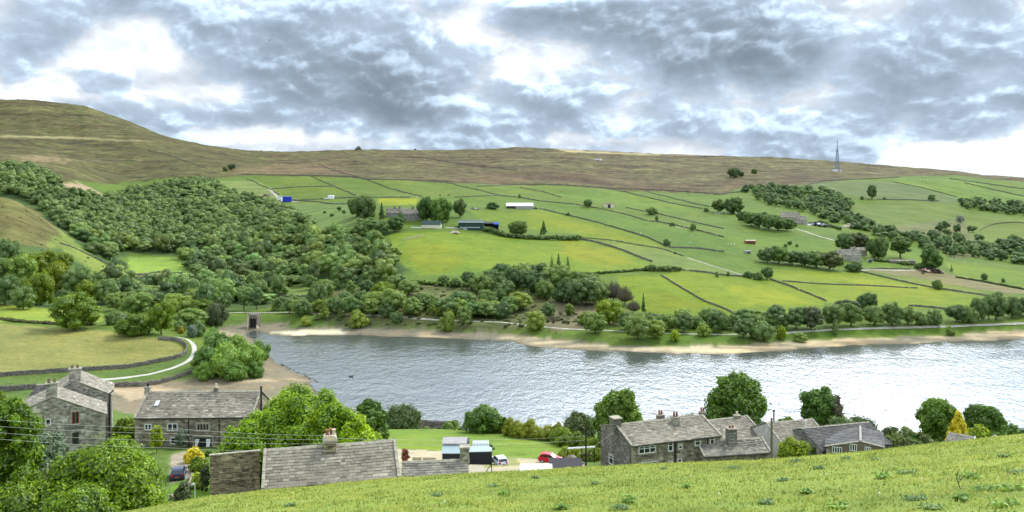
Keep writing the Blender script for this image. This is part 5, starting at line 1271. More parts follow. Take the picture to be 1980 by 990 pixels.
# --- left: gabled house in two blocks
D1 = House('gabled_stone_house', 'tall grey stone house with gable facing the field at far left', 'house', at(44, 98), (at(44, 98)[0] + 8.0, 102.1), 8, 37.6, 39.6, 29.5, 'wallstone_pale')
def gable_front(s, depth, apex_px, apex_py, le, re, mat, roofmat, zg, seed=2, over=.25):
    """s: House whose front wall IS the gable. le/re = left/right eave heights (world)"""
    L_ = s.L; ap = s.on(apex_px, apex_py); ax, az_ = ap[0], ap[2]; l, r = le - zg, re - zg
    m = MB(); f = [(0, 0), (L_, 0), (L_, r), (ax, az_), (0, l)]
    m.prism([(a, b) for a, b in f], 0, depth, axis='y')
    for x in (0, L_):
        z = 0; k = 0; top = l if x == 0 else r
        while z < top - .3:
            a = .5 if k % 2 else .3; sx = 1 if x == 0 else -1
            m.box(min(x - .012 * sx, x + sx * a), max(x - .012 * sx, x + sx * a), -.014, .8 - a, z + .01, z + .29, .7, 1); z += .31; k += 1
    m.build('wall', [M[mat], M['ashlar']], s.root)
    g = random.Random(seed); rm = MB()
    for (x_e, z_e_, sg) in ((0, l, -1), (L_, r, 1)):
        dx_, dz_ = ax - x_e, az_ - z_e_; sl = math.hypot(dx_, dz_); tot = sl + over; n = max(3, int(tot / .33)); ux, uz = dx_ / sl, dz_ / sl
        for i in range(n):
            a0 = -over + tot * i / n; a1 = min(sl, -over + tot * (i + 1.35) / n); y = -.12
            while y < depth:
                w = .5 * g.uniform(.6, 1.4); y1 = min(y + w - .012, depth); th = .035 * g.uniform(.7, 1.3); tn = min(1, max(0, g.gauss(.5, .2))); P = []
                for d_ in (0, th):
                    for (yy, a, up) in ((y, a0, .06), (y1, a0, .06), (y1, a1, .012), (y, a1, .012)):
                        P.append((x_e + ux * a, yy, z_e_ + uz * a + up + d_))
                if sg < 0: P = [P[1], P[0], P[3], P[2], P[5], P[4], P[7], P[6]]
                rm.hexa(P, tn); y += w
    o = rm.build('roof', M[roofmat], s.root)
    v = MB()
    for (x_e, z_e_) in ((0, l), (L_, r)):
        dx_, dz_ = ax - x_e, az_ - z_e_; k = 7
        for i in range(k):
            a, b = i / k - .04, (i + 1) / k - .05; P = []
            for yy, zz in ((-.16, .08), (.14, .08), (-.16, .2), (.14, .2)): pass
            q0 = (x_e + dx_ * a, z_e_ + dz_ * a); q1 = (x_e + dx_ * b, z_e_ + dz_ * b)
            if q0[0] > q1[0]: q0, q1 = q1, q0
            v.hexa([(q0[0], -.16, q0[1] + .06), (q1[0], -.16, q1[1] + .06), (q1[0], .14, q1[1] + .06), (q0[0], .14, q0[1] + .06), (q0[0], -.16, q0[1] + .17), (q1[0], -.16, q1[1] + .17), (q1[0], .14, q1[1] + .17), (q0[0], .14, q0[1] + .17)], g.random())
    v.build('verge_stone', M['ashlar'], o)
    r_ = MB(); r_.box(ax - .14, ax + .14, .15, depth, az_ + .08, az_ + .19); r_.build('ridge_tile', M['ashlar'], o)
    return o
gable_front(D1, 6.5, 103, 768, ze_of(794, 98), ze_of(801, 102.1), 'wallstone_pale', 'stone_slate', 29.5)
D1.window(139, 153, 796, 819, lights=2, frame='redbrown', surround=True); D1.window(88, 98, 810, 822, lights=1); D1.window(140, 152, 836, 859, lights=2, frame='timber_dark', surround=False)
p_ = MB(); xx_ = D1.on(83, 800)[0]; p_.tube((xx_, -.08, 0), (xx_, -.08, 7.8), .06, n=6); p_.build('downpipe', M['blackpaint'], D1.root)
c_ = D1.on(100, 742, 'f', .5); m = MB(); m.box(c_[0] - .62, c_[0] + .62, .1, .95, 9.3, c_[2]); m.box(c_[0] - .72, c_[0] + .72, .0, 1.05, c_[2] + .002, c_[2] + .14, .5, 1); o = m.build('chimney', [M['wallstone_pale'], M['ashlar']], D1.root)
for dx_ in (-.32, .32):
    b = MB(); b.tube((c_[0] + dx_, .5, c_[2] + .14), (c_[0] + dx_, .5, c_[2] + .62), .17, .13, 8); b.tube((c_[0] + dx_, .5, c_[2] + .6), (c_[0] + dx_, .5, c_[2] + .68), .17, .17, 8); b.build('pot', M['timber'], o)
D2 = House('stone_house', 'taller grey stone house block behind the far left gable', 'house', at(88, 106.5), (at(88, 106.5)[0] + 7.1, 109.8), 9, 38, 40, 29.5, 'wallstone_pale')
gable_front(D2, 7.5, 145, 737, ze_of(768, 106.5), ze_of(764, 109.8), 'wallstone_pale', 'stone_slate', 29.5, 6)
c_ = D2.on(145, 714, 'f', .6); m = MB(); m.box(c_[0] - .7, c_[0] + .7, .15, 1.1, 9.4, c_[2]); m.box(c_[0] - .8, c_[0] + .8, .05, 1.2, c_[2] + .002, c_[2] + .15, .5, 1); o = m.build('chimney', [M['wallstone_pale'], M['ashlar']], D2.root)
for dx_ in (-.32, .32):
    b = MB(); b.tube((c_[0] + dx_, .6, c_[2] + .15), (c_[0] + dx_, .6, c_[2] + .62), .17, .13, 8); b.build('pot', M['timber'], o)
p_ = MB(); p_.tube((D2.L - .25, -.09, 0), (D2.L - .25, -.09, 8.0), .1, n=6); p_.tube((D2.L - .25, -.09, 7.9), (D2.L + .25, -.09, 8.3), .1, n=6); p_.build('downpipe', M['blackpaint'], D2.root)
D3 = House('slate_roofed_wing', 'low wing with plain grey slate roof behind the far left gable', 'house', at(49, 110), at(90, 110), 6, ze_of(778, 110), ze_of(778, 110) + 1.7, 29.5, 'wallstone_pale')
D3.walls(); D3.roof('blue_slate', .25, .35, .02, seed=9, verge=False)

# --- C: long barn house
ze = ze_of(808, 106); C1 = House('barn_house', 'long stone barn house with wide stone-slate roof and one skylight', 'house', at(261, 106), fr_from(486, 806, ze), 8.6, ze, ze + 2.35, 29.8)
C1.walls(); C1.roof('stone_slate', .30, .45, .10, seed=12); C1.gutter([C1.on(365, 820)[0], C1.on(424, 820)[0]])
C1.window(280, 293, 820, 831, lights=2); C1.window(324, 343, 819, 832, lights=2); C1.window(381, 404, 819, 832, lights=4, frame='ashlar'); C1.window(330, 341, 846, 858, lights=1)
dd_ = C1.window(375, 410, 845, 869, lights=1, frame='ashlar_dark', surround=True, name='patio_door')
a_ = C1.on(375, 869); b_ = C1.on(410, 847)
for (x0, x1, xm) in ((a_[0] + .15, a_[0] + .75, a_[0] + .35), (b_[0] - .75, b_[0] - .15, b_[0] - .35)):
    q = MB(); q.hexa([(x0 if x0 < xm else xm, -.07, a_[2] + .1), (xm if x0 < xm else x1, -.07, a_[2] + .1), (xm, -.055, a_[2] + .1), (x0, -.055, a_[2] + .1), (x0, -.07, b_[2] - .1), (x1, -.07, b_[2] - .1), (x1, -.055, b_[2] - .1), (x0, -.055, b_[2] - .1)]); q.build('curtain', M['curtain'], dd_)
# skylight
s0 = C1.on(301, 793, 'f', 2.6); s1 = C1.on(313, 785, 'f', 2.9); sl_ = (C1.zr - C1.ze) / (C1.W / 2); m = MB()
za = lambda y: C1.ze + y * sl_ + .16
m.hexa([(s0[0], 1.7, za(1.7) - .1), (s1[0], 1.7, za(1.7) - .1), (s1[0], 2.7, za(2.7) - .1), (s0[0], 2.7, za(2.7) - .1), (s0[0], 1.7, za(1.7)), (s1[0], 1.7, za(1.7)), (s1[0], 2.7, za(2.7)), (s0[0], 2.7, za(2.7))]); sk_ = m.build('skylight', M['lead'], C1.root)
m = MB(); e_ = .1; m.hexa([(s0[0] + e_, 1.8, za(1.8) + .002), (s1[0] - e_, 1.8, za(1.8) + .002), (s1[0] - e_, 2.6, za(2.6) + .002), (s0[0] + e_, 2.6, za(2.6) + .002), (s0[0] + e_, 1.8, za(1.8) + .015), (s1[0] - e_, 1.8, za(1.8) + .015), (s1[0] - e_, 2.6, za(2.6) + .015), (s0[0] + e_, 2.6, za(2.6) + .015)]); m.build('pane', M['whitesheet'], sk_)
C1.chimney(286, .7, 749, d=.6, pots=1, potmat='timber_dark', mat='ashlar', poth=.35); C1.chimney(418, .55, 750, d=.5, pots=1, potmat='pot_buff', mat='ashlar_dark', poth=.4)
q = MB(); p = C1.on(487, 750, 'f', 4.3); q.tube((C1.L + .28, 3.6, 1), (C1.L + .28, 3.6, p[2] + .2), .13, n=8); q.tube((C1.L + .28, 3.6, p[2] + .2), (C1.L + .28, 3.6, p[2] + .35), .18, n=8); q.build('flue', M['blackpaint'], C1.root)
# climbing rose by the door
tree(352, 0, 30, 44, 'tall', 'leaf_pale', (.55, .6, .6), 'climbing_shrub', 'shrub', 'grey-green shrub climbing beside the barn house door', Y=104.5)

# --- right terrace
ze = ze_of(862, 100); T1 = House('stone_terrace', 'long two-storey stone terrace with rough dark gable wall at left', 'house', at(1221, 100), fr_from(1393, 842, ze), 8.8, ze, ze + 1.42, 26.5, 'wallstone')
T1.walls(); T1.roof('stone_slate', .30, .46, .10, seed=21, ends=(.1, .1)); T1.gutter([T1.on(1304, 870)[0], T1.on(1306.5, 870)[0], T1.on(1368, 860)[0]])
m = MB(); m.poly([(-.012, 8.8, 0), (-.012, 0, 0), (-.012, 0, T1.ze), (-.012, 4.4, T1.zr - .08), (-.012, 8.8, T1.ze)]); m.build('gable_wall', M['wallstone_dark'], T1.root)
for a, b, c, d, n_ in [(1235, 1267, 862, 876, 3), (1292, 1301, 856, 872, 1), (1312, 1319, 859, 868, 1), (1344, 1354, 849, 861, 1), (1373, 1381, 846, 858, 1), (1238, 1272, 893, 905, 3), (1292, 1300, 892, 905, 1), (1310, 1318, 887, 905, 1)]:
    T1.window(a, b, c, d, lights=n_, transom=True)
T1.window(1178, 1186, 880, 897, side='l', lights=1, transom=True)
T1.window(1184, 1187, 831, 836, side='l', lights=1, surround=False)
q = MB(); q.box(-.55, .55, 3.8, 5.0, T1.zr - .9, T1.zr + .85); q.box(-.65, .65, 3.7, 5.1, T1.zr + .852, T1.zr + 1.0, .5, 1); q.build('chimney', [M['wallstone_dark'], M['ashlar']], T1.root)
T1.chimney(1306, .85, 807, yoff=3.4, d=.8, pots=2, potmat='terracotta', mat='ashlar', poth=.55)
# right-hand block
ze2 = ze_of(853, 111.2); T2 = House('stone_house', 'right-hand stone house with plain slate roof behind the low stone range', 'house', at(1388, 110.8), fr_from(1478, 844, ze2), 8.5, ze2, ze2 + 1.75, 26.5)
T2.walls(); T2.roof('stone_slate', .30, .46, .07, seed=22); T2.gutter(); T2.chimney(1425, .9, 804, d=.6, pots=1, potmat='pot_buff', mat='ashlar_dark', poth=.45)
# low range in front
ze3 = ze_of(880, 102); T3 = House('low_stone_range', 'low stone range with sagging slate roof in front of the terrace', 'outbuilding', at(1362, 101.5), fr_from(1489, 874, ze3), 4.6, ze3, ze3 + 1.15, 26.5)
T3.walls(); T3.roof('stone_slate_grey', .34, .6, .22, seed=23); T3.gutter(); T3.chimney(1414, 1.2, 829, d=.9, pots=2, potmat='terracotta', mat='wallstone_dark', poth=.25, yoff=2.0)
T3.window(1338, 1344, 887, 893, side='l', lights=1)
# rear row, only roof and stacks show
T4 = House('rear_cottage', 'rear stone cottage whose roof shows behind the terrace ridge', 'cottage', at(1234, 118), at(1362, 123), 6, ze_of(836, 120), ze_of(836, 120) + 1.1, 25.0)
T4.walls(); T4.roof('stone_slate', .30, .46, .05, seed=24); T4.chimney(1277, 1.1, 803, d=.7, pots=2, potmat='terracotta', mat='ashlar_dark', poth=.6); T4.chimney(1358, .9, 797, d=.7, pots=2, potmat='terracotta', mat='ashlar_dark', poth=.5)
# stone barn right of the pole
ze5 = ze_of(856, 108); T5 = House('stone_barn', 'small stone barn with slate roof just right of the bare pole', 'barn', at(1512, 107.5), fr_from(1602, 850, ze5), 7.5, ze5, ze5 + 1.75, 26.0, 'render_pale')
T5.walls(); T5.roof('stone_slate', .30, .46, .06, seed=25); T5.gutter()
q = MB(); q.tube((1.2, 3.75, T5.zr - .3), (1.2, 3.75, T5.zr + 1.5), .1, n=8); q.tube((1.2, 3.75, T5.zr + 1.5), (1.2, 3.75, T5.zr + 1.75), .16, n=8); q.build('flue', M['blackpaint'], T5.root)
# slate-roofed building with a projecting glazed gable
ze6 = ze_of(862, 104); T6 = House('slate_roofed_barn', 'dark slate-roofed barn with rubble end wall right of the stone barn', 'barn', at(1590, 104.5), at(1722, 107.5), 8.5, 31.3, 32.95, 26.0, 'wallstone_dark')
T6.walls(); T6.roof('blue_slate', .27, .38, .04, seed=26, verge=False); T6.gutter()
for px_ in (1582, 1602): pass
q = MB(); q.tube((.6, 4.2, T6.zr - .2), (.6, 4.2, T6.zr + .9), .07, n=6); q.tube((.6, 4.2, T6.zr + .9), (.6, 4.2, T6.zr + 1.1), .12, n=6); q.build('flue', M['whitesheet'], T6.root)
T7 = House('glazed_gable_wing', 'wide low slate gable with white windows facing the field', 'outbuilding', at(1598, 103.5), (at(1598, 103.5)[0] + 6.1, 100.9), 6, 32.4, 33.6, 26.0, 'timber')
gable_front(T7, 7.0, 1664, 855, ze_of(864, 103.5), ze_of(866, 100.9), 'timber', 'blue_slate', 26.0, 8)
T7.window(1609, 1628, 864, 876, lights=4, surround=False); T7.window(1643, 1657, 858, 872, lights=3, surround=False); T7.window(1672, 1684, 864, 876, lights=3, surround=False)
apx = T7.on(1664, 855); q = MB(); q.box(apx[0] - .06, apx[0] + .06, -.3, 6.9, apx[2] + .2, apx[2] + .26); q.build('ridge_capping', M['greysheet'], T7.root)
# far right roof
T8 = House('low_cottage', 'low brown-roofed cottage mostly hidden by the field at right', 'cottage', at(1826, 88), at(1872, 86.5), 5.0, ze_of(866, 88), ze_of(866, 88) + 1.05, 31.0, 'wallstone')
T8.walls(); T8.roof('stone_slate_grey', .3, .5, .05, seed=27, verge=False); q = MB(); q.prism([(-.2, T8.ze - .5), (2.75, T8.zr + .1), (2.75, T8.zr - .12), (-.2, T8.ze - .75)], T8.L + .12, T8.L + .2); q.build('bargeboard', M['white'], T8.root)
drywall([at(1876, 84), at(1900, 80), at(1935, 74), at(1985, 66), at(2060, 60)], 'stone field wall just beyond the crest at far right', 1.3, .6, world=True, rough=.05, gap=0, mat='wallstone')

# ------------------------------------------------------------------ far farm buildings
def shed(name, label, px0, px1, py0, py1, depth, wall, roofm, ymin, parts=None, ridge=.22, cat='shed', name_roof='roof', open_front=False, yaw=0.0):
    """front lower edge seen from (px0, py1) to (px1, py1); roof line at py0"""
    x0, y0, z0 = hit(px0, py1, ymin); x1, _, z1 = hit(px1, py1, ymin); y1 = y0 + yaw; x1 = (px1 - CX) / F * y1
    z0 = min(z0, float(gz(x1, y1)), float(gz(x0, y0 + depth)))
    h = (py1 - py0) / F * y0; H = House(name, label, cat, (x0, y0), (x1, y1), depth, z0 + h * (1 - ridge), z0 + h, z0 - .3)
    m = MB(); L_ = H.L; e, r = H.ze, H.zr
    if not open_front: H.wm = wall; m.poly([(0, 0, 0), (L_, 0, 0), (L_, 0, e), (0, 0, e)])
    m.poly([(L_, depth, 0), (0, depth, 0), (0, depth, e), (L_, depth, e)]); m.poly([(0, depth, 0), (0, 0, 0), (0, 0, e), (0, depth / 2, r), (0, depth, e)]); m.poly([(L_, 0, 0), (L_, depth, 0), (L_, depth, e), (L_, depth / 2, r), (L_, 0, e)])
    if open_front:
        k = max(3, int(L_ / 4))
        for i in range(k + 1): m.box(L_ * i / k - .12, L_ * i / k + .12, .05, .3, 0, e - .002)
        m.box(0, L_, depth * .5, depth * .52, 0, e - .01)
    m.build('wall', M[wall], H.root)
    m = MB(); t = .1
    for a, b, za, zb in ((-.3, depth / 2, e - .05, r + .03), (depth + .3, depth / 2, e - .05, r + .03)):
        m.hexa([(-.2, min(a, b), za if a < b else zb), (L_ + .2, min(a, b), za if a < b else zb), (L_ + .2, max(a, b), zb if a < b else za), (-.2, max(a, b), zb if a < b else za)] + [(-.2, min(a, b), (za if a < b else zb) + t), (L_ + .2, min(a, b), (za if a < b else zb) + t), (L_ + .2, max(a, b), (zb if a < b else za) + t), (-.2, max(a, b), (zb if a < b else za) + t)])
    m.build('roof', M[roofm], H.root); return H
H1 = shed('long_shed', 'long pale grey shed with dark open left end on the hillside', 979, 1031, 390, 403, 8, 'greysheet', 'whitesheet', 560, ridge=.45)
q = MB(); q.box(.4, H1.L * .35, -.05, -.01, .1, H1.ze * .95); q.build('opening_shade', M['blackpaint'], H1.root)  # black panel standing for the shade inside the open end
H2 = shed('green_barn', 'dark green barn with white roof edge at the hillside farm', 886, 935, 422, 442, 12, 'greenpaint', 'greenpaint', 560, ridge=.18)
q = MB(); q.box(-.2, H2.L + .2, -.42, -.3, H2.ze - .1, H2.ze + .35); q.build('fascia', M['whitesheet'], H2.root)
g = random.Random(5)
for i in range(10): q = MB(); x = 1.6 + i * (H2.L - 4) / 10; q.box(x, x + .9, -.05, -.01, 2.6, 3.2); q.build('window', M['whitesheet'], H2.root)
q = MB(); q.box(H2.L * .18, H2.L * .34, -.5, -.06, .2, 1.9); q.build('door', M['white'], H2.root)
H3 = shed('open_shed', 'open-fronted dark shed with blue tarpaulin corner beside the green barn', 936, 964, 426, 441, 8, 'timber_dark', 'blackboard', 560, ridge=.2, open_front=True)
q = MB(); q.hexa([(H3.L - 4, -.4, H3.ze - .9), (H3.L + .3, -.4, H3.ze - 1.4), (H3.L + .3, 3.5, H3.ze + .9), (H3.L - 4, 3.5, H3.ze + .9), (H3.L - 4, -.4, H3.ze + .2), (H3.L + .3, -.4, H3.ze + .1), (H3.L + .3, 3.5, H3.ze + 1.05), (H3.L - 4, 3.5, H3.ze + 1.05)]); q.build('tarpaulin', M['bluetarp'], H3.root)
H4 = shed('green_roofed_shed', 'low cream shed with dark green roof below the sycamores', 815, 852, 426, 441, 7, 'cream', 'greenpaint', 560, ridge=.5)
q = MB(); q.box(-8, -.3, -.6, -.2, .2, 1.7); q.build('boundary_boards', M['whitesheet'], H4.root)
H5 = shed('cream_hut', 'small cream hut with dark doorway alone in the upper field', 1168, 1187, 391, 401, 4.5, 'cream', 'timber', 600, ridge=.18)
q = MB(); q.box(H5.L * .38, H5.L * .66, -.06, -.01, .1, H5.ze * .9); q.build('door', M['blackpaint'], H5.root)
H6 = shed('blue_container', 'bright blue steel container on the pale track top left', 546, 563, 380, 391, 3.0, 'bluepaint', 'bluepaint', 600, ridge=.05, cat='container')
q = MB()
for i in range(9): q.box(.3 + i * (H6.L - .6) / 9, .45 + i * (H6.L - .6) / 9, -.07, -.01, .3, H6.ze * .95)
q.build('rib', M['bluepaint'], H6.root)
H7 = shed('white_cabin', 'small white cabin at the left end of the blue container', 537, 545, 380, 390, 3.0, 'whitesheet', 'lead', 600, ridge=.1, cat='cabin')
q = MB(); q.box(H7.L * .3, H7.L * .7, -.06, -.01, 1.0, 2.2); q.build('window', M['glass'], H7.root)
H8 = shed('white_trailer', 'white box trailer standing in the upper left pasture', 634, 645, 378, 385, 3, 'whitesheet', 'white', 600, ridge=.05, cat='trailer')
q = MB(); q.box(-4.5, -.2, .3, 2.5, .5, 1.6); q.build('low_bed', M['whitesheet'], H8.root)
for x in (1.0, H8.L - 1.0): q = MB(); q.tube((x, -.1, .4), (x, .15, .4), .4, n=10); q.build('wheel', M['tyre'], H8.root)
H9 = shed('red_hut', 'small red-brown hut on a pale yard in the middle fields', 1442, 1461, 463, 471, 4, 'terracotta', 'pot_buff', 500, ridge=.08, cat='hut')
for f_ in (.15, .42, .7): q = MB(); q.box(H9.L * f_, H9.L * (f_ + .17), -.05, -.01, .8, 2.2); q.build('window', M['glass'], H9.root)
H10 = shed('low_shelter', 'small pale animal shelter beside the middle hedgerow', 1441, 1452, 484, 490, 3, 'greysheet', 'greysheet', 480, ridge=.1, cat='shelter')
q = MB(); q.box(H10.L * .4, H10.L * .8, -.05, -.01, .1, H10.ze * .8); q.build('opening_shade', M['blackpaint'], H10.root)  # black panel in place of the shaded shelter interior
# far stone farmhouse complex on the left
def farmhouse(name, label, px0, px1, pye, pyr, pyb, depth, ymin, chim=(), wins=0, roofm='stone_slate_grey', wallm='wallstone_dark', seed=3, yaw=0.0, course=.9, cat='farmhouse'):
    x0, y0, z0 = hit(px0, pyb, ymin); y1 = y0 + yaw; x1 = (px1 - CX) / F * y1
    H = House(name, label, cat, (x0, y0), (x1, y1), depth, z0 + (pyb - pye) / F * y0, z0 + (pyb - pyr) / F * y0, z0 - 1.2, wallm)
    H.walls(); H.roof(roofm, course, 1.3, .1, seed=seed, thick=.07, verge=False)
    for c in chim: H.chimney(c, 1.5, pyr - 5, d=1.0, pots=2, potmat='pot_buff', mat=wallm, poth=.9)
    for i in range(wins):
        x = H.L * (i + .5) / wins
        for z_ in (1.9, 4.4):
            if z_ + 1.1 > H.ze: continue
            f = MB(); f.box(x - .8, x + .8, -.06, -.01, z_, z_ + 1.1); o = f.build('window', M['white'], H.root); q = MB(); q.box(x - .68, x - .05, -.08, -.062, z_ + .12, z_ + .98); q.box(x + .05, x + .68, -.08, -.062, z_ + .12, z_ + .98); q.build('pane', M['glass'], o)
    return H
farmhouse('stone_farmhouse', 'left dark stone range of the hillside farm with two stacks', 746, 775, 412, 403, 420, 8, 560, (763, 773), 4, seed=4)
farmhouse('stone_farmhouse', 'dark stone farmhouse half hidden by the big sycamores', 776, 812, 414, 404, 428, 9, 540, (798,), 4, seed=5, yaw=3)
farmhouse('stone_farmhouse', 'pale-roofed stone farmhouse beside the far blue trampoline', 1622, 1666, 494, 483, 503, 9, 480, (1652,), 5, 'stone_slate_grey', 'wallstone_pale', seed=6)
farmhouse('farm_annexe', 'small stone annexe behind the far farmhouse', 1648, 1676, 484, 479, 494, 8, 540, (), 2, 'stone_slate', 'wallstone_pale', seed=7)
farmhouse('stone_barn', 'broad pale-roofed stone barn on the far right slope', 1506, 1541, 420, 410, 430, 14, 600, (), 3, 'stone_slate', 'wallstone_pale', seed=8, yaw=-10, cat='barn')
farmhouse('stone_barn', 'lower far stone barn beside the scrap-strewn yard', 1536, 1560, 426, 418, 433, 9, 600, (), 2, 'stone_slate_grey', 'wallstone_pale', seed=9, cat='barn')
farmhouse('stone_barn', 'long grey wall-like shed right of the far round-headed tree', 1722, 1770, 505, 503, 509, 5, 480, (), 0, 'stone_slate_grey', 'wallstone_dark', seed=10, cat='barn')

# ------------------------------------------------------------------ small far things
def farbox(name, cat, label, px, py, w, h, d, mat, ymin=480, parts=None):
    x, y, z = hit(px, py, ymin); root = empty(name, (x, y, z)); tag(root, label, cat); return root
def rubble(name, label, cat, px, py, w, h, mats, n, ymin, seed=1, Y=None):
    if Y is None: x, y, z = hit(px, py, ymin)
    else: x, y = at(px, Y); z = ground(x, y)
    g = random.Random(seed); s = y / F; m = MB(); W = w * s; H = h * s
    for i in range(n):
        a = g.uniform(-.5, .5); b = g.uniform(-.5, .5); t = max(0, 1 - (2 * abs(a)) ** 1.6) * max(0, 1 - (2 * abs(b)) ** 2); r = min(W * .12, H * .35) * g.uniform(.5, 1.2)
        m.blob((a * W, b * W * .5, H * t * g.uniform(.3, .9)), (r * g.uniform(.8, 1.5), r, r * .7), 6, 4, g.random(), g.randrange(len(mats)), .25)
    o = m.build(name, [M[k] for k in mats], loc=(x, y, z - .1)); return tag(o, label, cat)
rubble('rubble_heap', 'pale heap of stone rubble behind the far right farm', 'heap', 1647, 440, 34, 9, ['pot_buff', 'ashlar', 'cream'], 120, 560, 2)
rubble('woodpile', 'heap of timber and scrap beside the brown paddock', 'heap', 1798, 526, 42, 11, ['timber_dark', 'redbrown', 'timber', 'pot_buff', 'timber_dark', 'timber_dark'], 130, 440, 3)
rubble('scrap_heap', 'jumble of pale scrap and machinery beside the far barns', 'heap', 1576, 436, 44, 8, ['whitesheet', 'blackboard', 'greysheet', 'timber_dark', 'blackboard'], 120, 560, 4)
rubble('log_pile', 'pale stone and log pile at the farm gate', 'heap', 879, 451, 20, 6, ['ashlar', 'pot_buff'], 40, 540, 5)
rubble('spoil_heap', 'pale spoil and timber left of the blue container', 'heap', 515, 379, 26, 5, ['pot_buff', 'ashlar', 'timber'], 60, 600, 6)
rubble('stone_heap', 'heap of stones and machinery right of the dark tree', 'heap', 914, 405, 22, 5, ['ashlar', 'whitesheet', 'ashlar_dark'], 40, 600, 7)
rubble('scrap_heap', 'low pile of junk at the right end of the long shed', 'heap', 1036, 404, 10, 5, ['redbrown', 'timber_dark', 'ashlar_dark'], 26, 560, 8)
rubble('rubble_heap', 'pale rubble below the left far farm trees', 'heap', 1395, 413, 26, 3, ['whitesheet', 'ashlar', 'ashlar_dark'], 30, 600, 9)
# horse jump poles / rails lying in the big field
m = MB(); a = world_line([(778,464),(800,459),(818,455)], 440, 8); 
x0, y0 = a[0]; 
for (p, q) in zip(a[:-1], a[1:]):
    m.tube((p[0] - x0, p[1] - y0, ground(*p) + .5), (q[0] - x0, q[1] - y0, ground(*q) + .5), .22, n=5)
    m.tube((p[0] - x0 + 1, p[1] - y0 - 5, ground(p[0], p[1] - 5) + .5), (q[0] - x0 + 1, q[1] - y0 - 5, ground(q[0], q[1] - 5) + .5), .22, n=5)
tag(m.build('timber_rail', M['timber_pale'], loc=(x0, y0, 0)), 'pale timber rails lying in the large bright field', 'rail')
# trampoline / blue frame by far farmhouse
x, y, z = hit(1682, 508, 480); r_ = empty('play_frame', (x, y, z)); tag(r_, 'blue and white play frame on the far farmhouse lawn', 'play frame')
m = MB()
for a_ in (-1.8, 1.8):
    for b_ in (-1.2, 1.2): m.tube((a_, b_, 0), (a_, b_, 2.6), .12, n=5)
m.build('frame', M['whitesheet'], r_); m = MB(); m.box(-1.9, 1.9, -1.3, 1.3, 2.5, 2.75); m.build('canopy', M['lead'], r_); m = MB(); m.box(-1.2, 1.2, -.4, .4, .3, 1.9); m.build('netting', M['bluecar'], r_)

# mast
x, y, z = hit(1619, 331, 1000); s = y / F; Hm = (331 - 271) * s; r_ = empty('radio_mast', (x, y, z - .5)); tag(r_, 'tall slender lattice radio mast rising from the moor skyline', 'mast')
m = MB(); hb = Hm * .66; w0 = 3.4; w1 = 1.2
def leg(k, t): sx, sy = ((-1, -1), (1, -1), (1, 1), (-1, 1))[k % 4]; w_ = w0 + (w1 - w0) * t; return (sx * w_, sy * w_, hb * t)
for k in range(4):
    m.tube(leg(k, 0), leg(k, 1), .34, .28, 5)
    for i in range(9):
        a, b = i / 9, (i + 1) / 9; m.tube(leg(k, a), leg(k + 1, b), .16, n=4, cap=False); m.tube(leg(k + 1, a), leg(k, b), .16, n=4, cap=False); m.tube(leg(k, b), leg(k + 1, b), .14, n=4, cap=False)
m.build('lattice_tower', M['steel'], r_)
m = MB(); m.tube((0, 0, hb - 1), (0, 0, Hm), 1.1, .5, 8); m.build('upper_section', M['steel'], r_)
m = MB(); m.tube((0, 0, hb + 1.0), (0, 0, hb + 2.0), 3.0, 3.0, 12); m.tube((0, 0, hb + 4), (0, 0, hb + 4.6), 2.0, 2.0, 12); m.build('platform', M['steel'], r_)
for a_ in range(3): q = MB(); an = a_ * 2.1; q.tube((1.6 * math.cos(an), 1.6 * math.sin(an), hb + 3), (2.4 * math.cos(an), 2.4 * math.sin(an), hb + 3), .9, .9, 10); q.build('dish', M['whitesheet'], r_)
shed('equipment_cabin', 'pale equipment cabin at the foot of the radio mast', 1610, 1620, 327, 331, 4, 'whitesheet', 'greysheet', 1000, ridge=.1, cat='cabin')
shed('equipment_cabin', 'smaller white cabinet right of the radio mast foot', 1622, 1627, 328, 331, 3, 'white', 'greysheet', 1000, ridge=.1, cat='cabin')
# skyline hut / stone shelter and summit cairn
x, y, z = hit(693, 290, 1500); s = y / F; m = MB(); g = random.Random(3)
for i in range(60): a = g.uniform(-1, 1); m.blob((a * 6.5 * s, g.uniform(-2, 2), (1 - a * a) * 8 * s * g.uniform(.2, .95)), 1.6 * g.uniform(.7, 1.3), 6, 4, g.random(), 0, .2)
tag(m.build('rock_outcrop', M['ashlar_dark'], loc=(x, y, z - 1)), 'small dark dome-shaped rock on the middle skyline', 'rock')
x, y, z = hit(35, 193, 1500); m = MB(); m.tube((0, 0, -1), (0, 0, 4.5), 2.0, 1.0, 7); tag(m.build('cairn', M['ashlar_dark'], loc=(x, y, z)), 'tiny cairn on the left hilltop', 'cairn')
x, y, z = hit(803, 290, 1500); m = MB(); m.blob((0, 0, 1), (3.5, 3, 2.4), 8, 5, .5, 0, .2); tag(m.build('boulder', M['ashlar_dark'], loc=(x, y, z)), 'tiny dark boulder on the skyline right of the rock', 'rock')
for px_, py_, w_ in ((505, 292, 1), (1153, 309, 2.2), (1161, 310, 1.6)):
    x, y, z = hit(px_, py_ + .5, 1200); m = MB(); m.blob((0, 0, 1.2), (2.2 * w_, 1.5, 1.5), 7, 5, .5, 0, .2)
    tag(m.build('boulder', M['whitesheet' if w_ > 1 else 'ashlar_dark'], loc=(x, y, z)), {1: 'tiny dark stone on the saddle of the moor', 2.2: 'left of two pale boulders high on the moor', 1.6: 'right of two pale boulders high on the moor'}[w_], 'rock')

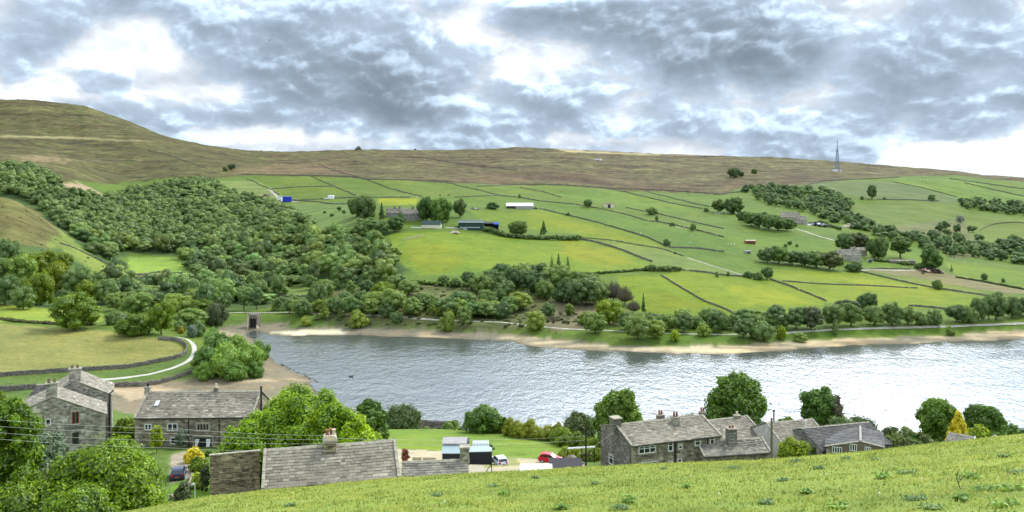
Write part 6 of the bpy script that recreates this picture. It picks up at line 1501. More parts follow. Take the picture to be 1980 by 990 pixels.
# valve tower / bridge arch at the head of the reservoir
x, y, z = hit(490, 634, 340); s = y / F; r_ = empty('sluice_arch', (x, y, z - .5)); tag(r_, 'dark stone sluice arch with pale edge at the stream mouth', 'sluice')
w = 9 * s; h = 28 * s; m = MB(); m.box(-w, -w * .72, -1.0, 4, 0, h); m.box(w * .72, w, -1.0, 4, 0, h * .9); m.box(-w * .72, w * .72, -.6, 4, h * .72, h); m.box(-w * .72, w * .72, 3, 4, 0, h * .72); m.build('masonry', M['ashlar_dark'], r_)
m = MB(); m.hexa([(-w * 1.15, -1.9, 0), (-w * .85, -1.9, 0), (-w * .85, -1.02, 0), (-w * 1.15, -1.02, 0), (-w * 1.05, -1.3, h * .92), (-w * .8, -1.3, h * .92), (-w * .8, -1.02, h * .92), (-w * 1.05, -1.02, h * .92)]); m.build('pale_buttress', M['pot_buff'], r_)
m = MB(); m.hexa([(w * .85, -1.9, 0), (w * 1.5, -2.4, 0), (w * 1.5, -1.02, 0), (w * .85, -1.02, 0), (w * .8, -1.3, h * .3), (w * .95, -1.3, h * .3), (w * .95, -1.02, h * .3), (w * .8, -1.02, h * .3)]); m.build('wing_wall', M['pot_buff'], r_)
m = MB(); m.box(-w * .7, w * .7, .5, .7, 0, h * .7); m.build('opening_shade', M['blackpaint'], r_)  # black sheet across the arch mouth, shade put in as colour
m = MB(); m.box(-w * 2.2, w * 3.0, 1.2, 1.35, h + .9, h + 1.0)
for i in range(12): xx_ = -w * 2.2 + i * w * 5.2 / 11; m.box(xx_ - .06, xx_ + .06, 1.2, 1.35, h - .3, h + 1.0)
m.build('handrail', M['timber_dark'], r_)

# sheep, cow
def sheep_mesh():
    m = MB(); m.blob((0, 0, .62), (.58, .30, .32), 10, 7, .5, 0, .05); m.blob((.62, 0, .80), (.17, .11, .13), 7, 5, .5, 1); m.blob((.5, 0, .74), (.16, .14, .16), 7, 5, .5, 0)
    for a in (-.34, .36):
        for b in (-.15, .15): m.tube((a, b, .4), (a, b, 0), .055, .04, 5, .5, 1)
    for b in (-.12, .12): m.tube((.58, b, .86), (.54, b * 1.8, .84), .035, .02, 4, .5, 1)
    return m
o = sheep_mesh().build('sheep', [M['wool'], M['wool']]); smesh = o.data; bpy.data.objects.remove(o)
shp = [(1300,440),(1309,441),(1313,443),(1319,443),(1326,445),(1323,440),(1337,457),(1334,471),(1188,471),(1239,453),(1342,448),(1408,474),(1414,474),(1420,474),(806,382),(1780,347),(1786,348),(1793,348),(1778,465),(1503,405),(1518,407),(1841,501),(1848,503),(1865,509),(1888,517),(1047,409),(1029,410),(1050,404)]
for i, (px_, py_) in enumerate(shp):
    x, y, z = hit(px_, py_, 420); sc = 1.25; o = obj('sheep', smesh, None, (x, y, z), (0, 0, px_ % 6.28), (sc, sc, sc)); tag(o, 'white sheep grazing on the far hillside pasture', 'sheep', 'sheep scattered over the far pastures')
m = MB(); m.blob((0, 0, 1.05), (1.1, .42, .5), 10, 7, .5); m.blob((1.35, 0, 1.25), (.34, .17, .2), 7, 5); m.tube((.9, 0, 1.2), (1.25, 0, 1.3), .25, .17, 7)
for a in (-.75, .75):
    for b in (-.22, .22): m.tube((a, b, .75), (a, b, 0), .13, .08, 6)
for i, (px_, py_) in enumerate([(867, 379), (851, 379), (1785, 531)]):
    x, y, z = hit(px_, py_, 440)
    if i == 0: o = m.build('cow', M['cowhide'], smooth=True, loc=(x, y, z)); cm_ = o.data
    else: o = obj('cow', cm_, None, (x, y, z), (0, 0, 2.6))
    tag(o, ['right of two dark cows above the hillside sycamores', 'left of two dark cows above the hillside sycamores', 'dark pony standing below the woodpile'][i], 'cow' if i < 2 else 'pony')
# waterfowl on the water, rocks on the spit
def bird(px, py, label, sc=1.0):
    x, y = at_z(px, py); m = MB(); m.blob((0, 0, .12), (.55, .25, .2), 10, 6); m.tube((.4, 0, .2), (.55, 0, .5), .09, .06, 6); m.blob((.6, 0, .54), (.14, .09, .09), 6, 5); m.tube((.7, 0, .53), (.85, 0, .51), .03, .01, 5); m.tube((-.45, 0, .15), (-.75, 0, .26), .14, .03, 5)
    o = m.build('water_bird', M['feather'], loc=(x, y, 0), smooth=True); o.scale = (sc,) * 3; tag(o, label, 'bird')
bird(679, 729, 'dark water bird floating alone on the reservoir', 1.3)
g = random.Random(8)
for i in range(16):
    t = i / 15; px_ = 545 + 70 * t; py_ = 704 + 34 * t; x, y = at_z(px_ + g.uniform(-3, 2), py_ + g.uniform(-1, 1)); r = g.uniform(.25, .7); m = MB(); m.blob((0, 0, r * .1), (r, r * .8, r * .55), 7, 5, g.random(), 0, .25)
    tag(m.build('rock', M['ashlar_dark'], loc=(x, y, max(0, ground(x, y)))), 'dark rock on the waterline of the mud spit', 'rock', 'rocks along the tip of the mud spit')
# bird in the sky
m = MB(); m.blob((0, 0, 0), (.1, .32, .08), 6, 6)
for sx in (-1, 1): m.hexa([(0, -.1, 0), (sx * .45, -.04, .16), (sx * .45, .12, .16), (0, .14, 0), (0, -.1, .02), (sx * .45, -.04, .18), (sx * .45, .12, .18), (0, .14, .02)]); m.hexa([(sx * .45, -.04, .16), (sx * .95, .06, .06), (sx * .95, .1, .06), (sx * .45, .12, .16), (sx * .45, -.04, .18), (sx * .95, .06, .07), (sx * .95, .1, .07), (sx * .45, .12, .18)])
Yb = 180; tag(m.build('flying_bird', M['feather'], loc=((521 - CX) / F * Yb, Yb, CAMZ + (HZ - 78) / F * Yb)), 'tiny dark bird gliding high in the left sky', 'bird')
# ------------------------------------------------------------------ near trees
def bigtree(name, label, px, Y, w, h, shape, seed, nl, nleaf, leaf_m, mat, tint=(1, 1, 1), cat='tree', core=.74, th=.35, tr=.025, zoff=0.0, core_tone=.2, ptop=None, pwid=None):
    """w, h in metres; or ptop = py of the crown top and pwid = width in px"""
    x, y = at(px, Y); z = ground(x, y)
    if pwid: w = pwid / F * Y
    if ptop: h = (CAMZ - (ptop - HZ) / F * Y) - z
    V, q, t, to = crown_geo(seed, shape, nl, nleaf, leaf_m / w, h / w, core=core, core_tone=core_tone)
    root = empty(name, (x, y, z - .1), seed % 6); tag(root, label, cat)
    o = obj('crown', mesh_np('crown', V, q, t, mats=[M[mat]], tone=to), root, scale=(w, w, w)); o.color = (*tint, 1)
    k = trunk_mb(seed, h / w * .8, tr, limbs=7).build('trunk', M['bark'], root); k.scale = (w, w, w)
    return root
bigtree('sycamore_tree', 'huge bright green sycamore rising behind the near cottage', 590, 86, 0, 0, 'dome', 51, 190, 56000, .17, 'leaf_lime', (1.0, 1.13, 1), ptop=744, pwid=245)
bigtree('sycamore_tree', 'lower left part-crown sycamore in front of the barn house', 498, 83, 0, 0, 'dome', 52, 120, 30000, .17, 'leaf_lime', (.95, 1.1, 1), ptop=792, pwid=175)
bigtree('sycamore_tree', 'small bright sycamore crown above the right end of the near cottage', 690, 82, 0, 0, 'dome', 53, 80, 20000, .17, 'leaf_lime', (1.0, 1.12, 1), ptop=796, pwid=110)
bigtree('dark_green_tree', 'narrower dark green tree right of the huge sycamore', 718, 92, 0, 0, 'round', 54, 50, 16000, .22, 'leaf_dark', (1.15, 1.15, .9), ptop=764, pwid=80)
bigtree('garden_tree', 'wide feathery bright green tree low at the left front', 205, 62, 0, 0, 'bush', 61, 110, 60000, .15, 'leaf_lime', (.66, .78, .9), ptop=828, pwid=262, core=.70)
bigtree('garden_tree', 'tall bright green tree cut by the left edge', 8, 64, 0, 0, 'round', 62, 80, 40000, .16, 'leaf_lime', (.56, .70, .9), ptop=728, pwid=150, core=.72)
bigtree('garden_tree', 'slim leafy top behind the left edge tree', -18, 66, 0, 0, 'tall', 63, 40, 12000, .16, 'leaf_lime', (.8, .85, 1), ptop=690, pwid=70)
bigtree('silver_shrub', 'grey-green feathery shrub below the far left gable', 96, 84, 0, 0, 'tall', 64, 40, 9000, .16, 'leaf_pale', (.7, .78, .75), ptop=824, pwid=62, cat='shrub', core=.6)
bigtree('undergrowth', 'dark leafy undergrowth in the bottom left corner', 40, 58, 0, 0, 'bush', 65, 60, 18000, .15, 'leaf_lime', (.55, .65, .9), ptop=930, pwid=170, cat='shrub')
bigtree('undergrowth', 'low feathery growth in front of the wide garden tree', 150, 52, 0, 0, 'bush', 66, 60, 16000, .12, 'leaf_lime', (.6, .72, .9), ptop=940, pwid=140, cat='shrub')
bigtree('golden_shrub', 'bright yellow shrub in front of the barn house door', 374, 95, 0, 0, 'bush', 67, 24, 6000, .15, 'leaf_gold', (1, 1, 1), ptop=864, pwid=34, cat='shrub')
bigtree('clipped_shrub', 'plain green shrub under the bright yellow shrub', 384, 91, 0, 0, 'bush', 68, 20, 4000, .15, 'leaf_lime', (.75, .8, 1), ptop=884, pwid=44, cat='shrub')
bigtree('clipped_shrub', 'small rounded green shrub by the barn house door', 403, 99, 0, 0, 'dome', 69, 12, 2000, .15, 'leaf_far', (.9, .95, .8), ptop=866, pwid=14, cat='shrub')
bigtree('broadleaf_shrub', 'pale large-leaved shrub above the little lawn', 386, 84, 0, 0, 'bush', 70, 14, 900, .3, 'leaf_gold', (.55, .75, 1.2), ptop=905, pwid=30, cat='shrub')
bigtree('dull_shrub', 'olive-brown rounded shrub beside the little lawn', 352, 76, 0, 0, 'dome', 71, 20, 5000, .13, 'leaf_olive', (.8, .85, .9), ptop=925, pwid=38, cat='shrub')
bigtree('garden_hedge', 'square dark hedge against the stone outbuilding', 397, 83, 0, 0, 'bush', 72, 20, 3000, .14, 'leaf_olive', (.65, .7, .6), ptop=882, pwid=20, cat='hedge')
bigtree('green_bush', 'bright green bush between the two left houses', 243, 112, 0, 0, 'bush', 73, 24, 5000, .2, 'leaf_lime', (.6, .68, .9), ptop=800, pwid=50, cat='bush')
bigtree('green_bush', 'green bush behind the right end of the barn house', 500, 112, 0, 0, 'bush', 74, 24, 5000, .2, 'leaf_lime', (.55, .65, .9), ptop=752, pwid=60, cat='bush')
bigtree('green_bush', 'yellowish bush in front of the barn house window', 303, 101, 0, 0, 'tall', 75, 20, 3500, .17, 'leaf_lime', (.9, .9, 1), ptop=814, pwid=28, cat='bush')
# by the water
bigtree('willow_bush', 'rounded pale willow bush against the water right of the sycamore', 781, 196, 0, 0, 'bush', 80, 34, 9000, .3, 'leaf_olive', (.9, 1.0, .9), ptop=782, pwid=84, cat='bush')
bigtree('hawthorn_bush', 'dark green spreading bush at the end of the lawn wall', 936, 178, 0, 0, 'bush', 81, 34, 9000, .3, 'leaf_dark', (1.2, 1.2, 1), ptop=783, pwid=88, cat='bush')
bigtree('green_bush', 'low pale bush left of the dark spreading bush', 872, 196, 0, 0, 'bush', 82, 20, 3000, .3, 'leaf_far', (.95, 1, .8), ptop=812, pwid=44, cat='bush')
bigtree('dark_bush', 'small pointed dark bush left of the golden hedge', 975, 176, 0, 0, 'bush', 83, 16, 2500, .28, 'leaf_dark', (.9, .9, .9), ptop=800, pwid=26, cat='bush')
bigtree('willow_bush', 'rounded pale willow left of the terrace tree', 1118, 165, 0, 0, 'bush', 84, 34, 9000, .26, 'leaf_olive', (1.0, 1.0, .8), ptop=796, pwid=72, cat='bush')
bigtree('maple_tree', 'dark green round tree behind the left end of the terrace', 1197, 140, 0, 0, 'round', 85, 60, 16000, .30, 'leaf_dark', (1.25, 1.2, .9), ptop=748, pwid=104)
bigtree('maple_tree', 'largest dark green tree behind the right of the terrace', 1424, 136, 0, 0, 'round', 86, 80, 24000, .30, 'leaf_dark', (1.1, 1.12, .9), ptop=713, pwid=136)
bigtree('maple_tree', 'dark tree with coppery twigs beyond the small stone barn', 1583, 150, 0, 0, 'round', 87, 60, 15000, .30, 'leaf_dark', (1.0, 1.05, .9), ptop=738, pwid=78)
bigtree('copper_tree', 'thin copper-leaved tree leaning from the dark tree', 1612, 149, 0, 0, 'tall', 88, 26, 2200, .30, 'leaf_red', (1, 1.1, 1.2), ptop=745, pwid=44, core=.4)
bigtree('green_bush', 'light green bush behind the bare pole', 1522, 150, 0, 0, 'bush', 89, 24, 5000, .28, 'leaf_lime', (.7, .78, .9), ptop=797, pwid=52, cat='bush')
bigtree('dark_bush', 'blue-green bush left of the slate-roofed barn', 1625, 140, 0, 0, 'bush', 90, 30, 6000, .26, 'leaf_far', (.55, .62, .75), ptop=796, pwid=70, cat='bush')
bigtree('green_bush', 'olive bush behind the slate barn ridge', 1668, 150, 0, 0, 'bush', 91, 26, 5000, .26, 'leaf_olive', (.7, .8, .7), ptop=803, pwid=70, cat='bush')
bigtree('maple_tree', 'left of two round dark trees at far right', 1817, 146, 0, 0, 'round', 92, 50, 12000, .28, 'leaf_dark', (1.15, 1.15, .95), ptop=770, pwid=82)
bigtree('maple_tree', 'right of two round dark trees at far right', 1903, 150, 0, 0, 'round', 93, 50, 12000, .28, 'leaf_dark', (1.1, 1.1, .95), ptop=779, pwid=76)
bigtree('golden_conifer', 'small golden conifer between the two dark trees', 1853, 118, 0, 0, 'cone', 94, 40, 6000, .22, 'leaf_gold', (1, .98, 1), ptop=792, pwid=62, core=.6)
bigtree('green_bush', 'yellow-green bush right of the golden conifer', 1893, 118, 0, 0, 'bush', 95, 24, 4500, .22, 'leaf_lime', (.72, .78, .9), ptop=815, pwid=58, cat='bush')
bigtree('hedge', 'thick green hedge running off the right edge', 1975, 100, 0, 0, 'bush', 96, 30, 6000, .2, 'leaf_dark', (1.2, 1.2, .8), ptop=823, pwid=120, cat='hedge')
for i, (a, t_, w_, m_, tn_, lb) in enumerate([(1722, 812, 44, 'leaf_olive', (.8, .85, .7), 'loose olive shrub right of the slate barn'), (1752, 808, 40, 'leaf_pale', (.6, .7, .5), 'pale wispy shrub in the scrub right of the slate barn'), (1775, 826, 40, 'leaf_dark', (.7, .75, .7), 'dark small bush left of the far right trees'), (1735, 832, 56, 'leaf_olive', (.7, .8, .6), 'low olive bush beside the rubble end wall'), (1795, 838, 50, 'leaf_olive', (.7, .8, .6), 'low bush below the left round dark tree'), (1760, 842, 60, 'leaf_olive', (.65, .75, .6), 'low scrubby bush just over the field crest')]):
    bigtree('garden_shrub', lb, a, 124 - 3 * i, 0, 0, 'bush', 100 + i, 18, 2600, .22, m_, tn_, ptop=t_, pwid=w_, cat='shrub', core=.6)
bigtree('elder_bush', 'light green bush in front of the small stone barn', 1533, 98, 0, 0, 'dome', 110, 30, 6000, .17, 'leaf_lime', (.72, .74, 1.1), ptop=836, pwid=62, cat='bush', core=.66)
bigtree('ivy_bush', 'dark ivy bush against the small barn wall', 1576, 106, 0, 0, 'tall', 111, 14, 1600, .16, 'leaf_dark', (.8, .8, .7), ptop=852, pwid=15, cat='bush')
def hedge_at(P, h, w, lb, mat, tint): hedge([at(*p) for p in P], h, w, lb, mat, tint, world=True, dens=2)
hedge_at([(985,170),(1010,166),(1040,163),(1078,160)], 3.2, 3.4, 'golden-green clipped hedge beyond the lawn', 'leaf_gold', (.42, .52, .6))
hedge_at([(1078,156),(1100,150),(1130,146),(1150,142)], 2.6, 3.0, 'green clipped hedge left of the terrace', 'leaf_lime', (.62, .68, .9))
hedge_at([(1095,134),(1120,131),(1150,128)], 2.4, 2.8, 'lower green hedge beside the white rail', 'leaf_lime', (.75, .75, .9))
hedge_at([(822,205),(860,203),(900,198)], 2.4, 3.0, 'low pale hedge along the water behind the lawn wall', 'leaf_far', (1, 1, .8))
hedge_at([(1460,160),(1490,158),(1500,157)], 3.0, 3.0, 'low hedge beyond the right-hand stone house', 'leaf_far', (.8,.8,.7))
hedge_at([(0,78),(40,80),(80,82)], 1.4, 2.0, 'rough hedge in front of the far left gabled house', 'leaf_olive', (.7,.8,.6))
# small red acer
bigtree('japanese_maple', 'little red-leaved ornamental tree on the yard edge', 784, 122, 0, 0, 'dome', 120, 14, 500, .22, 'leaf_red', (2.4, 1.0, 1.0), ptop=860, pwid=16, core=.3)

# ------------------------------------------------------------------ yard: sheds, cars, bits
def gsh(px0, px1, Y, name, label, parts, cat='shed'): pass
x0, y0 = at(855, 124); x1, _ = at(905, 124); z0 = ground((x0 + x1) / 2, y0); Ls = x1 - x0
r_ = empty('black_shed', (x0, y0, z0 - .2)); tag(r_, 'tall black timber shed with pale blue lean-to roof', 'shed')
zt = lambda py, Y=124: CAMZ - (py - HZ) / F * Y - (z0 - .2)
m = MB(); m.box(0, Ls, 0, 4.2, 0, zt(876)); m.prism([(1.6, zt(876)), (4.2, zt(876)), (4.2, zt(852, 127)), (2.0, zt(861, 125.6))], 0, Ls); m.build('wall', M['blackboard'], r_)
m = MB(); a, b = zt(876), zt(861, 125.8); m.hexa([(-.1, -.25, a - .05), (Ls + .1, -.25, a - .05), (Ls + .1, 1.9, b - .05), (-.1, 1.9, b - .05), (-.1, -.25, a + .05), (Ls + .1, -.25, a + .05), (Ls + .1, 1.9, b + .05), (-.1, 1.9, b + .05)]); m.build('lean_to_roof', M['bluesheet'], r_)
m = MB(); a, b = zt(861, 125.6) + .12, zt(848, 127.5); m.hexa([(-.2, 1.7, a), (Ls - .3, 1.7, a), (Ls - .3, 4.0, b), (-.2, 4.0, b), (-.2, 1.7, a + .12), (Ls - .3, 1.7, a + .12), (Ls - .3, 4.0, b + .12), (-.2, 4.0, b + .12)]); m.build('roof', M['greysheet'], r_)
x0, y0 = at(908, 124.5); x1, y1 = at(950, 124.5); z0 = ground(x0, y0); Ls = x1 - x0
r_ = empty('black_shed', (x0, y0, z0 - .2)); tag(r_, 'lower black shed with sagging pale blue roof beside the silver car', 'shed')
m = MB(); m.hexa([(0, 0, 0), (Ls, 0, 0), (Ls, 2.3, 0), (0, 2.3, 0), (0, 0, zt(876)), (Ls, 0, zt(875)), (Ls, 2.3, zt(875) + .1), (0, 2.3, zt(876) + .1)]); m.build('wall', M['blackboard'], r_)
m = MB(); m.hexa([(-.1, -.2, zt(876)), (Ls + .1, -.2, zt(875)), (Ls + .1, 2.4, zt(863, 126.9)), (-.1, 2.4, zt(864, 126.9)), (-.1, -.2, zt(876) + .1), (Ls + .1, -.2, zt(875) + .1), (Ls + .1, 2.4, zt(863, 126.9) + .1), (-.1, 2.4, zt(864, 126.9) + .1)]); m.build('roof', M['bluesheet'], r_)
m = MB()
for i in range(7): m.box(Ls * i / 6 - .03, Ls * i / 6 + .03, -.03, -.005, .05, zt(877))
m.build('cladding_batten', M['timber_dark'], r_)
# greenhouse behind
x0, y0 = at(914, 131); z0 = ground(x0, y0); r_ = empty('greenhouse', (x0, y0, z0)); tag(r_, 'pale green glass greenhouse behind the lower black shed', 'greenhouse')
w_ = 30 / F * 131; h_ = CAMZ - (853 - HZ) / F * 132 - z0; pr = [(0, 0), (2.4, 0), (2.4, h_ * .72), (1.9, h_ * .93), (1.2, h_), (.5, h_ * .93), (0, h_ * .72)]
m = MB(); m.prism(pr, 0, w_); m.build('glazing', M['ghglass'], r_)
m = MB()
for i in range(6):
    x = w_ * i / 5
    for (a, b) in zip(pr, pr[1:] + pr[:1]): m.tube((x, a[0], a[1]), (x, b[0], b[1]), .04, n=4)
for a in pr: m.tube((0, a[0], a[1]), (w_, a[0], a[1]), .035, n=4)
m.build('frame', M['white'], r_)

def car(name, label, px, Y, yaw, paint_, L_=3.9, W=1.72, H=1.45, sc=1.0):
    x, y = at(px, Y); z = ground(x, y)
    # find tilt of ground
    root = empty(name, (x, y, z + .02), yaw); tag(root, label, 'car'); root.scale = (sc,) * 3
    h = L_ / 2; w = W / 2
    low = [(-h, .34), (-h + .05, .30), (-h + .45, .22), (h - .5, .22), (h - .04, .30), (h, .48), (h - .10, .70), (h - .45, .80), (h - 1.0, .90), (-h + .25, .93), (-h + .06, .88), (-h - .02, .60)]
    cab = [(h - 1.02, .89), (h - 1.65, 1.34), (h - 1.95, 1.42), (-h + .85, H), (-h + .40, 1.36), (-h + .10, .91)]
    m = MB(); ny = 6
    ys = [-w, -w + .06, -w * .5, w * .5, w - .06, w]; tk = [.955, .99, 1, 1, .99, .955]
    def loft(prof, ys, sx, sz, base):
        n = len(prof); st = len(m.v)
        for yy, k, kz in zip(ys, sx, sz):
            for a, b in prof: m.v.append((a * k, yy, base + (b - base) * kz))
        for i in range(len(ys) - 1):
            for j in range(n):
                j2 = (j + 1) % n; m.f.append((st + i * n + j, st + i * n + j2, st + (i + 1) * n + j2, st + (i + 1) * n + j)); m.t.append(.5); m.m.append(0)
        m.f.append(tuple(range(st + n - 1, st - 1, -1))); m.f.append(tuple(range(st + (len(ys) - 1) * n, st + len(ys) * n))); m.t += [.5] * 2; m.m += [0] * 2
    loft(low, ys, tk, [.97, 1, 1, 1, 1, .97], .5)
    # cabin: narrower towards the roof
    st = len(m.v); n = len(cab)
    for side in (-1, 1):
        for a, b in cab: t = (b - .9) / (H - .9); m.v.append((a, side * (w - .05 - .17 * t), b))
    for j in range(n):
        j2 = (j + 1) % n; m.f.append((st + j, st + j2, st + n + j2, st + n + j)); m.t.append(.5); m.m.append(0)
    m.f.append(tuple(range(st + n - 1, st - 1, -1))); m.f.append(tuple(range(st + n, st + 2 * n))); m.t += [.5] * 2; m.m += [0] * 2
    body = m.build('body', M[paint_], root)
    def yw(b): return w - .05 - .17 * (b - .9) / (H - .9)
    # side glass
    for side in (-1, 1):
        for seg_ in ([(h - 1.22, .95), (h - 1.72, 1.30), (h - 2.0, 1.35), (h - 2.0, .95)], [(h - 2.06, .95), (h - 2.06, 1.35), (h - 2.85, 1.37), (h - 2.85, .95)], [(h - 2.92, .95), (h - 2.92, 1.37), (-h + .52, 1.30), (-h + .28, .98)]):
            g = MB(); e = .008
            g.poly([(a, side * (yw(b) + e), b) for a, b in (seg_ if side < 0 else seg_[::-1])]); g.build('side_window', M['glass'], root)
    g = MB(); e = .01; a, b = cab[0], cab[1]; g.poly([(a[0] + e + .0, -yw(.93) + .1, .93), (a[0] + e, yw(.93) - .1, .93), (b[0] + e + .02, yw(1.32) - .08, 1.33), (b[0] + e + .02, -yw(1.32) + .08, 1.33)]); g.build('windscreen', M['glass'], root)
    g = MB(); g.poly([(-h + .12, yw(.98) - .1, .99), (-h + .12, -yw(.98) + .1, .99), (-h + .365, -yw(1.3) + .08, 1.33), (-h + .365, yw(1.3) - .08, 1.33)]); g.build('rear_window', M['glass'], root)
    for a in (-h + .72, h - .78):
        for side in (-1, 1):
            t = MB(); t.tube((a, side * (w - .2), .31), (a, side * (w + .015), .31), .31, .31, 16); wh = t.build('wheel', M['tyre'], root)
            r = MB(); r.tube((a, side * (w + .012), .31), (a, side * (w + .03), .31), .2, .18, 12); r.build('rim', M['rim'], wh)
    for side in (-1, 1):
        l = MB(); l.box(-h - .025, -h + .1, side * (w - .3) - .11, side * (w - .3) + .2 * (side > 0) + .11 * (side < 0), .68, .95); l.build('tail_light', M['redlamp'], root)
        l = MB(); l.box(h - .16, h - .02, side * (w - .32) - .15, side * (w - .32) + .15, .56, .72); l.build('headlight', M['clearlamp'], root)
        l = MB(); l.box(h - 1.28, h - 1.12, side * (w + .0) - .0, side * (w + .14), .93, 1.04) if side > 0 else l.box(h - 1.28, h - 1.12, -w - .14, -w, .93, 1.04); l.build('wing_mirror', M[paint_], root)
    b = MB(); b.box(-h - .035, -h + .02, -w + .12, w - .12, .30, .50); b.build('rear_bumper', M['blackboard'], root)
    b = MB(); b.box(-h - .045, -h - .036, -.26, .26, .56, .67); b.build('number_plate', M['orange'], root)
    return root
car('parked_car', 'silver-white hatchback seen from behind beside the black shed', 965.5, 125, R(110), 'silverpaint', 3.9)
car('parked_car', 'bright red hatchback parked side-on by the rubble heap', 1064, 130, R(-14), 'redpaint', 3.7)
car('parked_car', 'dark blue car half hidden beside the wide garden tree', 345, 88, R(108), 'bluecar', 3.9, sc=.85)
# pale slab/table and benches
x, y = at(795, 112); z = ground(x, y); r_ = empty('garden_table', (x, y, z)); tag(r_, 'large white garden table on the yard', 'table')
m = MB(); m.box(-1.3, 1.6, -.7, .7, .70, .76); m.build('table_top', M['white'], r_)
for a in (-1.1, 1.4):
    for b in (-.55, .55): m = MB(); m.tube((a, b, 0), (a, b, .7), .04, n=6); m.build('leg', M['white'], r_)
for i, (px_, lb) in enumerate([(806, 'left pale timber bench on the yard edge'), (830, 'right pale timber bench on the yard edge')]):
    x, y = at(px_, 121); z = ground(x, y); r_ = empty('garden_bench', (x, y, z)); tag(r_, lb, 'bench'); w_ = .7 if i == 0 else 1.0
    m = MB(); m.box(-w_, w_, -.3, .2, .42, .48); m.build('seat', M['timber_pale'], r_); m = MB(); m.box(-w_, w_, .2, .26, .5, .98); m.build('backrest', M['timber_pale'], r_)
    for a in (-w_ + .1, w_ - .1): m = MB(); m.box(a - .05, a + .05, -.28, .24, 0, .41); m.build('leg', M['timber_pale'], r_)
# white flat roof and charcoal screen in front of the red car
x0, y0 = at(1006, 104); x1, y1 = at(1070, 103); zt_ = CAMZ - (899 - HZ) / F * 106.4; r_ = empty('flat_roofed_shed', (x0, y0, 26)); tag(r_, 'low shed with flat white roof just over the field crest', 'shed')
m = MB(); m.box(.1, x1 - x0 - .1, 0, 2.4, 0, zt_ - 26 - .5); m.build('wall', M['greysheet'], r_); m = MB(); m.hexa([(0, -.2, zt_ - 26 - .45), (x1 - x0, -.2, zt_ - 26 - .45), (x1 - x0, 2.6, zt_ - 26), (0, 2.6, zt_ - 26), (0, -.2, zt_ - 26 - .37), (x1 - x0, -.2, zt_ - 26 - .37), (x1 - x0, 2.6, zt_ - 26 + .08), (0, 2.6, zt_ - 26 + .08)]); m.build('roof', M['whitesheet'], r_)
x0, y0 = at(1062, 110); x1, y1 = at(1130, 108); zt_ = CAMZ - (886 - HZ) / F * 112.4; Ls = x1 - x0; r_ = empty('dark_shed', (x0, y0, 26)); tag(r_, 'charcoal shed roof in front of the red car', 'shed')
t_ = zt_ - 26
m = MB(); m.box(.1, Ls - .1, 0, 2.6, 0, t_ - .75); m.build('wall', M['blackboard'], r_); m = MB(); m.hexa([(0, -.2, t_ - .95), (Ls, -.2, t_ - .95), (Ls, 2.4, t_ - .05), (0, 2.4, t_), (0, -.2, t_ - .87), (Ls, -.2, t_ - .87), (Ls, 2.4, t_ + .03), (0, 2.4, t_ + .08)]); m.build('roof', M['darkfence'], r_)
rubble('rubble_heap', 'heap of stones and earth between the red car and the pole', 'heap', 1103, 0, 46, 20, ['ashlar', 'ashlar_dark', 'timber', 'ashlar_dark'], 220, 0, 11, Y=121)
# white rail by gable
x0, y0 = at(1098, 122); x1, y1 = at(1150, 120); z0 = CAMZ - (867 - HZ) / F * 122; z1 = CAMZ - (864 - HZ) / F * 120
r_ = empty('white_rail', (x0, y0, z0)); tag(r_, 'white rail fence meeting the dark gable wall', 'fence'); m = MB(); m.tube((0, 0, 0), (x1 - x0, y1 - y0, z1 - z0), .13, n=6); m.build('rail', M['white'], r_)
for t in (0, .5, .98): xx_, yy_ = x0 + (x1 - x0) * t, y0 + (y1 - y0) * t; m = MB(); m.box((x1 - x0) * t - .07, (x1 - x0) * t + .07, (y1 - y0) * t - .07, (y1 - y0) * t + .07, (z1 - z0) * t - 2.4, (z1 - z0) * t - .05); m.build('post', M['timber_dark'], r_)
# small timber stake frame near the track, white shed roof near the water
x, y = at(947, 108); z = ground(x, y); m = MB(); m.tube((-.7, 0, z_ := 0), (.15, 0, 1.2), .05, n=5); m.tube((.3, 0, 0), (.2, 0, 1.3), .07, n=5); tag(m.build('leaning_post', M['timber_dark'], loc=(x, y, z)), 'short post with leaning brace on the yard track', 'post')
x, y = at(1084, 178); z = ground(x, y); r_ = empty('white_roofed_shed', (x, y, z)); tag(r_, 'small white-roofed shed by the water left of the willow', 'shed'); m = MB(); m.box(-1.6, 1.4, 0, 2, 0, 1.2); m.build('wall', M['greysheet'], r_); m = MB(); m.hexa([(-1.8, -.2, 1.1), (1.6, -.2, 1.1), (1.6, 2.2, 1.5), (-1.8, 2.2, 1.5), (-1.8, -.2, 1.2), (1.6, -.2, 1.2), (1.6, 2.2, 1.6), (-1.8, 2.2, 1.6)]); m.build('roof', M['white'], r_)
# slim tree stems by the sheds
m = MB(); m.tube((0, 0, 0), (.05, 0, 3.0), .05, .03, 5); 
for a in range(7): m.blob((math.cos(a * 2) * .3, math.sin(a * 2) * .3, 2.5 + (a % 3) * .3), (.22, .2, .2), 6, 4, .5, 1, .2)
x, y = at(951, 124.2); tag(m.build('sapling', [M['bark'], M['leaf_dark']], loc=(x, y, ground(x, y))), 'thin sapling between the lower black shed and silver car', 'tree')
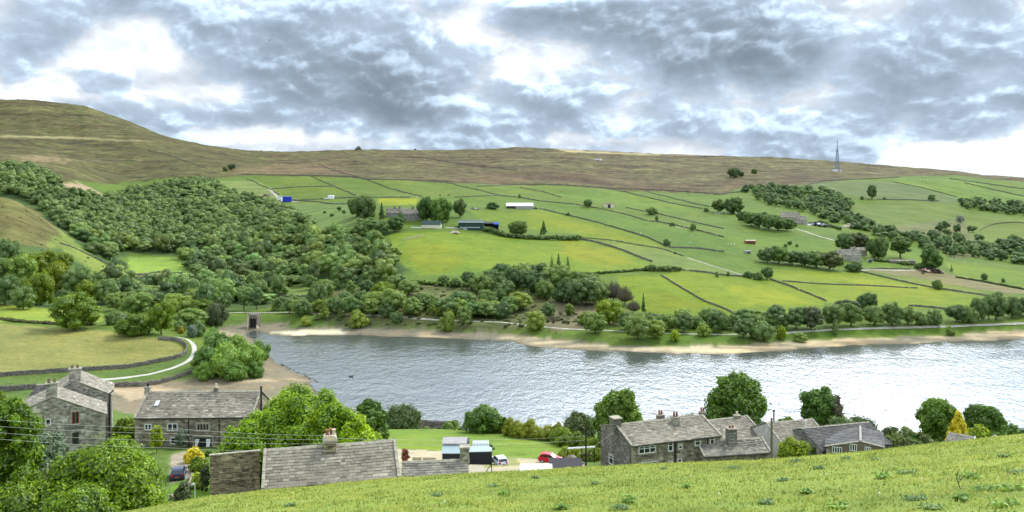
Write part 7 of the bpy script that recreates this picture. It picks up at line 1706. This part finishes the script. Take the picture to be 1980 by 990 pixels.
# white garden lamp, post, fence, white statue at the left
x, y = at(377, 80); z = ground(x, y); r_ = empty('garden_lamp', (x, y, z)); tag(r_, 'white hooded garden lamp post on the little lawn', 'lamp')
m = MB(); m.tube((0, 0, 0), (0, 0, 1.45), .06, .05, 8); m.build('post', M['white'], r_); m = MB(); m.tube((0, 0, 1.4), (-.12, -.05, 1.62), .07, .13, 8); m.tube((-.10, -.04, 1.6), (-.34, -.1, 1.5), .13, .05, 8); m.build('hood', M['white'], r_)
x, y = at(92, 80); z = ground(x, y); m = MB(); m.tube((0, 0, -.3), (0, 0, 3.1), .08, .07, 8); tag(m.build('timber_post', M['timber_pale'], loc=(x, y, z)), 'tall thin pale post in the left garden', 'post')
x0, y0 = at(62, 92); r_ = empty('picket_fence', (x0, y0, ground(x0, y0))); tag(r_, 'grey picket fence beneath the feathery shrub', 'fence'); m = MB()
for i in range(14): m.box(i * .16, i * .16 + .1, 0, .03, 0, 1.15)
m.build('picket', M['timber'], r_); m = MB(); m.box(-.1, 2.3, .032, .08, .3, .38); m.box(-.1, 2.3, .032, .08, .85, .93); m.build('rail', M['timber'], r_)
x, y = at(70, 96); z = ground(x, y); m = MB(); m.box(-.7, .5, -.3, .3, .25, 1.25); m.box(.5, 1.0, -.2, .2, .25, .95); m.box(-.6, .9, -.2, .2, 0, .24); tag(m.build('white_water_butt', M['white'], loc=(x, y, z)), 'white boxy garden object behind the picket fence', 'box')
drywall([at(38, 74), at(52, 75), at(70, 77), at(78, 79)], 'low stone garden wall in the left corner', 1.1, .5, world=True, mat='wallstone', gap=0, rough=.05)
drywall([at(330, 80), at(362, 82), at(372, 88)], 'low stone kerb wall beside the dark blue car', .5, .4, world=True, mat='wallstone', gap=0, rough=.05)

# ------------------------------------------------------------------ poles and wires
def pole(px, Y, pytop, label, mat, arms=(), r=.13):
    x, y = at(px, Y); z = ground(x, y); h = CAMZ - (pytop - HZ) / F * Y - z + .0; root = empty('utility_pole', (x, y, z - .3)); tag(root, label, 'pole')
    m = MB(); m.tube((0, 0, 0), (0, 0, h + .3), r, r * .75, 10); m.build('shaft', M[mat], root)
    for d in arms:
        a = MB(); a.box(-.7, .7, -.06, .06, h - d - .05 + .3, h - d + .07 + .3); a.build('crossarm', M['timber_dark'], root)
        for s in (-.6, 0, .6): i = MB(); i.tube((s, 0, h - d + .37), (s, 0, h - d + .55), .06, .04, 6); i.build('insulator', M['pot_buff'], root)
    return x, y, z + h
p1 = pole(1133, 92, 829, 'thin black pole left of the dark gable wall', 'timber_dark', (3.0,), .12)
p2 = pole(1492, 95, 808, 'bare brown pole right of the low stone range', 'timber', (), .16)
def wire(P, label, sag=.35, r=.007, group=None):
    m = MB()
    for a, b in zip(P[:-1], P[1:]):
        a = np.array(a, float); b = np.array(b, float); n = 14; pr = a
        for i in range(1, n + 1):
            t = i / n; q = a * (1 - t) + b * t; q[2] -= sag * 4 * t * (1 - t); m.tube(pr, q, r, n=4, cap=False); pr = q
    tag(m.build('overhead_wire', M['wire']), label, 'wire', group)
def w3(px, py, Y): x, y = at(px, Y); return (x, y, CAMZ - (py - HZ) / F * Y)
for (a, b, c, lb) in [(811, 828, 843, 'topmost thin wire crossing the left garden trees'), (824, 838, 851, 'second thin wire crossing the left garden trees'), (836, 852, 858, 'third thin wire crossing the left garden trees'), (848, 866, 872, 'lowest thin wire crossing the left garden trees')]:
    wire([w3(-60, a - 4, 50), w3(330, b, 56), w3(640, c - 1, 62)], lb, .12)
wire([w3(640, 847, 62), w3(1133, 843, 92)], 'upper wire running from the near chimney to the black pole', .3)
wire([w3(640, 857, 62), w3(1133, 851, 92)], 'lower wire running from the near chimney to the black pole', .3)
for i, (a, b) in enumerate([(812, 846), (818, 851), (824, 856), (830, 861)]):
    wire([w3(1492, a, 95), w3(1700, b, 90)], ['top', 'second', 'third', 'lowest'][i] + ' wire running right from the bare pole', .5)
for i, (a, b) in enumerate([(811, 806), (816, 812), (823, 820)]):
    wire([w3(1492, a, 95), w3(1440, b, 110)], ['top', 'middle', 'lowest'][i] + ' wire from the bare pole to the roof behind', .1)
wire([(p1[0], p1[1], p1[2] - 2.6), w3(1186, 835, 101)], 'short wire from the black pole to the dark gable', .1)

# ------------------------------------------------------------------ grass of the near field
gr = np.random.default_rng(42)
def field_pts(n, y0=4.5, y1=62, pw=-1.1, seed=None):
    u = gr.random(n); a = pw + 2; Y = (y0 ** a + u * (y1 ** a - y0 ** a)) ** (1 / a)
    px = gr.uniform(-250, 2230, n); X = (px - CX) / F * Y; return X, Y
def grass_mat(name, c0, c1):
    m, nt, out = newmat(name); t = tone_attr(nt); tc = N(nt, 'ShaderNodeTexCoord')
    c = ramp(nt, t, [(0, c0), (.75, c1), (.9, (.42, .40, .14)), (1, (.52, .45, .22))])
    n_ = noise(nt, tc.outputs['Object'], 1.5, 4, .65); n2 = noise(nt, tc.outputs['Object'], .12, 3, .6)
    c = mixc(nt, 1.0, c, ramp(nt, n_, [(.32, (.50, .62, .5)), (.5, (1, 1, 1)), (.68, (1.3, 1.18, 1.05))]), 'MULTIPLY')
    c = mixc(nt, 1.0, c, ramp(nt, n2, [(.35, (.88, .92, .9)), (.65, (1.12, 1.06, 1.0))]), 'MULTIPLY')
    d = N(nt, 'ShaderNodeBsdfDiffuse'); L(nt, c, d.inputs[0]); tr = N(nt, 'ShaderNodeBsdfTranslucent'); L(nt, c, tr.inputs[0])
    mx = N(nt, 'ShaderNodeMixShader'); mx.inputs[0].default_value = .4; L(nt, d.outputs[0], mx.inputs[1]); L(nt, tr.outputs[0], mx.inputs[2]); L(nt, mx.outputs[0], out.inputs[0]); return m
M['grass'] = grass_mat('field_grass', (.17, .215, .04), (.45, .50, .13))
def blades(name, X, Y, hmin, hmax, wd_, lean, mat, label, tone=None, zadd=0):
    n = len(X); Zg = gz(X, Y) + zadd; h = gr.uniform(hmin, hmax, n) * np.where(gr.random(n) < .08, 1.5, 1); w = wd_ * gr.uniform(.6, 1.4, n) * (1 + Y / 18)
    th = gr.uniform(0, 6.283, n); ph = gr.uniform(0, 6.283, n); l = gr.uniform(.1, lean, n) * h
    ax, ay = np.cos(th) * w / 2, np.sin(th) * w / 2; dx_, dy_ = np.cos(ph) * l, np.sin(ph) * l
    V = np.stack([np.stack([X - ax, Y - ay, Zg - .01], -1), np.stack([X + ax, Y + ay, Zg - .01], -1), np.stack([X + ax * .8 + dx_ * .45, Y + ay * .8 + dy_ * .45, Zg + h * .6], -1), np.stack([X - ax * .8 + dx_ * .45, Y - ay * .8 + dy_ * .45, Zg + h * .6], -1), np.stack([X + dx_ * 1.25, Y + dy_ * 1.25, Zg + h * .95], -1)], 1).reshape(-1, 3)
    i = np.arange(n) * 5; q = np.stack([i, i + 1, i + 2, i + 3], -1); t = np.stack([i + 3, i + 2, i + 4], -1)
    tn = gr.random(n) if tone is None else tone
    o = obj(name, mesh_np(name, V, q, t, mats=[mat], tone=np.concatenate([tn, tn])))
    return o
X, Y = field_pts(330000)
cl = fbm(X / 1.1, Y / 1.1, 3); keep = gr.random(len(X)) < np.clip(.75 + cl * 1.2, .25, 1); X, Y = X[keep], Y[keep]
cl = fbm(X / .7, Y / .7, 2); tn = np.clip(gr.random(len(X)) * .85 + cl * .35, 0, 1); tn = np.where(gr.random(len(X)) < .04, gr.uniform(.88, 1, len(X)), np.minimum(tn, .82))
o = blades('grass', X, Y,   .018, .05, .011, 1.2, M['grass'], '', tn); tag(o, 'bright short meadow grass covering the near field', 'grass', kind='stuff')

X, Y = field_pts(120000); cl = fbm(X / .9 + 31, Y / .9, 3); k = cl > .38; X, Y = X[k], Y[k]
o = blades('grass', X, Y, .03, .085, .012, .9, M['grass'], '', np.clip(gr.random(len(X)) * .35 + (gr.random(len(X)) < .05) * .8, 0, 1)); tag(o, 'longer darker tufts standing in the near meadow grass', 'grass', kind='stuff')
def weed_mat(name, c0, c1):
    return leaf_mat(name, c0, c1, .3)
M['dock'] = weed_mat('dock_leaves', (.09, .18, .02), (.24, .38, .05)); M['thistle'] = weed_mat('thistle_leaves', (.08, .15, .05), (.19, .29, .10)); M['clover'] = simple('white_petals', (.75, .75, .7), .8, .1)
def weed(px, py, w, label, mat='thistle', n=70, L_=.16, wd_=.035, tall=1.0, tint=(1, 1, 1), cat='weed', name='thistle_clump'):
    x, y, z = hit(px, py, 4.0, 58); s = y / F; W = w * s * .36; g = random.Random(int(px)); m = MB()
    for i in range(n):
        a = g.uniform(0, 6.283); q = W * math.sqrt(g.random()); bx_, by_ = q * math.cos(a), q * math.sin(a); l = L_ * g.uniform(.5, 1.2); d = g.uniform(0, 6.283); up = g.uniform(.25, .9) * tall
        ux, uy = math.cos(d), math.sin(d); sx, sy = -uy * wd_ * l / L_, ux * wd_ * l / L_; zb = ground(x + bx_, y + by_) - z
        p0 = (bx_, by_, zb); c = (bx_ + ux * l * .5, by_ + uy * l * .5, zb + l * up); e = (bx_ + ux * l, by_ + uy * l, zb + l * up * .85)
        m.poly([p0, (c[0] + sx, c[1] + sy, c[2]), e, (c[0] - sx, c[1] - sy, c[2])], g.random())
    o = m.build(name, M[mat], loc=(x, y, z)); o.color = (*tint, 1); return tag(o, label, cat)
WD_ = [(954,941,34,'thistle','dark thistle clump below the silver car'), (975,958,26,'dock','dock leaves just below the dark thistle clump'), (1215,974,28,'dock','small dock clump low in the middle of the field'),
       (1540,893,30,'thistle','left thistle clump near the field crest by the barn'), (1583,908,30,'thistle','thistle clump below the small stone barn'), (1636,888,24,'thistle','thistle clump below the glazed gable'), (1696,891,26,'thistle','thistle clump below the rubble end wall'),
       (1752,916,48,'thistle','broad dark thistle clump in the right of the field'), (1708,925,34,'dock','dock clump with a rusty stem in the right field'), (1513,931,26,'thistle','thistle clump low in front of the pole'), (1420,907,34,'thistle','dark weed clump below the low stone range'), (1282,908,14,'thistle','tiny weed clump below the terrace'),
       (1875,925,50,'dock','tall dock clump with a dark stem at right'), (1905,950,60,'dock','broad dock clump near the bottom right'), (1955,948,60,'dock','dock leaves at the right edge'), (1965,915,44,'thistle','dark weeds at the right edge'), (1945,980,70,'dock','dock leaves in the bottom right corner'), (1860,968,44,'dock','low dock clump left of the bottom right corner'),
       (1770,968,50,'thistle','blue-green thistle patch near the bottom right'), (1800,984,60,'thistle','thistle patch at the bottom edge'), (1200,985,40,'thistle','weed patch at the bottom edge centre'), (1620,985,40,'dock','dock patch at the bottom edge'), (1035,925,20,'thistle','faint weed clump right of the dark thistle'), (1150,938,18,'thistle','small weed clump in mid field'), (845,960,24,'thistle','weed clump below the pale chimney'), (560,980,26,'thistle','weed clump near the left end of the field'),
       (1940,885,24,'thistle','weed clump high at the right edge'), (1480,975,30,'thistle','weed clump low centre right'), (1330,945,20,'dock','small dock clump in mid field right'), (1085,985,36,'dock','dock patch at the bottom edge left of centre'), (1560,955,24,'dock','small dock clump below the thistles')]
for px_, py_, w_, k_, lb in WD_:
    if k_ == 'thistle': weed(px_, py_, w_, lb, 'thistle', 80, .075, .016, 1.0)
    else: weed(px_, py_, w_, lb, 'dock', 48, .10, .024, 1.0, name='dock_plant')
# a dead dock stem, droppings, daisies
x, y, z = hit(1857, 945, 4, 58); m = MB(); m.tube((0, 0, 0), (-.05, 0, .14), .008, .006, 5); m.tube((-.05, 0, .14), (-.04, 0, .24), .006, .004, 5); m.tube((-.03, 0, .08), (.05, 0, .18), .005, .004, 5); tag(m.build('dead_stem', M['timber_dark'], loc=(x, y, z)), 'dark dead stem standing among the right dock leaves', 'stem')
for i, (px_, py_) in enumerate([(1175,909),(1597,921),(1783,931),(1336,923),(1895,950),(1730,872),(1090,940),(1390,960),(1700,960),(860,975)]):
    x, y, z = hit(px_, py_, 4, 58); m = MB(); m.blob((0, 0, .045), (.014, .014, .012), 7, 5); m.tube((0, 0, 0), (0, 0, .05), .003, n=4); tag(m.build('clover_flower', M['clover'], loc=(x, y, z)), 'tiny white flower head in the near grass', 'flower', 'white flowers dotted in the near field')
bpy.context.view_layer.update()
